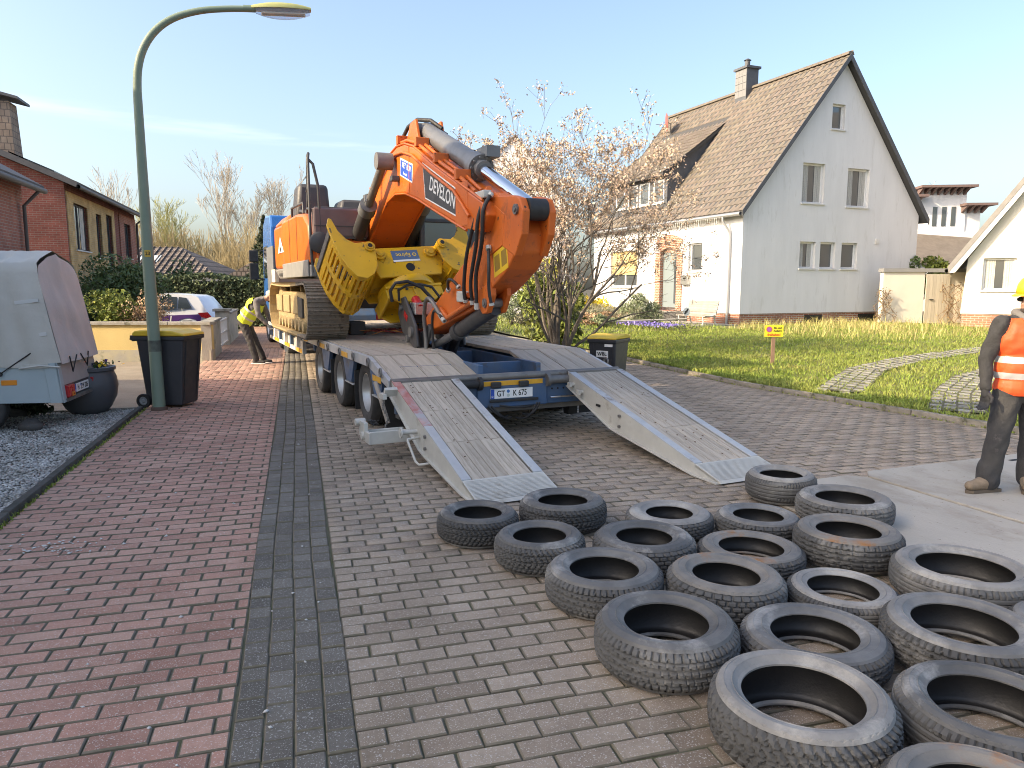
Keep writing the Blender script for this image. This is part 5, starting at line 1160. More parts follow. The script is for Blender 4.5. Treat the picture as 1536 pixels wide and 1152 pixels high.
# ================================================================ planter
m_pot = mat('planter_grey', (.075, .08, .088), .45, c2=(.09, .093, .1), vs=2, c3=(.12, .115, .11), s3=3, t3=.68)
PO = empty('planter', (-5.62, 9.62, 0), 0, 'dark grey bowl planter on the gravel behind the covered trailer', 'planter')
q = MB(); q.lathe([(.001, .0), (.2, 0), (.27, .08), (.34, .22), (.365, .36), (.35, .48), (.325, .54), (.325, .56), (.345, .575), (.345, .615), (.31, .62), (.3, .56), (.001, .55)], 40); q.build('pot', m_pot, PO, smooth=50)
leaves('pansies', [(random.gauss(0, .13), random.gauss(0, .13), .58 + random.random()*.09) for _ in range(350)], .022, mat('pansy_leaf', (.06, .11, .03), .7, attr=True), PO, .3)
for nm, c in (('yellow_blossom', (.7, .45, .02)), ('violet_blossom', (.07, .03, .15))):
    leaves(nm, [(random.gauss(0, .14), random.gauss(0, .14), .62 + random.random()*.07) for _ in range(60)], .024, mat(nm, c, .7, attr=True), PO, .8, .9)
bush('low_shrub', (-6.15, 9.3, 0), (.3, .28, .22), 700, .05, mat('dark_leaf', (.04, .055, .025), .7, attr=True), 'low dark shrub under the covered trailer', 3, stems=4)
q = MB(); q.ell((0, 0, .05), .15, .1, .09, 10, 7); RK = q.build('rock', mat('dark_rock', (.06, .055, .05), .85, c2=(.09, .085, .08), vs=8, bump=.6, bs=14), smooth=40, loc=(-5.62, 8.42, 0)); tag(RK, 'dark rock on the gravel beside the trailer wheel', 'rock')
for v in RK.data.vertices: v.co *= 1 + jit(.13)

# ================================================================ covered car trailer at the left
CT = empty('covered_trailer', (-5.2, 8.4, 0), R(13), 'pale blue-grey car trailer with a beige tarpaulin cover on the gravel', 'trailer')
# local: x to the left along the trailer is -x, width along +y; rear face at x=0
m_tb = mat('trailer_blue_grey', (.36, .43, .46), .45, .15, c2=(.40, .47, .49), vs=2, c3=(.3, .34, .35), s3=2, t3=.66)
m_tail = mat('tail_board', (.42, .38, .355), .6, c2=(.37, .335, .31), vs=3)
m_trp = mat('tarpaulin', (.56, .535, .48), .75, c2=(.5, .475, .425), vs=2.5, bump=.7, bs=5)
m_trpr = mat('tarpaulin_rear', (.55, .5, .46), .75, c2=(.49, .445, .41), vs=2.5, bump=.7, bs=5)
TL, TWd = 3.0, 1.3
lean = lambda z: -.10*(z - .33)   # rear face leans forward a little
q = MB(); q.prism([(lean(.33), .33), (lean(.86), .86), (-TL, .80), (-TL, .38)], 'y', 0, .03); q.build('side_board', m_tb, CT, bevel=.006)
q = MB(); q.prism([(lean(.33), .33), (lean(.86), .86), (-TL, .80), (-TL, .38)], 'y', TWd - .03, TWd); q.build('side_board', m_tb, CT, bevel=.006)
q = MB(); q.prism([(lean(.33) + .012, .33), (lean(.92) + .012, .92), (lean(.92) - .13, .92), (lean(.33) - .13, .33)], 'y', -.012, 0.0); q.prism([(lean(.33) + .014, .33), (lean(.92) + .014, .92), (lean(.92) - .01, .92), (lean(.33) - .01, .33)], 'y', -.012, .09); q.build('corner_post', m_tb, CT, bevel=.004)
q = MB(); q.prism([(.0, .33), (.02, .33), (.02, .37), (-TL, .43), (-TL, .38), (-.0, .33)], 'y', .06, TWd - .06); q.build('floor', m_greyst, CT)
q = MB(); q.prism([(lean(.52) + .004, .52), (lean(.84) + .004, .84), (lean(.84) - .016, .84), (lean(.52) - .016, .52)], 'y', .09, TWd - .02); q.build('tail_gate', m_tail, CT, bevel=.005)
q = MB(); q.bb(-.03, .01, .09, TWd, .34, .37); q.build('rear_sill', m_galv, CT)
q = MB(); q.bb(-.05, -.02, .09, TWd - .02, .37, .52); q.build('light_board', m_drk, CT)
for y in (.20, TWd - .22):
    q = MB(); q.bb(-.03, .035, y - .11, y + .11, .375, .515); L_ = q.build('tail_light', m_red, CT, bevel=.012)
    q = MB(); q.bb(.035, .0365, y - .0, y + .1, .38, .43); q.build('indicator', mat('amber_lens', (.75, .25, .02), .3), L_)
    q = MB(); q.tube([(.03, y - .1 + .0, .40), (.03, y + .07, .40), (.03, y - .02, .5)], .012, 6, closed=True); q.build('reflector_triangle', m_red, L_)
number_plate(CT, frame((.0, TWd*.5, .445), (0, 1, 0), (0, 0, 1)), 'N', 'ZW 206', .5, .105)
q = MB(); q.bb(-.62, -.46, -.006, 0, .55, .61); q.build('side_marker', mat('amber_lens', (.75, .25, .02), .3), CT, bevel=.006)
# tarpaulin: lofted sections with a gently gabled top and sagging skirts
def tarp_sec(x, top=True):
    f = (.02*math.sin(x*5) + .016*math.sin(x*17 + 1) + .01*math.sin(x*31)) if x < -.1 else 0
    return [(-.012 + f*.4, .80), (-.02 + f, 1.1), (-.012 + .7*f*math.cos(x*3), 1.5), (.015 + f*.5, 1.82), (.06, 1.93), (.2, 1.985 + f*.6 - .03*abs(math.sin(x*3.1))), (.45, 2.05 + f - .03*abs(math.sin(x*3.1))), (TWd/2, 2.09), (TWd - .45, 2.05), (TWd - .2, 1.985), (TWd - .06, 1.93), (TWd - .015, 1.82), (TWd + .012, 1.5), (TWd + .02, 1.1), (TWd + .012, .80)]
q = MB(); xs = [.012, .0] + [-.05 - TL*i/60 for i in range(61)]; k = 15; V = []
for i, x in enumerate(xs):
    for (y, z) in tarp_sec(x):
        zz = z - (.05*math.sin(-x*3.3)**2 if .79 < z < .81 else 0) ; V.append((x - .17*(zz - .8) if x > -.3 else x - .17*(zz - .8)*max(0, 1 + (x + .3)/1.2), y, zz + (jit(.006) if z > .9 else 0)))
q.add(V, [(i*k + j, i*k + j + 1, (i + 1)*k + j + 1, (i + 1)*k + j) for i in range(len(xs) - 1) for j in range(k - 1)]); q.build('tarpaulin', m_trp, CT, smooth=60)
q = MB(); n1 = 14
def rear(u, v):
    S_ = tarp_sec(0)[3:12]; y = u*TWd; top = 1.8
    for (a, b), (c, d) in zip(S_, S_[1:]):
        if a <= y <= c: top = b + (d - b)*(y - a)/(c - a)
    z = .78 + v*(top - .035 - .78)
    return (.012 - .17*(z - .8) + (.014*math.sin(u*19 + v*5) + .012*math.sin(v*13 + u*3))*math.sin(math.pi*u), min(max(y, .0), TWd), z)
q.grid(rear, 26, 22); q.build('rear_flap', m_trpr, CT, smooth=60)
q = MB()
pts = [(.03 - .02, .25, .82), (.05, .33, .70), (.04, .5, .84), (.04, .62, .84), (.04, .84, .70), (.04, 1.0, .84)]
q.tube([(.03, .22, .85), (.015, .34, .66), (.03, .46, .85)], .008, 6); q.tube([(.03, .60, .85), (.015, .86, .68), (.03, .88, .86)], .008, 6); q.build('bungee', m_blk, CT, smooth=60)
q = MB(); q.tube([(-.28, -.022, .92), (-.62, -.03, .68), (-1.2, -.03, .73), (-1.8, -.02, .74)], .008, 6); q.cyl((-.62, -.04, .68), (-.62, 0, .68), .025, n=10); q.build('bungee', m_blk, CT, smooth=60)
for z in (1.12, 1.5):
    q = MB(); q.bb(-.30 - .15*(z - .8), -.06 - .15*(z - .8), -.03, -.022, z - .02, z + .02, rot=Matrix.Rotation(-.12, 3, 'Y')); q.build('strap', mat('strap_white', (.6, .6, .58), .7), CT)
q = MB(); q.tube([(-.42, -.02, .74), (-.2, -.035, .77), (.0, -.03, .75)], .012, 6); q.bb(-.36, -.12, -.03, -.015, .74, .79); q.build('latch', m_galv, CT, smooth=60)
for s, y in ((-1, .1), (1, TWd - .1)):
    w = road_wheel(CT, -.92, y, .31, .17, s); w.rotation_euler.z = R(90); w.location = (-.92, y, .29)
q = MB(); q.cyl((-.92, .1, .29), (-.92, TWd - .1, .29), .03, n=8); q.build('axle', m_drk, CT)

# ================================================================ parked car behind the yellow wall
CR = empty('parked_car', (-9.75, 24.6, -.12), R(3), 'white hatchback with purple lower side parked in front of the hedge', 'car')
m_cw = mat('car_white', (.72, .74, .78), .25, coat=.6); m_cp = mat('car_purple', (.1, .045, .2), .3, coat=.5)
CL = 4.15
prof = [(0, .5), (.02, .78), (-.1, .95), (-.42, 1.42), (-.62, 1.49), (-1.6, 1.55), (-2.5, 1.5), (-3.15, 1.05), (-4.0, .88), (-4.14, .62), (-4.12, .3), (-3.75, .22), (-3.65, .5), (-3.4, .66), (-3.1, .66), (-2.86, .5), (-2.78, .22), (-1.2, .22), (-1.12, .5), (-.88, .68), (-.6, .68), (-.36, .5), (-.3, .28), (-.05, .3)]
q = MB(); V = []; n = len(prof)
for y, k in ((-.86, .985), (-.80, 1.), (.80, 1.), (.86, .985)):
    for (x, z) in prof:
        yy = y*(1 - .24*max(0, z - .95)/.6); V.append((x*(k if z > .3 else 1) - (1 - k)*2, yy, z if k == 1 or z < .9 else z + .0))
F = [tuple(range(n))[::-1], tuple(range(3*n, 4*n))] + [(a*n + i, a*n + (i + 1) % n, (a + 1)*n + (i + 1) % n, (a + 1)*n + i) for a in range(3) for i in range(n)]
q.add(V, F); q.build('body', m_cw, CR, smooth=35, recalc=True)
def car_side(poly, m_, nm, off=.004):
    q = MB(); P_ = [(x, -.86*(1 - .24*max(0, z - .95)/.6) - off, z) for x, z in poly]; q.add(P_, [tuple(range(len(P_)))]); P2 = [(x, y + .012, z) for x, y, z in P_]; o = len(P_)
    q.add(P2, []); q.f += [(i, (i + 1) % o, o + (i + 1) % o, o + i) for i in range(o)]; q.m += [0]*o; return q.build(nm, m_, CR)
m_cg = mat('car_glass', (.03, .04, .05), .12, spec=.25)
car_side([(-.62, 1.08), (-.82, 1.40), (-1.05, 1.43), (-1.05, 1.06)], m_cg, 'quarter_window'); car_side([(-1.1, 1.06), (-1.1, 1.43), (-1.75, 1.45), (-1.82, 1.03)], m_cg, 'side_window'); car_side([(-1.9, 1.03), (-1.85, 1.45), (-2.42, 1.42), (-2.95, 1.04), (-2.95, 1.0)], m_cg, 'side_window')
car_side([(-.3, .88), (-.36, .55), (-.5, .70), (-.74, .76), (-1.0, .70), (-1.15, .5), (-1.2, .28), (-3.0, .28), (-2.9, .74), (-1.4, .84)], m_cp, 'purple_panel')
car_side([(-1.24, .82), (-1.28, .82), (-1.38, .3), (-1.34, .3)], m_ltwht, 'stripe', .008)
car_side([(.01, .8), (-.1, .94), (-.42, .92), (-.3, .78), (-.1, .74)], m_red, 'tail_light', .012)
txt('8447700', .13, m_ltwht, CR, frame((-1.46, -.80, 1.12), (1, 0, 0), (0, .2, 1)), ext=.001); txt('Tel', .06, m_ltwht, CR, frame((-1.62, -.785, 1.22), (1, 0, 0), (0, .2, 1)), ext=.001)
q = MB(); q.add([(-.14, -.62, 1.0), (-.14, .62, 1.0), (-.4, .54, 1.38), (-.4, -.54, 1.38)], [(0, 1, 2, 3)]); q.build('rear_window', m_cg, CR)
for x in (-.75, -3.25):
    for s in (-1, 1): w = road_wheel(CR, x, s*.76, .32, .2, s); w.rotation_euler.z = R(90); w.location = (x, s*.76, .32)
# ================================================================ white gabled house across the lawn
m_render = mat('white_render', (.73, .73, .73), .9, c2=(.67, .67, .67), vs=.8, c3=(.61, .605, .59), s3=1.4, t3=.62, bump=.4, bs=22, stretch=(2.2, 2.2, .45))
m_plinth = brick_mat('plinth_brick', (.36, .15, .09), (.28, .11, .07), (.42, .38, .33), .25, .078, .012)
m_tile = mat('roof_tile_brown', (.135, .113, .092), .75, c2=(.175, .147, .12), vs=2.5, attr=True, aamt=.16, bump=.15, bs=30)
m_slate = mat('slate_cladding', (.075, .08, .09), .6, c2=(.1, .105, .115), vs=4)
HS_ = empty('white_house', HO + Vector((0, 0, .1)), HA, 'white rendered gable house with brown tiled roof, dormer and brick plinth', 'house')
HWm = Matrix.Translation(HO + Vector((0, 0, .1))) @ Matrix.Rotation(HA, 4, 'Z')
GW, GL, EV, RDG = 9.25, 11.3, 4.48, 10.22
q = MB(); q.prism([(0, .5), (GW, .5), (GW, EV), (GW/2, RDG), (0, EV)], 'y', 0, GL); WL = q.build('wall', m_render, HS_)
gw = [(4.45, 7.62, .66, .95), (3.34, 4.75, 1.12, 1.52), (5.7, 4.70, 1.18, 1.5), (3.22, 2.24, .8, 1.04), (4.27, 2.24, .8, 1.04), (5.43, 2.24, .86, 1.04)]
boxes = [(x - w/2, x + w/2, -.5, .24, z, z + h) for x, z, w, h in gw]
boxes += [(-.5, .24, 7.2, 9.6, 1.5, 3.2), (-.5, .24, 2.4, 3.3, 2.15, 3.3), (-.5, .34, 4.02, 5.3, .5, 3.4)]
cut(WL, boxes)
q = MB(); q.bb(.03, GW - .03, .03, GL - .03, -.4, .5); PLN = q.build('plinth', m_plinth, HS_)
q = MB()
for x in (3.7, 6.6): q.bb(x - .45, x + .45, -.002, .03, .12, .42)
q.build('cellar_opening', m_ink, HS_)
for i, (x, z, w, h) in enumerate(gw): window(HS_, frame((x, 0, z), (1, 0, 0), (0, 0, 1)), w, h, inset=.13, curtain=(i in (1, 2, 3)))
FM = lambda y, z: frame((0, y, z), (0, -1, 0), (0, 0, 1))
window(HS_, FM(8.4, 1.5), 2.4, 1.7, mull=1, shutter=1.12); window(HS_, FM(2.85, 2.15), .9, 1.15)
# front door in its brick arch
m_arch = brick_mat('arch_brick', (.45, .16, .08), (.36, .12, .06), (.5, .44, .38), .12, .072, .012)
DR = empty('front_door'); DR.parent = HS_
q = MB(); q.bb(.12, .18, 4.06, 5.26, .62, 3.0); q.build('leaf', mat('door_grey', (.2, .24, .25), .5), DR, bevel=.01)
q = MB(); q.bb(.105, .122, 4.3, 4.42, .8, 2.8); q.build('light_strip', m_wgl, DR)
q = MB(); q.tube([(.10, 4.18, 1.2), (.05, 4.18, 1.25), (.05, 4.18, 1.9), (.10, 4.18, 1.95)], .02, 8); q.build('handle', m_drk, DR, smooth=60)
q = MB(); q.prism([(4.02, 3.0), (5.3, 3.0), (5.3, 3.4), (4.02, 3.4)], 'x', .1, .2); q.build('transom', m_arch, DR)
n = 14
def vous(q, y0, y1, x0, x1):
    yo0, yo1, zt = 3.68, 5.66, 3.2
    q.bb(x0, x1, yo0, 4.05, .5, 3.0); q.bb(x0, x1, 5.27, yo1, .5, 3.0)
    inn = [(4.05 + 1.22*i/8, 3.0 + .22*math.sin(math.pi*i/8)) for i in range(9)]; out = [(yo0 + (yo1 - yo0)*i/8, 3.0 + (.5 + .24*math.sin(math.pi*i/8))) for i in range(9)]
    for i in range(8): q.prism([inn[i], inn[i+1], out[i+1], out[i]], 'x', x0, x1)
q = MB(); vous(q, 0, 0, -.05, .12); q.build('brick_surround', m_arch, DR)
q = MB(); q.bb(-1.15, -.02, 3.3, 5.9, .1, .48); q.bb(-1.6, -1.15, 3.3, 5.9, -.05, .3); q.bb(-2.0, -1.6, 3.3, 5.9, -.1, .12); q.build('step', m_conc, HS_, bevel=.01)
q = MB(); q.bb(-.16, -.005, 3.1, 3.6, 1.6, 2.0); q.build('letter_box', mat('letter_box_steel', (.4, .4, .38), .35, .7), HS_, bevel=.02)
# roof
SL = math.hypot(GW/2, RDG - EV); ux, uz = (GW/2)/SL, (RDG - EV)/SL; ov = .45
q = MB()
for s in (0, 1):
    X = (lambda x: x) if s == 0 else (lambda x: GW - x)
    p0 = (-ov*ux, EV - ov*uz + .05); p1 = (GW/2, RDG + .05); th = .14
    q.prism([(X(p0[0]), p0[1]), (X(p1[0]), p1[1]), (X(p1[0]), p1[1] + th), (X(p0[0] - .0), p0[1] + th)], 'y', -.28, GL + .28)
RF = q.build('roof', mat('roof_underlay', (.06, .06, .062), .8), HS_)
DY0, DY1, DX = 5.55, 10.6, .42   # dormer
DZF = 6.5; slp = (RDG - EV)/(GW/2); DXB = 3.55; DZB = EV + slp*DXB
def in_dormer(p): return DY0 - .1 < p[1] < DY1 + .1 and DX - .35 < p[0] < DXB - .05
tile_roof(HS_, (-ov*ux, -.28, EV - ov*uz + .19), (0, 1, 0), (ux, 0, uz), GL + .56, SL + ov - .05, m_tile, inside=lambda p: not in_dormer(p), Wm=HWm)
q = MB()
for i in range(32): y = -.28 + (GL + .56)*i/32; q.prism([(GW/2 - .16, RDG + .14), (GW/2 - .1, RDG + .26), (GW/2 + .1, RDG + .26), (GW/2 + .16, RDG + .14)], 'y', y, y + (GL + .56)/32 + .02)
q.build('ridge_tiles', m_tile, RF)
q = MB()
for s in (0, 1):
    X = (lambda x: x) if s == 0 else (lambda x: GW - x)
    for yy in (-.3, GL + .26): q.prism([(X(-ov*ux), EV - ov*uz - .02), (X(GW/2), RDG - .04), (X(GW/2), RDG + .2), (X(-ov*ux), EV - ov*uz + .22)], 'y', yy, yy + .04)
q.build('barge_board', m_slate, RF)
# gutter, down pipe, icicle lights
gx, gz = -ov*ux - .07, EV - ov*uz + .08
q = MB(); q.lathe([(.07, 0), (.07, GL + .5)], 12, (gx, -.25, gz), 'y'); q.build('gutter', mat('zinc', (.42, .43, .44), .45, .6), RF, smooth=60)
q = MB(); q.tube([(gx, .75, gz - .05), (gx, .75, gz - .2), (-.1, .62, gz - .62), (-.09, .62, gz - .8), (-.09, .62, 0)], .05, 10); q.build('down_pipe', MATS['zinc'], HS_, smooth=60)
q = MB(); q.bb(-.34, .0, 1.2, GL, EV - .32, EV - .28); q.build('soffit', mat('soffit_grey', (.33, .3, .27), .8), RF)
for k in range(34):
    y = .9 + k*.14; q = MB(); q.cyl((-.4, y, gz - .05), (-.4 + jit(.01), y, gz - .2 - random.random()*.25), .008, n=4); q.build('icicle_light', m_ltwht, RF)
# dormer
q = MB(); q.prism([(DX, EV + slp*DX - .1), (DX, DZF), (DXB, DZB), (DX + 1.2, EV + slp*(DX + 1.2) - .3)], 'y', DY0, DY1); DM = q.build('dormer', m_slate, HS_)
q = MB(); q.prism([(DX - .35, DZF - .14), (DXB + .1, DZB + .0), (DXB + .1, DZB + .12), (DX - .35, DZF - .02)], 'y', DY0 - .14, DY1 + .14); q.build('dormer_roof', MATS['roof_underlay'], DM)
dl = math.hypot(DXB - DX + .4, DZB - DZF + .14); du = Vector((DXB - DX + .4, 0, DZB - DZF + .14)).normalized()
tile_roof(HS_, (DX - .36, DY0 - .14, DZF + .0), (0, 1, 0), du, DY1 - DY0 + .28, dl, m_tile, nsep=150, Wm=HWm)
for y in (6.15, 7.3, 8.3, 9.4): window(HS_, frame((DX, y, 5.25), (0, -1, 0), (0, 0, 1)), .82, 1.0, inset=-.05, sill=True)
# chimney, satellite dish, roof window
q = MB(); q.bb(GW/2 - .45, GW/2 + .2, 5.1, 5.85, RDG - .6, RDG + 1.0); CH = q.build('chimney', m_slate, HS_)
q = MB(); q.bb(GW/2 - .53, GW/2 + .28, 5.02, 5.93, RDG + 1.0, RDG + 1.1); q.cyl((GW/2 - .15, 5.45, RDG + 1.1), (GW/2 - .15, 5.45, RDG + 1.42), .12, n=12); q.cyl((GW/2 - .15, 5.45, RDG + 1.42), (GW/2 - .15, 5.45, RDG + 1.5), .17, .05, n=12); q.build('chimney_cap', m_slate, CH)
q = MB()
for i in range(4):
    for j in range(3): q.bb(GW/2 - .46 - .004, GW/2 - .45, 5.11 + j*.25, 5.35 + j*.25, RDG - .2 + i*.3, RDG + .08 + i*.3)
q.build('slate_panel', mat('pale_slate', (.2, .2, .2), .6), CH)
q = MB(); dm = Matrix.Rotation(R(-28), 3, 'Z') @ Matrix.Rotation(R(86), 3, 'Y'); q.ell((3.35, 10.0, 9.75), .45, .45, .06, 20, 6, rot=dm); D_ = q.build('satellite_dish', mat('dish_red', (.3, .1, .08), .5), HS_, smooth=50)
q = MB(); q.tube([(3.6, 10.0, 8.8), (3.6, 10.0, 9.7), (3.4, 10.0, 9.75)], .025, 8); q.tube([(3.3, 10.0, 9.6), (2.7, 10.0, 9.6)], .012, 6); q.build('dish_mast', m_greyst, D_, smooth=60)
SKP = Vector((2.9, 9.55, EV + slp*2.9 + .23)); q = MB(); q.add([SKP + Vector((-ux*.45, -.35, -uz*.45)), SKP + Vector((-ux*.45, .35, -uz*.45)), SKP + Vector((ux*.45, .35, uz*.45)), SKP + Vector((ux*.45, -.35, uz*.45))], [(0, 1, 2, 3)]); q.build('roof_window', m_wgl, HS_)
q = MB(); q.bb(6.8, 7.0, -.06, 0, 3.28, 3.48); q.build('vent', m_white, HS_)
# bench by the front door
BN = empty('garden_bench', HWm @ Vector((-1.3, .75, .02)), HA, 'grey slatted garden bench on the terrace by the front door', 'bench')
m_slat = mat('bench_slat', (.27, .25, .22), .8, c2=(.34, .31, .28), vs=4, rnd=.1); m_iron = mat('bench_white_leg', (.55, .54, .52), .5)
for k in range(6):
    q = MB(); q.bb(-.04, .04, -.9, .9, -.018, .018); o = q.build('slat', m_slat, BN); o.location = (-.38 + k*.085, 0, .42 - .012*math.sin(k/5*3.1))
for k in range(6):
    q = MB(); q.bb(-.018, .018, -.9, .9, -.04, .04); o = q.build('slat', m_slat, BN); o.location = (.10 + k*.022, 0, .5 + k*.088); o.rotation_euler = (0, R(14), 0)
for y in (-.75, .75):
    q = MB(); q.tube([(-.45, y, 0), (-.36, y, .2), (-.4, y, .38), (-.1, y, .4), (.1, y, .45), (.24, y, .95)], .028, 8); q.tube([(.3, y, 0), (.16, y, .2), (.12, y, .45)], .028, 8); q.build('leg', m_iron, BN, smooth=60)
q = MB(); q.bb(-2.0, .0, -.02, 3.3, -.12, .1); TE = q.build('terrace', m_conc); TE.matrix_world = HWm; tag(TE, kind='structure')

# ================================================================ garden wall with gate, neighbour houses at the right
m_cream = mat('cream_render', (.7, .66, .57), .9, c2=(.64, .6, .52), vs=1.5, bump=.25, bs=45)
gwA = HWm @ Vector((GW - .2, 1.2, 0)); GWl = empty('garden_wall', (16.1, 29.6, .15), R(4), 'white garden wall with flat cap between the two houses', 'wall')
q = MB(); q.bb(-1.3, .42, 0, .25, -.2, 2.05); q.build('wall', m_cream, GWl); q = MB(); q.bb(1.42, 3.2, 0, .25, -.2, 2.05); q.build('wall', m_cream, GWl); q = MB(); q.bb(-1.35, 3.2, -.06, .31, 2.05, 2.2); q.build('wall_cap', mat('grey_cap', (.25, .25, .25), .6), GWl)
GT = empty('garden_gate', (16.1, 29.5, .15), R(4), 'pale grey plank gate set in the white garden wall', 'gate')
for k in range(7): q = MB(); q.bb(.44 + k*.14, .44 + k*.14 + .132, .0, .04, -.1, 1.98); q.build('plank', mat('pale_gate_wood', (.52, .47, .38), .85, c2=(.44, .4, .32), vs=3, stretch=(6, 6, .6), rnd=.1), GT)
q = MB(); q.bb(.6, .75, -.05, 0, .95, .99); q.build('handle', m_drk, GT)
# climbing plants on trellises beside the gate
for k, (x, lab) in enumerate(((14.85, 'bare climbing plant on wires beside the shaded house corner'), (17.45, 'bare reddish climber on a trellis right of the plank gate'))):
    e = empty('climber', (x, 29.35, .1), 0, lab, 'climber'); q = MB(); tips = []
    for j in range(7):
        a = Vector((jit(.25), 0, 0)); pts = [a + Vector((jit(.12) + .25*math.sin(i*.8 + j), jit(.03), i*.2)) for i in range(9 if k else 8)]; q.tube(pts, .014, 4); tips += pts
    q.build('stem', mat('climber_bark', (.2, .14, .09), .9), e)
    leaves('leaves', [p + Vector((jit(.1), jit(.06), jit(.1))) for p in tips for _ in range(7)], .03, mat('climber_leaf', (.3, .2, .1), .8, attr=True), e)
# right-hand house
RH = empty('cream_house', (16.55, 27.2, .15), R(-33), 'cream house with grey verge at the picture edge behind the man in the orange vest', 'house')
q = MB(); q.prism([(0, .5), (10, .5), (10, 2.5), (5, 9.9), (0.12, 2.5)], 'y', 0, 9); W2 = q.build('wall', m_cream, RH); cut(W2, [(.6, 1.6, -.5, .22, 1.35, 2.5)])
window(RH, frame((1.1, 0, 1.35), (1, 0, 0), (0, 0, 1)), 1.0, 1.15, curtain=True, mull=0)
q = MB(); q.bb(.05, 9.95, .03, 8.97, -.3, .5); q.build('plinth', brick_mat('cream_plinth_brick', (.42, .2, .12), (.36, .16, .1), (.45, .38, .32), .25, .08, .012), RH)
q = MB(); q.prism([(-.45, 1.98), (5, 10.05), (5, 10.3), (-.5, 2.2)], 'y', -.35, 9.3); q.build('roof', mat('roof_grey', (.2, .19, .18), .75, c2=(.26, .245, .23), vs=3), RH)
q = MB(); q.prism([(-.25, 2.0), (5, 9.78), (5, 10.05), (-.45, 1.98)], 'y', -.33, -.02); q.build('verge_soffit', m_white, RH)
q = MB(); q.lathe([(.07, 0), (.07, 9.4)], 10, (-.52, -.3, 2.06), 'y'); q.build('gutter', m_white, RH, smooth=60)
# house with flat slatted canopies far behind
BH = empty('canopied_house', (29.0, 51, 0), R(-6), 'white house with stepped brown slatted canopies seen far between the roofs', 'house')
q = MB(); q.prism([(-3.2, 0), (4.2, 0), (4.2, 5.2), (-3.2, 5.4)], 'y', 0, 8); q.build('wall', m_render, BH); q = MB(); q.bb(-1.1, 1.9, .3, 5, 5.2, 8.1); q.bb(-3.0, -1.1, .4, 5, 5.2, 7.5); q.bb(1.9, 2.9, .4, 5, 5.1, 6.9); q.build('upper_storey', m_render, BH)
m_pur = mat('canopy_brown', (.16, .11, .1), .8)
for (x0, x1, z) in ((-3.6, -.9, 7.6), (-1.4, 2.2, 8.2), (1.5, 3.5, 7.0)):
    q = MB(); q.bb(x0, x1, -.6, 5.2, z, z + .16); q.build('canopy', m_pur, BH)
    for k in range(int((x1 - x0)/.42)): q = MB(); q.prism([(-.6, z), (.35, z), (.35, z - .45)], 'x', x0 + .1 + k*.42, x0 + .25 + k*.42); q.build('bracket', m_pur, BH)
for x in (-.1, .5, 1.1): q = MB(); q.bb(x - .14, x + .14, .26, .31, 5.7, 7.0); q.build('window', m_wgl, BH)
q = MB(); q.cyl((-2.6, 2, 7.5), (-2.6, 2, 9.3), .45, n=16); q.cyl((-2.6, 2, 9.3), (-2.6, 2, 9.45), .6, n=16); q.build('chimney', m_white, BH, smooth=40)
q = MB(); q.prism([(-4.5, 2.9), (4.5, 2.4), (4.5, 2.7), (-4.5, 3.2)], 'y', -6, -5.8)
q = MB(); q.add([(-3.3, .3, 5.5), (4.3, .3, 4.9), (5.0, -4.5, 2.2), (-3.6, -3.2, 3.5), (-3.3, .3, 5.3), (4.3, .3, 4.7), (5, -4.5, 2.0), (-3.6, -3.2, 3.3)], [(0, 1, 2, 3), (7, 6, 5, 4), (0, 3, 7, 4), (1, 5, 6, 2), (2, 6, 7, 3)]); q.build('lean_to_roof', MATS['roof_tile_brown'], BH)
q = MB(); q.prism([(-3.6, 0), (4.9, 0), (4.9, 2.0), (-3.6, 3.4)], 'y', -3.0, -2.8); q.build('lean_to_wall', m_render, BH)
# white gable house behind the magnolia
WH = empty('far_white_house', (-.4, 44, 0), R(0), 'white gabled house glimpsed behind the flowering magnolia', 'house')
q = MB(); q.prism([(-3.6, 0), (3.6, 0), (3.6, 6.2), (.6, 10.2), (-3.6, 6.2)], 'y', 0, 9); q.build('wall', m_render, WH)
q = MB(); q.prism([(-3.7, 6.1), (.6, 10.22), (.6, 10.36), (-3.8, 6.2)], 'y', -.1, 9.3); q.prism([(3.7, 6.1), (.6, 10.22), (.6, 10.36), (3.8, 6.2)], 'y', -.1, 9.3); q.build('roof', MATS['roof_tile_brown'], WH)
q = MB(); q.bb(.3, .8, 4, 4.6, 10, 10.8); q.build('chimney', m_slate, WH)
for (x, z) in ((-1.2, 3.9), (1.2, 3.9), (-1.4, 1.0), (1.4, 1.0), (.4, 6.8)): window(WH, frame((x, -.01, z), (1, 0, 0), (0, 0, 1)), .9, 1.3, inset=-.05)

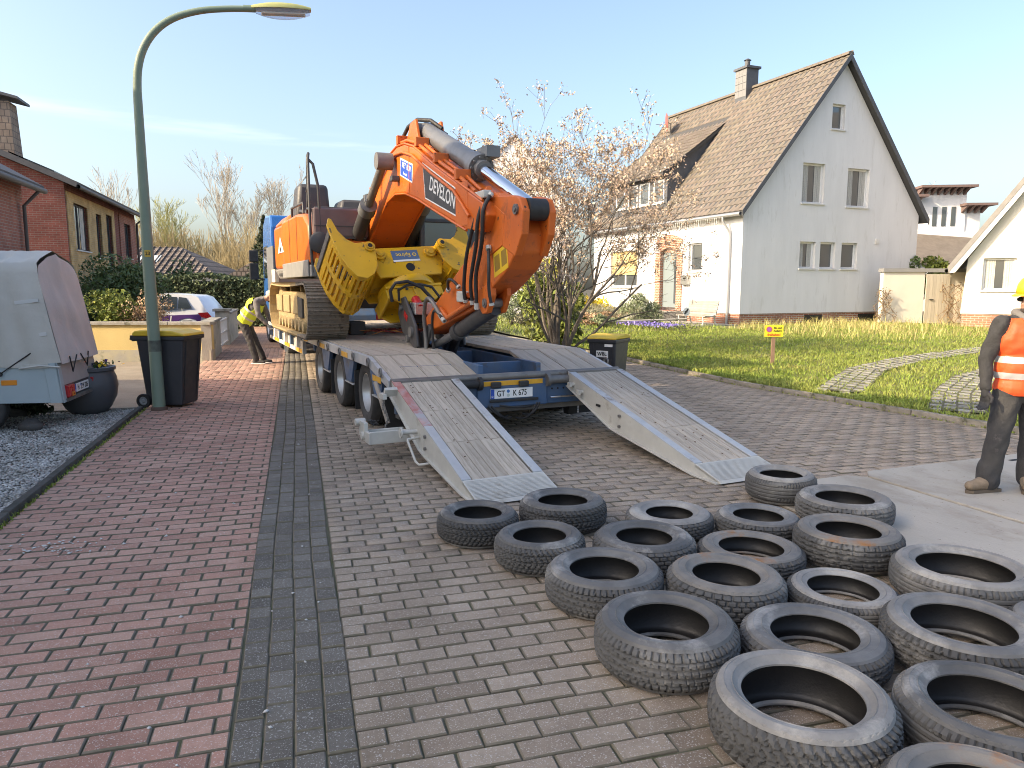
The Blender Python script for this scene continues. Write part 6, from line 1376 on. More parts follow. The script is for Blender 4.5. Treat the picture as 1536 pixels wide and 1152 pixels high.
# ================================================================ brick houses on the left side of the street
m_brA = brick_mat('red_brick', (.34, .13, .09), (.27, .10, .075), (.3, .24, .2), .25, .083, .01)
m_brB = brick_mat('yellow_brick', (.5, .34, .15), (.43, .28, .12), (.45, .36, .24), .25, .083, .01)
m_brC = brick_mat('dark_red_brick', (.22, .07, .055), (.18, .055, .045), (.2, .14, .12), .25, .083, .01)
m_drf = mat('dark_roof', (.075, .075, .08), .75, c2=(.1, .1, .105), vs=3)
FH = empty('brick_house', (-17.2, 28.9, 0), R(17), 'two-storey brick house with yellow facade panel and dark pitched roof down the street', 'house')
q = MB(); q.prism([(-9, 0), (0, 0), (0, 5.6), (-4.6, 7.6), (-9, 5.6)], 'y', 0, 13.8); W3 = q.build('wall', m_brC, FH)
cut(W3, [(-.25, .5, 1.0, 3.2, 3.1, 4.95), (-.25, .5, 4.6, 5.6, 2.9, 4.85), (-.25, .5, 6.6, 7.8, 2.0, 5.0), (-.25, .5, 10.6, 12.2, 3.1, 4.9), (-.25, .5, 10.6, 12.2, .9, 2.2)])
q = MB(); q.bb(-.06, .04, .12, 8.4, 0, 5.3); YP = q.build('yellow_panel', m_brB, FH); cut(YP, [(-.3, .5, 1.0, 3.2, 3.1, 4.95), (-.3, .5, 4.6, 5.6, 2.9, 4.85), (-.3, .5, 6.6, 7.8, 2.0, 5.0)])
q = MB(); q.bb(-.06, .05, 9.5, 13.72, 0, 5.3); RP = q.build('red_panel', m_brA, FH); cut(RP, [(-.3, .5, 10.6, 12.2, 3.1, 4.9), (-.3, .5, 10.6, 12.2, .9, 2.2)])
for (y, z, w, h, mu) in ((2.1, 3.1, 2.2, 1.85, 1), (5.1, 2.9, 1.0, 1.95, 0), (7.2, 2.0, 1.2, 3.0, 0), (11.4, 3.1, 1.6, 1.8, 1), (11.4, .9, 1.6, 1.3, 1)): window(FH, frame((.04, y, z), (0, 1, 0), (0, 0, 1)), w, h, m_anth, mu, inset=.14, curtain=(w > 2))
q = MB(); q.prism([(.5, 5.40), (-4.6, 7.62), (-4.6, 7.85), (.55, 5.6)], 'y', -.35, 14.1); q.prism([(-9.5, 5.4), (-4.6, 7.62), (-4.6, 7.85), (-9.6, 5.6)], 'y', -.35, 14.1); q.build('roof', m_drf, FH)
for k in range(5):
    y = 1.2 + k*1.15; q = MB(); q.add([(-.6, y, 6.19), (-.6, y + 1.1, 6.19), (-2.1, y + 1.1, 6.85), (-2.1, y, 6.85), (-.6, y, 6.14), (-.6, y + 1.1, 6.14), (-2.1, y + 1.1, 6.80), (-2.1, y, 6.80)], [(0, 1, 2, 3), (4, 7, 6, 5), (0, 4, 5, 1), (2, 6, 7, 3)]); q.build('solar_panel', mat('solar_dark', (.02, .025, .04), .25), FH)
q = MB(); q.lathe([(.08, 0), (.08, 14.4)], 10, (.56, -.3, 5.42), 'y'); q.tube([(.5, 13.7, 5.4), (.12, 13.7, 5.1), (.12, 13.7, 0)], .06, 8); q.build('gutter', mat('gutter_dark', (.1, .09, .085), .6), FH, smooth=60)
q = MB(); q.taper(-3.3, -2.1, 2.0, 3.0, 6.2, -3.2, -2.2, 2.05, 2.95, 8.9); CK = q.build('chimney', brick_mat('chimney_shingle', (.3, .24, .19), (.25, .19, .15), (.12, .1, .09), .22, .26, .015), FH)
q = MB(); q.prism([(-3.6, 8.95), (-2.7, 9.15), (-1.8, 8.95), (-1.8, 9.05), (-2.7, 9.27), (-3.6, 9.05)], 'y', 1.75, 3.25); q.build('chimney_cap', m_slate, CK)
q = MB(); q.bb(.0, 1.4, 9.6, 13.6, 2.25, 2.4); q.build('porch_roof', m_drf, FH)
# lower house in front of it
NH = empty('low_brick_house', (-13.95, 21.4, 0), R(17), 'low red brick house with roller shutter behind the covered trailer', 'house')
q = MB(); q.prism([(-7, 0), (0, 0), (0, 4.5), (-3.5, 6.6), (-7, 4.5)], 'y', -5.0, 0); W4 = q.build('wall', m_brA, NH); cut(W4, [(-.25, .5, -4.2, -2.7, 2.55, 3.9)])
window(NH, frame((0, -3.45, 2.55), (0, 1, 0), (0, 0, 1)), 1.5, 1.35, shutter=1.25)
q = MB(); q.prism([(.45, 4.33), (-3.5, 6.62), (-3.5, 6.82), (.5, 4.52)], 'y', -5.3, .3); q.prism([(-7.45, 4.33), (-3.5, 6.62), (-3.5, 6.82), (-7.5, 4.52)], 'y', -5.3, .3); q.build('roof', m_drf, NH)
q = MB(); q.lathe([(.08, 0), (.08, 5.5)], 10, (.5, -5.2, 4.38), 'y'); q.tube([(.5, -.3, 4.3), (.12, -.3, 3.9), (.1, -.3, 0)], .05, 8); q.build('gutter', MATS['gutter_dark'], NH, smooth=60)
# the photographer's neighbour: the house left of the camera whose roof throws the shade over the road
SH = empty('corner_house', (-9.6, 9.0, 0), 0, 'cream rendered house on the near corner, left of the view, shading the road', 'house')
q = MB(); q.prism([(0, 0), (0, 6.0), (-6.2, 10.6), (-13, 6.0), (-13, 0)], 'x', 0, -12); q.build('wall', m_cream, SH)
q = MB(); q.prism([(.25, 5.8), (-6.2, 10.65), (-6.2, 10.9), (.3, 6.05)], 'x', .35, -12.4); q.prism([(-13.25, 5.8), (-6.2, 10.65), (-6.2, 10.9), (-13.3, 6.05)], 'x', .35, -12.4); q.build('roof', m_drf, SH)
for (y, z) in ((-3, 1), (-3, 3.8), (-6.5, 3.8), (-9.5, 1), (-9.5, 3.8)): window(SH, frame((0, y, z), (0, 1, 0), (0, 0, 1)), 1.3, 1.4, inset=-.06)
q = MB(); q.bb(.0, .06, -7.1, -6.0, .1, 2.2); q.build('front_door', mat('door_green', (.05, .1, .06), .5), SH)
# hip roofed bungalow far down the street
HH = empty('hip_roof_bungalow', (-24.8, 48, 0), R(6), 'bungalow with ribbed hip roof behind the hedge', 'house')
q = MB(); q.bb(-6, 5, 0, 8, 0, 2.5); q.build('wall', m_render, HH)
m_rib = brick_mat('ribbed_tiles', (.24, .2, .17), (.2, .165, .14), (.09, .075, .065), .3, .33, .05)
q = MB(); q.add([(-6.5, -.5, 2.4), (5.5, -.5, 2.4), (5.5, 8.5, 2.4), (-6.5, 8.5, 2.4), (-3, 3.6, 4.3), (2.2, 3.6, 4.3)], [(0, 1, 5, 4), (1, 2, 5), (2, 3, 4, 5), (3, 0, 4), (3, 2, 1, 0)]); q.build('roof', m_rib, HH)
V_ = []
for k in range(30): q = MB(); x = -6.4 + k*.4; xt = max(-3, min(2.2, x)); f = 1 if -3 <= x <= 2.2 else (1 - abs(x - xt)/3.3); q.tube([(x, -.52, 2.44), (x, -.52 + 4.1*f, 2.44 + 1.9*f)], .05, 5); q.build('tile_rib', m_rib, HH)
for x in (-.6, .5): q = MB(); q.add([(x, 1.2, 3.24), (x + .85, 1.2, 3.24), (x + .85, 2.2, 3.70), (x, 2.2, 3.70)], [(0, 1, 2, 3)]); q.build('roof_window', mat('skylight', (.5, .55, .55), .2), HH)
q = MB(); q.prism([(5.2, 2.3), (7.6, 3.6), (9.6, 2.3)], 'y', 3, 9); q.build('side_wing_roof', m_rib, HH)

# ================================================================ low yellow wall with gate
m_yw = mat('yellow_render', (.6, .46, .19), .9, c2=(.54, .41, .17), vs=1.5, c3=(.45, .36, .2), s3=1.6, t3=.66, bump=.3, bs=35)
m_ww = mat('grey_white_render', (.5, .46, .38), .9, c2=(.38, .35, .29), vs=2.5, c3=(.2, .21, .1), s3=2, t3=.62, bump=.3, bs=30)
YW = empty('yellow_wall', (-6.78, 16.45, 0), 0, 'low yellow rendered garden wall with stone cap behind the bin', 'wall')
q = MB(); q.bb(-7.5, .0, 0, .22, .24, .80); q.build('render', m_yw, YW); q = MB(); q.bb(-7.5, .01, -.008, .23, -.05, .24); q.build('base', mat('grey_base', (.33, .31, .27), .9, c2=(.42, .37, .25), vs=4, c3=(.2, .2, .12), s3=3, t3=.6), YW)
for k in range(8): q = MB(); q.bb(-7.55 + k*.95, -7.55 + k*.95 + .94, -.05, .28, .80, .87); q.build('cap_stone', m_conc, YW, bevel=.008)
SW = empty('pavement_wall', (-6.78, 16.45, 0), R(16.6), 'weathered grey-white wall along the pavement with mossy foot', 'wall')
q = MB(); q.bb(-.18, .03, .0, 2.3, -.05, .82); q.build('render', m_ww, SW); q = MB(); q.bb(-.22, .07, .25, 2.35, .82, .88); q.build('cap_stone', m_conc, SW, bevel=.008)
q = MB(); q.bb(-.3, .05, 4.6, 5.1, -.05, .95); q.bb(-.18, .03, 5.1, 8.5, -.05, .85); q.build('pier', m_ww, SW); q = MB(); q.bb(-.36, .11, 4.54, 5.16, .95, 1.02); q.bb(-.22, .07, 5.16, 8.5, .85, .91); q.build('pier_cap', m_conc, SW, bevel=.008)
LG = empty('metal_gate', (-6.78, 16.45, 0), R(16.6), 'white metal bar gate between the pavement wall and its pier', 'gate')
q = MB()
for z in (.12, .42, .75): q.bb(-.02, .02, 2.4, 4.55, z, z + .04)
q.build('gate_frame', m_white, LG)
for k in range(9): q = MB(); q.bb(-.012, .012, 2.45 + k*.25, 2.49 + k*.25, .12, .78); q.build('bar', m_white, LG)
# ================================================================ plants
m_l1 = mat('leaf_dark', (.075, .115, .04), .55, c2=(.1, .145, .05), vs=1.2, spec=.35, attr=True)
m_l2 = mat('leaf_fresh', (.2, .23, .05), .55, c2=(.13, .17, .04), vs=1.5, spec=.3, attr=True)
m_l3 = mat('leaf_dry', (.42, .28, .17), .8, c2=(.5, .36, .22), vs=2, attr=True)
m_l4 = mat('leaf_hedge', (.085, .115, .055), .6, c2=(.12, .145, .07), vs=1.2, spec=.3, attr=True)
m_for = mat('forsythia', (.75, .6, .03), .6, attr=True); m_lav = mat('lavender_grey', (.3, .28, .19), .8, c2=(.24, .24, .16), vs=2, attr=True)
m_ros = mat('rosemary', (.25, .28, .16), .7, c2=(.17, .21, .1), vs=3, attr=True); m_vio = mat('violet_flower', (.25, .2, .55), .7, attr=True)
m_con = mat('conifer', (.05, .07, .035), .7, c2=(.08, .09, .04), vs=1, attr=True); m_ycon = mat('golden_conifer', (.42, .4, .06), .7, attr=True); m_gcon = mat('green_conifer', (.12, .15, .05), .7, attr=True)
bush('rhododendron', (-12.0, 21.5, 0), (2.1, 1.6, 1.3), 16000, .055, m_l1, 'large dark evergreen mound in front of the brick houses', 1, stems=8)
bush('green_shrub', (-9.55, 17.5, .4), (.8, .6, .66), 5000, .045, m_l2, 'light green leafy shrub above the yellow wall', 2)
bush('dry_hydrangea', (-8.55, 17.3, .4), (.55, .45, .58), 2600, .03, m_l3, 'dry brown hydrangea bush above the yellow wall next to the lamp', 4, stems=26)
bush('ground_heather', (-10.9, 17.3, .4), (.6, .5, .4), 1200, .05, m_l2, 'small green shrub at the far end of the yellow wall', 5)
def hedge(c, sx, sy, sz, n, label, rz=0, size=.07):
    e = empty('hedge', c, rz, label, 'hedge'); P = []
    f = NR.random(n); u = NR.uniform(-1, 1, n); v = NR.uniform(-1, 1, n); dp = NR.uniform(-.14, .06, n)
    for i in range(n):
        if f[i] < .5: p = (u[i]*sx/2, -sy/2 - dp[i], (v[i] + 1)/2*sz)
        elif f[i] < .8: p = (u[i]*sx/2, v[i]*sy/2, sz + dp[i])
        elif f[i] < .9: p = (sx/2 + dp[i], u[i]*sy/2, (v[i] + 1)/2*sz)
        else: p = (-sx/2 - dp[i], u[i]*sy/2, (v[i] + 1)/2*sz)
        b = .07*math.sin(p[0]*2.3) + .05*math.sin(p[2]*4 + p[0]); P.append((p[0], p[1] - b, p[2] + b))
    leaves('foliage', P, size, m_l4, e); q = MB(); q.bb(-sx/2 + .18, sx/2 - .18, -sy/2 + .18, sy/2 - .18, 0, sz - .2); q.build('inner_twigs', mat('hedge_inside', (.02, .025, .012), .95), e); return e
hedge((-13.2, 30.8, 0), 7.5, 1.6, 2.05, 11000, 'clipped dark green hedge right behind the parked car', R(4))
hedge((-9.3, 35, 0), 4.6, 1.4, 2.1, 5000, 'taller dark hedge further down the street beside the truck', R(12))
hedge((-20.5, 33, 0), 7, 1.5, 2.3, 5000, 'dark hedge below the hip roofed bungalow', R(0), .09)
e = bush('clipped_shrub', (-15.2, 34, 0), (1.4, 1.2, 1.35), 2500, .08, m_l1, 'rounded dark shrub rising above the hedge', 8)
def conifer(c, h, r, n, m_, label, col_=False, seed=0):
    e = empty('conifer', c, 0, label, 'tree'); rg = np.random.default_rng(seed); t = rg.random(n)**.7; k = rg.random(n)*2*np.pi
    w = (np.sin(np.pi*np.clip(t, .02, 1))**.6 if col_ else (1 - t)*(.75 + .35*np.sin(t*34)**2))*r; rr = w*np.sqrt(rg.uniform(.4, 1, n))
    P = np.stack([rr*np.cos(k), rr*np.sin(k), .25 + t*h - (0 if col_ else rr*.25)], 1); leaves('crown', P, .11 if not col_ else .08, m_, e, .4, .35); q = MB(); q.tube([(0, 0, 0), (0, 0, h*.92)], [.05*h**.6, .02], 8); q.build('trunk', m_bark, e, smooth=60); return e
conifer((-13.6, 41, 0), 5.2, 1.9, 4200, m_con, 'dark pine beside the truck behind the hedge', seed=1)
conifer((-12.3, 39, 0), 2.7, .5, 1400, m_ycon, 'golden columnar conifer next to the dark pine', True, 2); conifer((-13.2, 39.5, 0), 2.9, .45, 1400, m_gcon, 'green columnar conifer just beside the golden one', True, 3)
conifer((-11.3, 40, 0), 3.6, .5, 1400, m_gcon, 'green columnar conifer closest to the truck cab', True, 4)
conifer((31.2, 55, 0), 8.0, 1.6, 1500, m_con, 'tall spruce behind the cream house verge', seed=5)
def bare_tree(c, h, r0, label, seed, m_, depth=4, kids=4, spread=.42, name='bare_tree', shrink=.62, upw=.22, trunks=1, group=None):
    e = empty(name, c, 0, label, 'tree', group); rg = random.Random(seed); q = MB(); tips = []; t = MB(); H1 = h*.42
    for k in range(trunks):
        d = Vector((rg.gauss(0, .08), rg.gauss(0, .08), 1)).normalized(); top = d*H1; t.tube([Vector((k*.3, 0, 0)), top*.5 + Vector((k*.3, 0, 0)), top + Vector((k*.3, 0, 0))], [r0, r0*.8, r0*.6], 7)
        for j in range(6):
            a = j*1.05 + rg.random(); b = top*(.55 + .45*j/5) + Vector((k*.3, 0, 0)); grow(q, tips, b, Vector((math.cos(a)*.55, math.sin(a)*.55, 1)).normalized(), h*.30*rg.uniform(.8, 1.15), r0*.38, depth - 1, rg, spread, kids, upw, 3, .012, shrink)
        grow(q, tips, top + Vector((k*.3, 0, 0)), d, h*.3, r0*.5, depth - 1, rg, spread, kids, upw, 3, .012, shrink)
    t.build('trunk', m_, e, smooth=60); q.build('crown', m_, e); return e
m_tw = mat('pale_twig', (.42, .38, .32), .9, c2=(.36, .32, .26), vs=1); m_tw2 = mat('straw_twig', (.42, .34, .19), .9, c2=(.36, .29, .15), vs=.3)
bare_tree((-26.8, 70, 0), 11.6, .2, 'tall bare poplar on the skyline left of its twin', 1, m_tw, 5, 4, .36); bare_tree((-23.6, 71, 0), 11.2, .18, 'tall bare poplar on the skyline right of its twin', 2, m_tw, 5, 4, .36)
bare_tree((-33.5, 62, 0), 10.2, .2, 'bare tree showing above the brick house roof', 3, m_tw, 4, 4, .4); bare_tree((31.5, 62, 0), 8.8, .16, 'bare tree far behind the canopied house', 6, m_tw, 4, 4, .4)
bare_tree((-30.5, 66, 0), 8.4, .14, 'budding yellowish tree beside the lamp post on the skyline', 7, mat('budding_twig', (.36, .36, .16), .9), 5, 4, .45)
# brushwood mass in front of the skyline
q = MB(); rg = random.Random(5); tips = []
for k in range(120):
    x = -36 + 25*rg.random(); y = 62 + 12*rg.random(); h = rg.uniform(4.2, 7.2)
    for j in range(4): a = rg.random()*6.28; grow(q, tips, Vector((x, y, 0)), Vector((math.cos(a)*.25, math.sin(a)*.25, 1)).normalized(), h*.55, .06, 2, rg, .35, 4, .3, 3, .016, .6)
o = q.build('brushwood', m_tw2); tag(o, 'mass of straw-coloured leafless brushwood at the end of the street', 'brushwood', kind='stuff')
# magnolia beside the road
MG = empty('magnolia_tree', (1.15, 17.3, 0), 0, 'multi-stemmed magnolia with fading pale blossoms beside the low loader', 'tree')
q = MB(); tips = []; rg = random.Random(12); ap = []
for k in range(15):
    a = k/15*6.28 + rg.uniform(-.2, .2); lean_ = rg.uniform(.12, .4) if k % 3 else rg.uniform(.5, .85); d = Vector((math.cos(a)*lean_, math.sin(a)*lean_, 1)).normalized()
    grow(q, tips, Vector((.13*math.cos(a), .13*math.sin(a), 0)), d, rg.uniform(2.0, 2.5), rg.uniform(.034, .058), 5, rg, .55, 3, .03, 6, .0035, .64, ap)
q.build('trunk', mat('magnolia_bark', (.085, .07, .056), .85, c2=(.17, .145, .115), vs=5, bump=.4, bs=30), MG, smooth=60)
bl = []
for (p, d) in tips:
    if p.z > 1.7 and rg.random() < .8: bl += [p + Vector((rg.gauss(0, .05), rg.gauss(0, .05), rg.gauss(0, .05))) for _ in range(rg.choice((6, 12, 20)))]
for p in ap:
    if p.z > 2.0 and rg.random() < .6: bl.append(p + Vector((rg.gauss(0, .05), rg.gauss(0, .05), rg.gauss(0, .05))))
MG.scale = (1.04, 1.04, 1.06)
leaves('blossom', bl, .028, mat('faded_blossom', (.58, .45, .35), .7, c2=(.5, .36, .24), vs=1.5, attr=True), MG, .5, .55)
bush('evergreen_undergrowth', (1.1, 19.6, 0), (.9, .8, 1.15), 3000, .08, m_l2, 'yellow-green evergreen shrub behind the magnolia stems', 21, stems=5)
# garden beds before the white house
HP = lambda x, y, z=.08: tuple(HWm @ Vector((x, y, z)))
bush('forsythia_bush', HP(-2.6, 6.6), (.85, .7, .55), 2200, .06, m_for, 'bright yellow forsythia bush below the shuttered window', 31)
bush('rosemary_bush', HP(-3.6, 1.2), (.9, .8, .62), 4200, .075, m_ros, 'large feathery grey-green rosemary bush before the front door', 32, up=1.2, aspect=.16)
bush('lavender', HP(-3.9, 3.8), (1.3, .9, .42), 3600, .07, m_lav, 'wide grey lavender cushion between forsythia and rosemary', 33, up=1.2, aspect=.16)
bush('dry_perennial', HP(-5.2, 1.8), (.8, .7, .3), 1600, .06, m_l3, 'dry brown perennials at the garden edge beside the magnolia', 34)
bush('round_shrub', HP(-6.4, 4.9), (1.0, .9, .85), 3000, .06, m_l2, 'rounded yellow-green shrub left of the magnolia stems', 35); bush('feather_shrub', HP(-8.0, 3.4), (.55, .5, .55), 1400, .07, m_ros, 'upright grey-green shrub behind the right excavator track', 36, up=1.2, aspect=.16)
bush('low_heather', HP(-7.7, 2.7), (.7, .5, .25), 1100, .05, m_lav, 'low brownish heather at the bed edge near the excavator track', 37); bush('santolina', HP(-5.5, .7), (.5, .45, .25), 900, .045, m_ros, 'small grey-green cushion plant above the right bin', 38)
e = empty('spring_flowers', HP(-4.0, .1), HA, 'strip of violet spring flowers along the bed in front of the rosemary', 'flowers')
leaves('blossom', [(random.gauss(0, .3), random.uniform(-1.6, 1.6), .06 + random.random()*.12) for _ in range(900)], .035, m_vio, e, .6, .8); leaves('foliage', [(random.gauss(0, .35), random.uniform(-1.8, 1.8), random.random()*.12) for _ in range(1500)], .04, m_l2, e, .6, .4)
bush('thuja_bush', HP(-4.6, 7.4), (1.2, 1.1, 1.5), 3500, .09, m_ycon, 'tall yellow-green bush further back behind the magnolia', 39)
pts = []
for _ in range(9000):
    x, y = random.uniform(-11, -1.4), random.uniform(-3, 10); p = HWm @ Vector((x, y, 0))
    a = p.x*SR.x + p.y*SR.y; b = p.x*SU.x + p.y*SU.y
    if a > kr(b) + .1: pts.append((p.x, p.y, lawn_z(p.x, p.y)))
blades('bed_grass', pts, .05, .16, .012, .9, m_grass, 'green ground cover between the garden shrubs', cat='ground cover')
kerb('bed_edging', [HWm @ Vector((-2.6, -1.6, -.02)), HWm @ Vector((-5.6, -1.0, -.02)), HWm @ Vector((-7.2, .4, -.02))], .1, .1, m_kerb)
bush('wall_shrub', (16.6, 32.0, .8), (1.1, .8, 1.3), 3500, .09, m_l1, 'dark shrub above the garden wall beside the shaded house', 41); bush('wall_shrub', (18.4, 32.4, .8), (1.0, .8, 1.15), 2800, .09, m_l2, 'lighter green shrub above the garden wall beside the cream house', 42)
# stake and notices on the lawn
SG = empty('keep_clear_sign', (5.32, 14.9, .06), 0, 'small yellow keep-clear notice on a wooden stake in the lawn', 'sign')
q = MB(); q.bb(-.035, .035, 0, .03, -.15, .8); q.build('stake', mat('stake_wood', (.32, .2, .13), .85, c2=(.25, .15, .1), vs=6), SG)
q = MB(); q.bb(-.19, .19, -.006, 0, .58, .82); q.build('board', mat('sign_yellow', (.8, .68, .04), .5), SG, bevel=.003)
q = MB(); q.lathe([(.001, -.009), (.055, -.009), (.055, -.006)], 24, (-.1, 0, .735), 'y'); q.build('disc', mat('disc_purple', (.35, .12, .4), .5), SG); q = MB(); q.lathe([(.044, -.0095), (.058, -.0095), (.058, -.007), (.044, -.007)], 24, (-.1, 0, .735), 'y', closed=True); q.build('disc_ring', mat('disc_red', (.55, .08, .12), .5), SG)
txt('Ein- und', .052, m_ink, SG, frame((.07, -.008, .765), (1, 0, 0), (0, 0, 1)), sx=.9); txt('Ausfahrt', .052, m_ink, SG, frame((.07, -.008, .705), (1, 0, 0), (0, 0, 1)), sx=.9); txt('freihalten!', .07, mat('sign_red', (.6, .05, .02), .5), SG, frame((0, -.008, .625), (1, 0, 0), (0, 0, 1)), sx=.92)
S2 = empty('round_notice', HP(-2.3, .2, 0), HA, 'small round white no-dogs notice on a stick at the terrace corner', 'sign'); q = MB(); q.cyl((0, 0, 0), (0, 0, .55), .012, n=6); q.build('stick', m_iron, S2); q = MB(); q.lathe([(.001, -.01), (.16, -.01), (.16, 0), (.001, 0)], 24, (0, 0, .62), 'y'); q.build('disc', m_ltwht, S2)
q = MB(); q.bb(-.03, .03, -.014, -.011, .5, .74, rot=Matrix.Rotation(.7, 3, 'Y')); q.bb(-.07, .05, -.0135, -.0112, .58, .64); q.build('pictogram', m_ink, S2)
q = MB(); q.tube([(-.05, 0, .35), (-3.2, .3, .3)], .03, 6); FR = q.build('rail', mat('old_rail', (.5, .46, .4), .8)); FR.matrix_world = Matrix.Translation(HP(-2.2, .2, 0)) @ Matrix.Rotation(HA, 4, 'Z'); FR.name = 'bed_rail'; tag(FR, 'thin pale wooden rail running left from the round notice', 'rail')
# ================================================================ people
def organic(name, caps, ells, mats, parent, voxel=.014, sm=6, planes=(), pick=None, drop=None, wr=0., thick=0.):
    """capsules and ellipsoids fused into one continuous surface; planes cut clean material borders; pick(co) -> material index"""
    q = MB()
    for (p0, p1, r0, r1) in caps:
        p0, p1 = Vector(p0), Vector(p1); q.tube([p0, p1], [r0, r1], 14); q.ell(p0, r0, r0, r0, 14, 8); q.ell(p1, r1, r1, r1, 14, 8)
    for e in ells: q.ell(e[0], *e[1], 18, 12, e[2] if len(e) > 2 else None)
    me = q.mesh(name, mats); o = bpy.data.objects.new('tmp', me); col.objects.link(o)
    m = o.modifiers.new('r', 'REMESH'); m.mode = 'VOXEL'; m.voxel_size = voxel; s = o.modifiers.new('s', 'SMOOTH'); s.factor = .5; s.iterations = sm
    dg = bpy.context.evaluated_depsgraph_get(); me2 = bpy.data.meshes.new_from_object(o.evaluated_get(dg)); bpy.data.objects.remove(o)
    bm = bmesh.new(); bm.from_mesh(me2)
    for (co, no) in planes: bmesh.ops.bisect_plane(bm, geom=bm.verts[:] + bm.edges[:] + bm.faces[:], plane_co=co, plane_no=no)
    if drop: bmesh.ops.delete(bm, geom=[f for f in bm.faces if drop(f.calc_center_median())], context='FACES')
    if wr:
        bm.normal_update()
        for v in bm.verts:
            c = v.co
            if pick and pick(c) == 2: continue
            v.co = c + v.normal*wr*(math.sin(c.z*38 + 5*math.sin(c.x*17) + 3*math.sin(c.y*21)) + .6*math.sin(c.x*51 + c.z*23 + c.y*33))
    for f in bm.faces: f.material_index = pick(f.calc_center_median()) if pick else 0; f.smooth = True
    me2.materials.clear()
    for mm in mats: me2.materials.append(mm)
    bm.to_mesh(me2); bm.free()
    ob = link(name, me2, parent)
    if thick: t = ob.modifiers.new('t', 'SOLIDIFY'); t.thickness = thick; t.offset = 1
    return ob
m_skin = mat('skin', (.5, .29, .2), .55, c2=(.45, .24, .17), vs=8); m_wear = mat('dark_workwear', (.035, .035, .038), .85, c2=(.06, .058, .056), vs=5, c3=(.11, .1, .095), s3=7, t3=.67, bump=.8, bs=12)
m_jack = mat('charcoal_jacket', (.03, .03, .032), .9, c2=(.045, .044, .044), vs=5, bump=.8, bs=14); m_orv = mat('orange_vest', (.85, .1, .02), .6, c2=(.75, .08, .018), vs=5, bump=.2, bs=30); m_ylv = mat('yellow_vest', (.68, .8, .04), .6, c2=(.58, .7, .04), vs=5, bump=.2, bs=30)
m_tape = mat('silver_tape', (.5, .5, .5), .4, .2); m_boot = mat('muddy_boot', (.26, .2, .14), .85, c2=(.18, .135, .09), vs=14, bump=.4, bs=50); m_sole = mat('boot_sole', (.12, .095, .07), .9); m_hoody = mat('grey_hoody', (.15, .14, .135), .9, c2=(.19, .18, .17), vs=6, bump=.2, bs=60)
m_glv = mat('glove_black', (.03, .03, .032), .8); m_glb = mat('glove_blue', (.05, .18, .6), .5); m_hair = mat('dark_hair', (.04, .03, .025), .8)
def hand(parent, w, d, side, mats, sc=1.0, name='glove', curl=.5):
    """w wrist, d direction the fingers point, side: direction the thumb leaves the palm"""
    w, d, s = Vector(w), Vector(d).normalized(), Vector(side); s = (s - d*s.dot(d)).normalized(); n = d.cross(s); caps = []; k = sc
    for i in range(4):
        b = w + d*.085*k + s*(.032 - .021*i)*k; L = (.04, .045, .042, .033)[i]*k; c1 = (d*math.cos(curl) + n*math.sin(curl)); c2 = (d*math.cos(curl*2.3) + n*math.sin(curl*2.3)); m1 = b + c1*L; caps += [(w + d*.03*k + s*(.02 - .014*i)*k, b, .0125*k, .0115*k), (b, m1, .0112*k, .0105*k), (m1, m1 + c2*L*.85, .0105*k, .009*k)]
    tb = w + d*.03*k + s*.03*k; t1 = tb + (d*.6 + s*.75 + n*.3).normalized()*.042*k; caps += [(tb, t1, .0135*k, .012*k), (t1, t1 + (d*.9 + s*.1 + n*.5).normalized()*.034*k, .0118*k, .0095*k), (w - d*.03*k, w + d*.03*k, .027*k, .03*k)]
    return organic(name, caps, [(w + d*.05*k, (.04*k, .04*k, .018*k), Matrix((d, s, n)).transposed())], mats, parent, .0045, 4, pick=lambda c: 1 if (c - w).dot(n) < -.002*k and len(mats) > 1 else 0)
def head(parent, c, fwd, mats_skin, hair=True, beard=False, sc=1.0):
    c, f = Vector(c), Vector(fwd).normalized(); l = Vector((0, 0, 1)).cross(f).normalized(); u = f.cross(l); M = Matrix((f, l, u)).transposed(); P = lambda a, b, z: c + M @ Vector((a, b, z))*sc
    ells = [(P(-.012, 0, .03), (.098, .076, .09), M), (P(.03, 0, -.045), (.062, .058, .07), M), (P(.085, 0, -.01), (.014, .012, .03), M), (P(.1, 0, -.024), (.014, .015, .012), M), (P(.06, 0, -.085), (.03, .035, .025), M)] + [(P(-.005, s*.078, -.005), (.02, .008, .032), M) for s in (-1, 1)] + [(P(.078, 0, -.058), (.012, .024, .008), M), (P(.074, 0, .03), (.018, .05, .01), M)]
    return ells, P, M
# ---- man in the orange vest at the right edge
W1 = empty('person', (4.07, 5.8, .019), 0, 'man in orange safety vest and yellow helmet standing on the steel plate', 'person')
hc = (.02, 0, 1.545); he, HPp, HM = head(W1, hc, (-.95, -.32, -.05), None)
arms = [((-.19, .01, 1.36), (-.285, .03, 1.09), .074, .058), ((-.285, .03, 1.09), (-.315, -.045, .86), .056, .042), ((.2, .01, 1.36), (.3, .03, 1.09), .074, .058), ((.3, .03, 1.09), (.32, -.05, .86), .056, .042)]
legs = [((-.1, 0, .84), (-.165, -.02, .48), .112, .085), ((-.165, -.02, .48), (-.2, .01, .10), .085, .08), ((-.2, .01, .2), (-.2, .01, .09), .086, .09), ((.1, .02, .84), (.13, .02, .48), .112, .085), ((.13, .02, .48), (.15, .06, .10), .085, .08)]
tor = [((0, 0, 1.24), (.205, .135, .2)), ((0, 0, 1.02), (.185, .13, .22)), ((0, .0, .86), (.18, .125, .13)), ((0, .01, 1.385), (.15, .085, .07))]
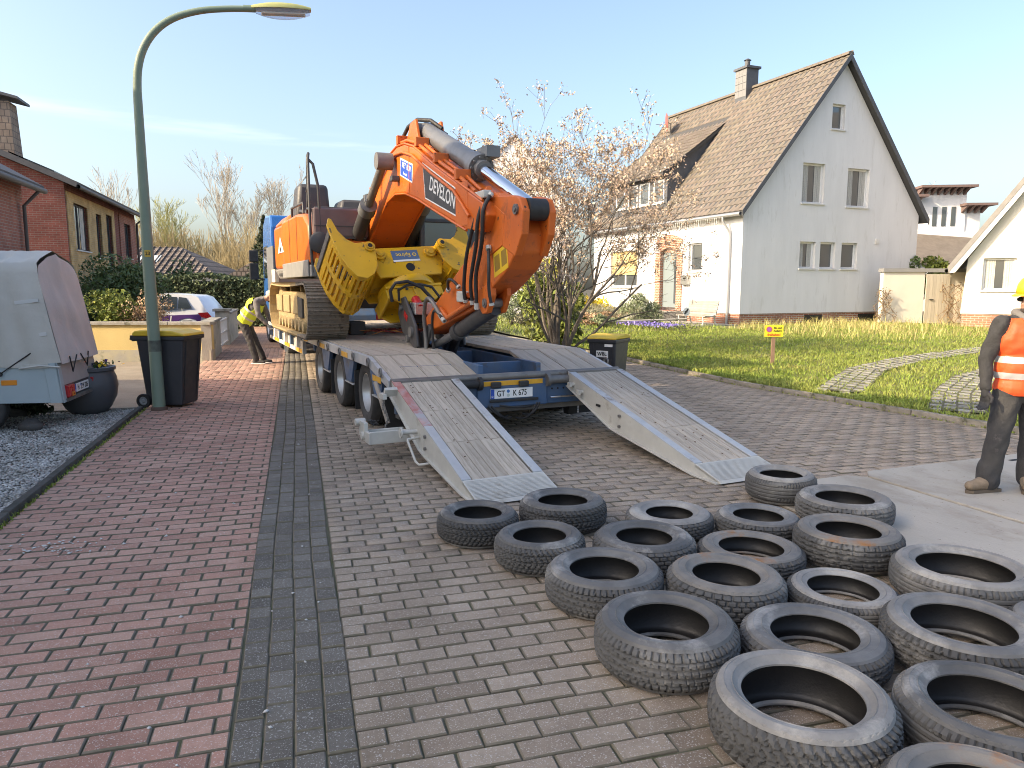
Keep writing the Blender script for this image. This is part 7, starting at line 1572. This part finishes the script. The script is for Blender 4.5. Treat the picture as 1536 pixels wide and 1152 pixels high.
organic('body', arms + legs + [((0, .01, 1.36), (.01, 0, 1.47), .062, .056)], tor + he, [m_wear, m_jack, m_skin], W1, .013, 5, planes=[((0, 0, .79), (0, 0, 1)), ((0, 0, 1.44), (0, 0, 1))], pick=lambda c: 2 if c.z > 1.44 else (1 if c.z > .79 and abs(c.x) < .5 else 0), wr=.0028)
def vdrop(c, hem=.80):
    if c.z < hem or c.z > 1.405: return True
    if abs(c.x) > .225 - max(0, c.z - 1.25)*.35: return True
    return c.y < 0 and abs(c.x) < .015 + max(0, (c.z - 1.16))*.36
V1 = organic('vest', [((0, .01, 1.36), (0, .01, 1.38), .09, .09)] + [((s*.12, .01, 1.37), (s*.2, .01, 1.33), .085, .085) for s in (-1, 1)], [(c, (r[0] + .03, r[1] + .03, r[2] + .02)) for c, r in tor], [m_orv, m_tape], W1, .007, 8, planes=[((0, 0, z), (0, 0, 1)) for z in (.93, .98, 1.055, 1.105, .80)], drop=vdrop, pick=lambda c: 1 if .93 < c.z < .98 or 1.055 < c.z < 1.105 else 0, wr=.003, thick=.005)
organic('collar', [((-.07, -.05, 1.41), (-.085, .03, 1.45), .03, .03), ((-.085, .03, 1.45), (.085, .05, 1.45), .032, .032), ((.085, .04, 1.45), (.07, -.05, 1.41), .03, .03), ((-.07, -.07, 1.4), (-.02, -.125, 1.25), .022, .02), ((.07, -.07, 1.4), (.02, -.125, 1.25), .022, .02)], [], [m_hoody], W1, .01, 3)
for s, (x, y) in ((-1, (-.2, .0)), (1, (.15, .05))):
    dr = Vector((-.93, -.25, 0)) if s < 0 else Vector((-.5, -.8, 0)); a = Vector((x, y, .06)); t = a + dr*.19
    B = organic('boot', [(a + Vector((0, 0, .09)), a, .062, .05), (a - dr*.04, t, .052, .04), (a + dr*.05 + Vector((0, 0, .02)), t - dr*.05, .055, .045)], [], [m_boot], W1, .008, 4); n = Vector((-dr.y, dr.x, 0)).normalized()
    q = MB(); q.add([tuple(p) for p in [Vector((a.x, a.y, 0)) - dr*.1 - n*.042, Vector((t.x, t.y, 0)) - n*.04, Vector((t.x, t.y, 0)) + dr*.045, Vector((t.x, t.y, 0)) + n*.04, Vector((a.x, a.y, 0)) - dr*.1 + n*.042]] + [tuple(p + Vector((0, 0, .026))) for p in [Vector((a.x, a.y, 0)) - dr*.1 - n*.042, Vector((t.x, t.y, 0)) - n*.04, Vector((t.x, t.y, 0)) + dr*.05, Vector((t.x, t.y, 0)) + n*.04, Vector((a.x, a.y, 0)) - dr*.1 + n*.042]], [(4, 3, 2, 1, 0), (5, 6, 7, 8, 9)] + [(i, (i + 1) % 5, 5 + (i + 1) % 5, 5 + i) for i in range(5)]); q.build('sole', m_sole, B)
hand(W1, (-.317, -.05, .835), (-.05, -.12, -1), (.35, -.9, 0), [m_glv, m_glb], 1.08); hand(W1, (.325, -.055, .835), (.05, -.1, -1), (-.3, -.9, 0), [m_glv, m_glb], 1.08)
m_hel = mat('helmet_yellow', (.85, .45, .02), .35, coat=.3); q = MB(); hcv = Vector(hc) + Vector((0, 0, .055)); V = []; n = 24
prof = [(1.0, 0), (.99, .03), (.9, .075), (.68, .115), (.36, .135), (.001, .14)]
for (r_, z) in prof:
    for j in range(n): t = 2*math.pi*j/n; V.append(hcv + HM @ Vector((r_*.125*math.cos(t), r_*.105*math.sin(t), z)))
F = [(i*n + j, i*n + (j + 1) % n, (i + 1)*n + (j + 1) % n, (i + 1)*n + j) for i in range(5) for j in range(n)]; q.add(V, F)
V = [];
for k in range(13):
    t = -1.2 + 2.4*k/12; V += [hcv + HM @ Vector((.122*math.cos(t), .103*math.sin(t), .008)), hcv + HM @ Vector((.122*math.cos(t) + .06*math.cos(t*.9), .105*math.sin(t), -.012))]
q.add(V, [(2*k, 2*k + 1, 2*k + 3, 2*k + 2) for k in range(12)]); HL = q.build('helmet', m_hel, W1, smooth=50); sd_ = HL.modifiers.new('t', 'SOLIDIFY'); sd_.thickness = .005
q = MB(); [q.tube([HPp(.0, s*.082, .05), HPp(.005, s*.078, -.03), HPp(.05, s*.04, -.105)], .006, 5) for s in (-1, 1)]; q.build('chin_strap', m_blk, W1)
q = MB(); [q.ell(HPp(.083, s*.032, .012), .03, .024, .019, 12, 8, HM) for s in (-1, 1)]; q.tube([HPp(.085, .06, .014), HPp(.0, .083, .016)], .005, 5); q.tube([HPp(.085, -.06, .014), HPp(.0, -.083, .016)], .005, 5); q.build('glasses', m_ink, W1, smooth=60)
q = MB(); q.ell(HPp(-.03, 0, -.005), .078, .079, .07, 16, 10, HM); q.build('hair', m_hair, W1, smooth=60); q = MB(); q.ell(HPp(.045, 0, -.08), .052, .05, .042, 16, 10, HM); q.build('beard', m_hair, W1, smooth=60)
# ---- man in the yellow vest bending over the trailer's side
W2 = empty('person', (-5.5, 15.85, 0), 0, 'man in yellow safety vest bending over the side of the low loader', 'person')
hc2 = (.30, .02, 1.44); he2, HP2, HM2 = head(W2, hc2, (.75, -.35, -.55), None)
hipc, shc = Vector((-.28, 0, .93)), Vector((.08, 0, 1.33))
tor2 = [((-.26, 0, .93), (.13, .18, .14)), ((-.17, 0, 1.06), (.14, .18, .16)), ((-.04, 0, 1.22), (.15, .195, .17)), ((.06, 0, 1.33), (.12, .19, .1))]
legs2 = [((-.27, -.09, .9), (-.13, -.1, .5), .105, .078), ((-.13, -.1, .5), (-.02, -.1, .1), .078, .068), ((-.27, .09, .9), (-.1, .1, .5), .105, .078), ((-.1, .1, .5), (.06, .12, .1), .078, .068)]
arms2 = [((.07, -.19, 1.33), (.12, -.24, 1.05), .07, .055), ((.12, -.24, 1.05), (.27, -.18, .86), .054, .04), ((.07, .19, 1.33), (.16, .22, 1.05), .07, .055), ((.16, .22, 1.05), (.3, .15, .88), .054, .04)]
nck = [((.1, 0, 1.37), (.25, .01, 1.41), .07, .058)]
organic('body', arms2 + legs2 + nck, tor2 + he2, [m_wear, m_hoody, m_skin], W2, .014, 5, planes=[((0, 0, .98), (.67, 0, .74)), ((.2, 0, 1.4), (.95, 0, .3))], pick=lambda c: 2 if (c - Vector((.2, 0, 1.4))).dot(Vector((.95, 0, .3))) > 0 and c.z > 1.25 else (1 if c.z > .84 and (c - hipc).dot(Vector((.67, 0, .74))) > .02 else 0), wr=.003)
ax = (shc - hipc).normalized()
def d2(c):
    t = (c - hipc).dot(ax)
    return t < -.02 or t > .52 or (t > .3 and abs(c.y) > .2)
organic('vest', [((.07, s*.12, 1.34), (.06, s*.18, 1.31), .09, .085) for s in (-1, 1)], [(c, tuple(k + .028 for k in r)) for c, r in tor2], [m_ylv, m_tape], W2, .009, 6, planes=[(tuple(hipc + ax*t), tuple(ax)) for t in (-.02, .1, .15, .25, .3, .52)], drop=d2, pick=lambda c: 1 if .1 < (c - hipc).dot(ax) < .15 or .25 < (c - hipc).dot(ax) < .3 else 0, thick=.005, wr=.003)
for (x, y) in ((-.02, -.1), (.06, .12)):
    a = Vector((x, y, .05)); B = organic('shoe', [(a + Vector((0, 0, .05)), a, .05, .042), (a - Vector((.04, 0, 0)), a + Vector((.17, -.02, -.01)), .044, .034)], [], [mat('sneaker', (.05, .05, .05), .8)], W2, .009, 4); q = MB(); q.bb(x - .1, x + .21, y - .045, y + .035, 0, .022); q.build('sole', m_ltwht, B, bevel=.01)
hand(W2, (.285, -.175, .845), (.6, .05, -.8), (.4, .9, 0), [mat('glove_grey', (.2, .2, .2), .8), m_blk], 1.0); hand(W2, (.315, .145, .865), (.7, -.1, -.7), (.3, -.9, 0), [mat('glove_grey', (.2, .2, .2), .8), m_blk], 1.0)
q = MB(); q.ell(HP2(-.025, 0, .045), .098, .085, .075, 18, 10, HM2); q.build('cap', mat('pale_cap', (.62, .55, .45), .8), W2, smooth=60); q = MB(); q.ell(HP2(.04, 0, -.075), .05, .052, .045, 14, 8, HM2); q.build('beard', m_hair, W2, smooth=60)
q = MB(); [q.ell(HP2(.082, s*.032, .012), .012, .014, .009, 10, 6, HM2) for s in (-1, 1)]; q.build('eye', m_ink, W2)
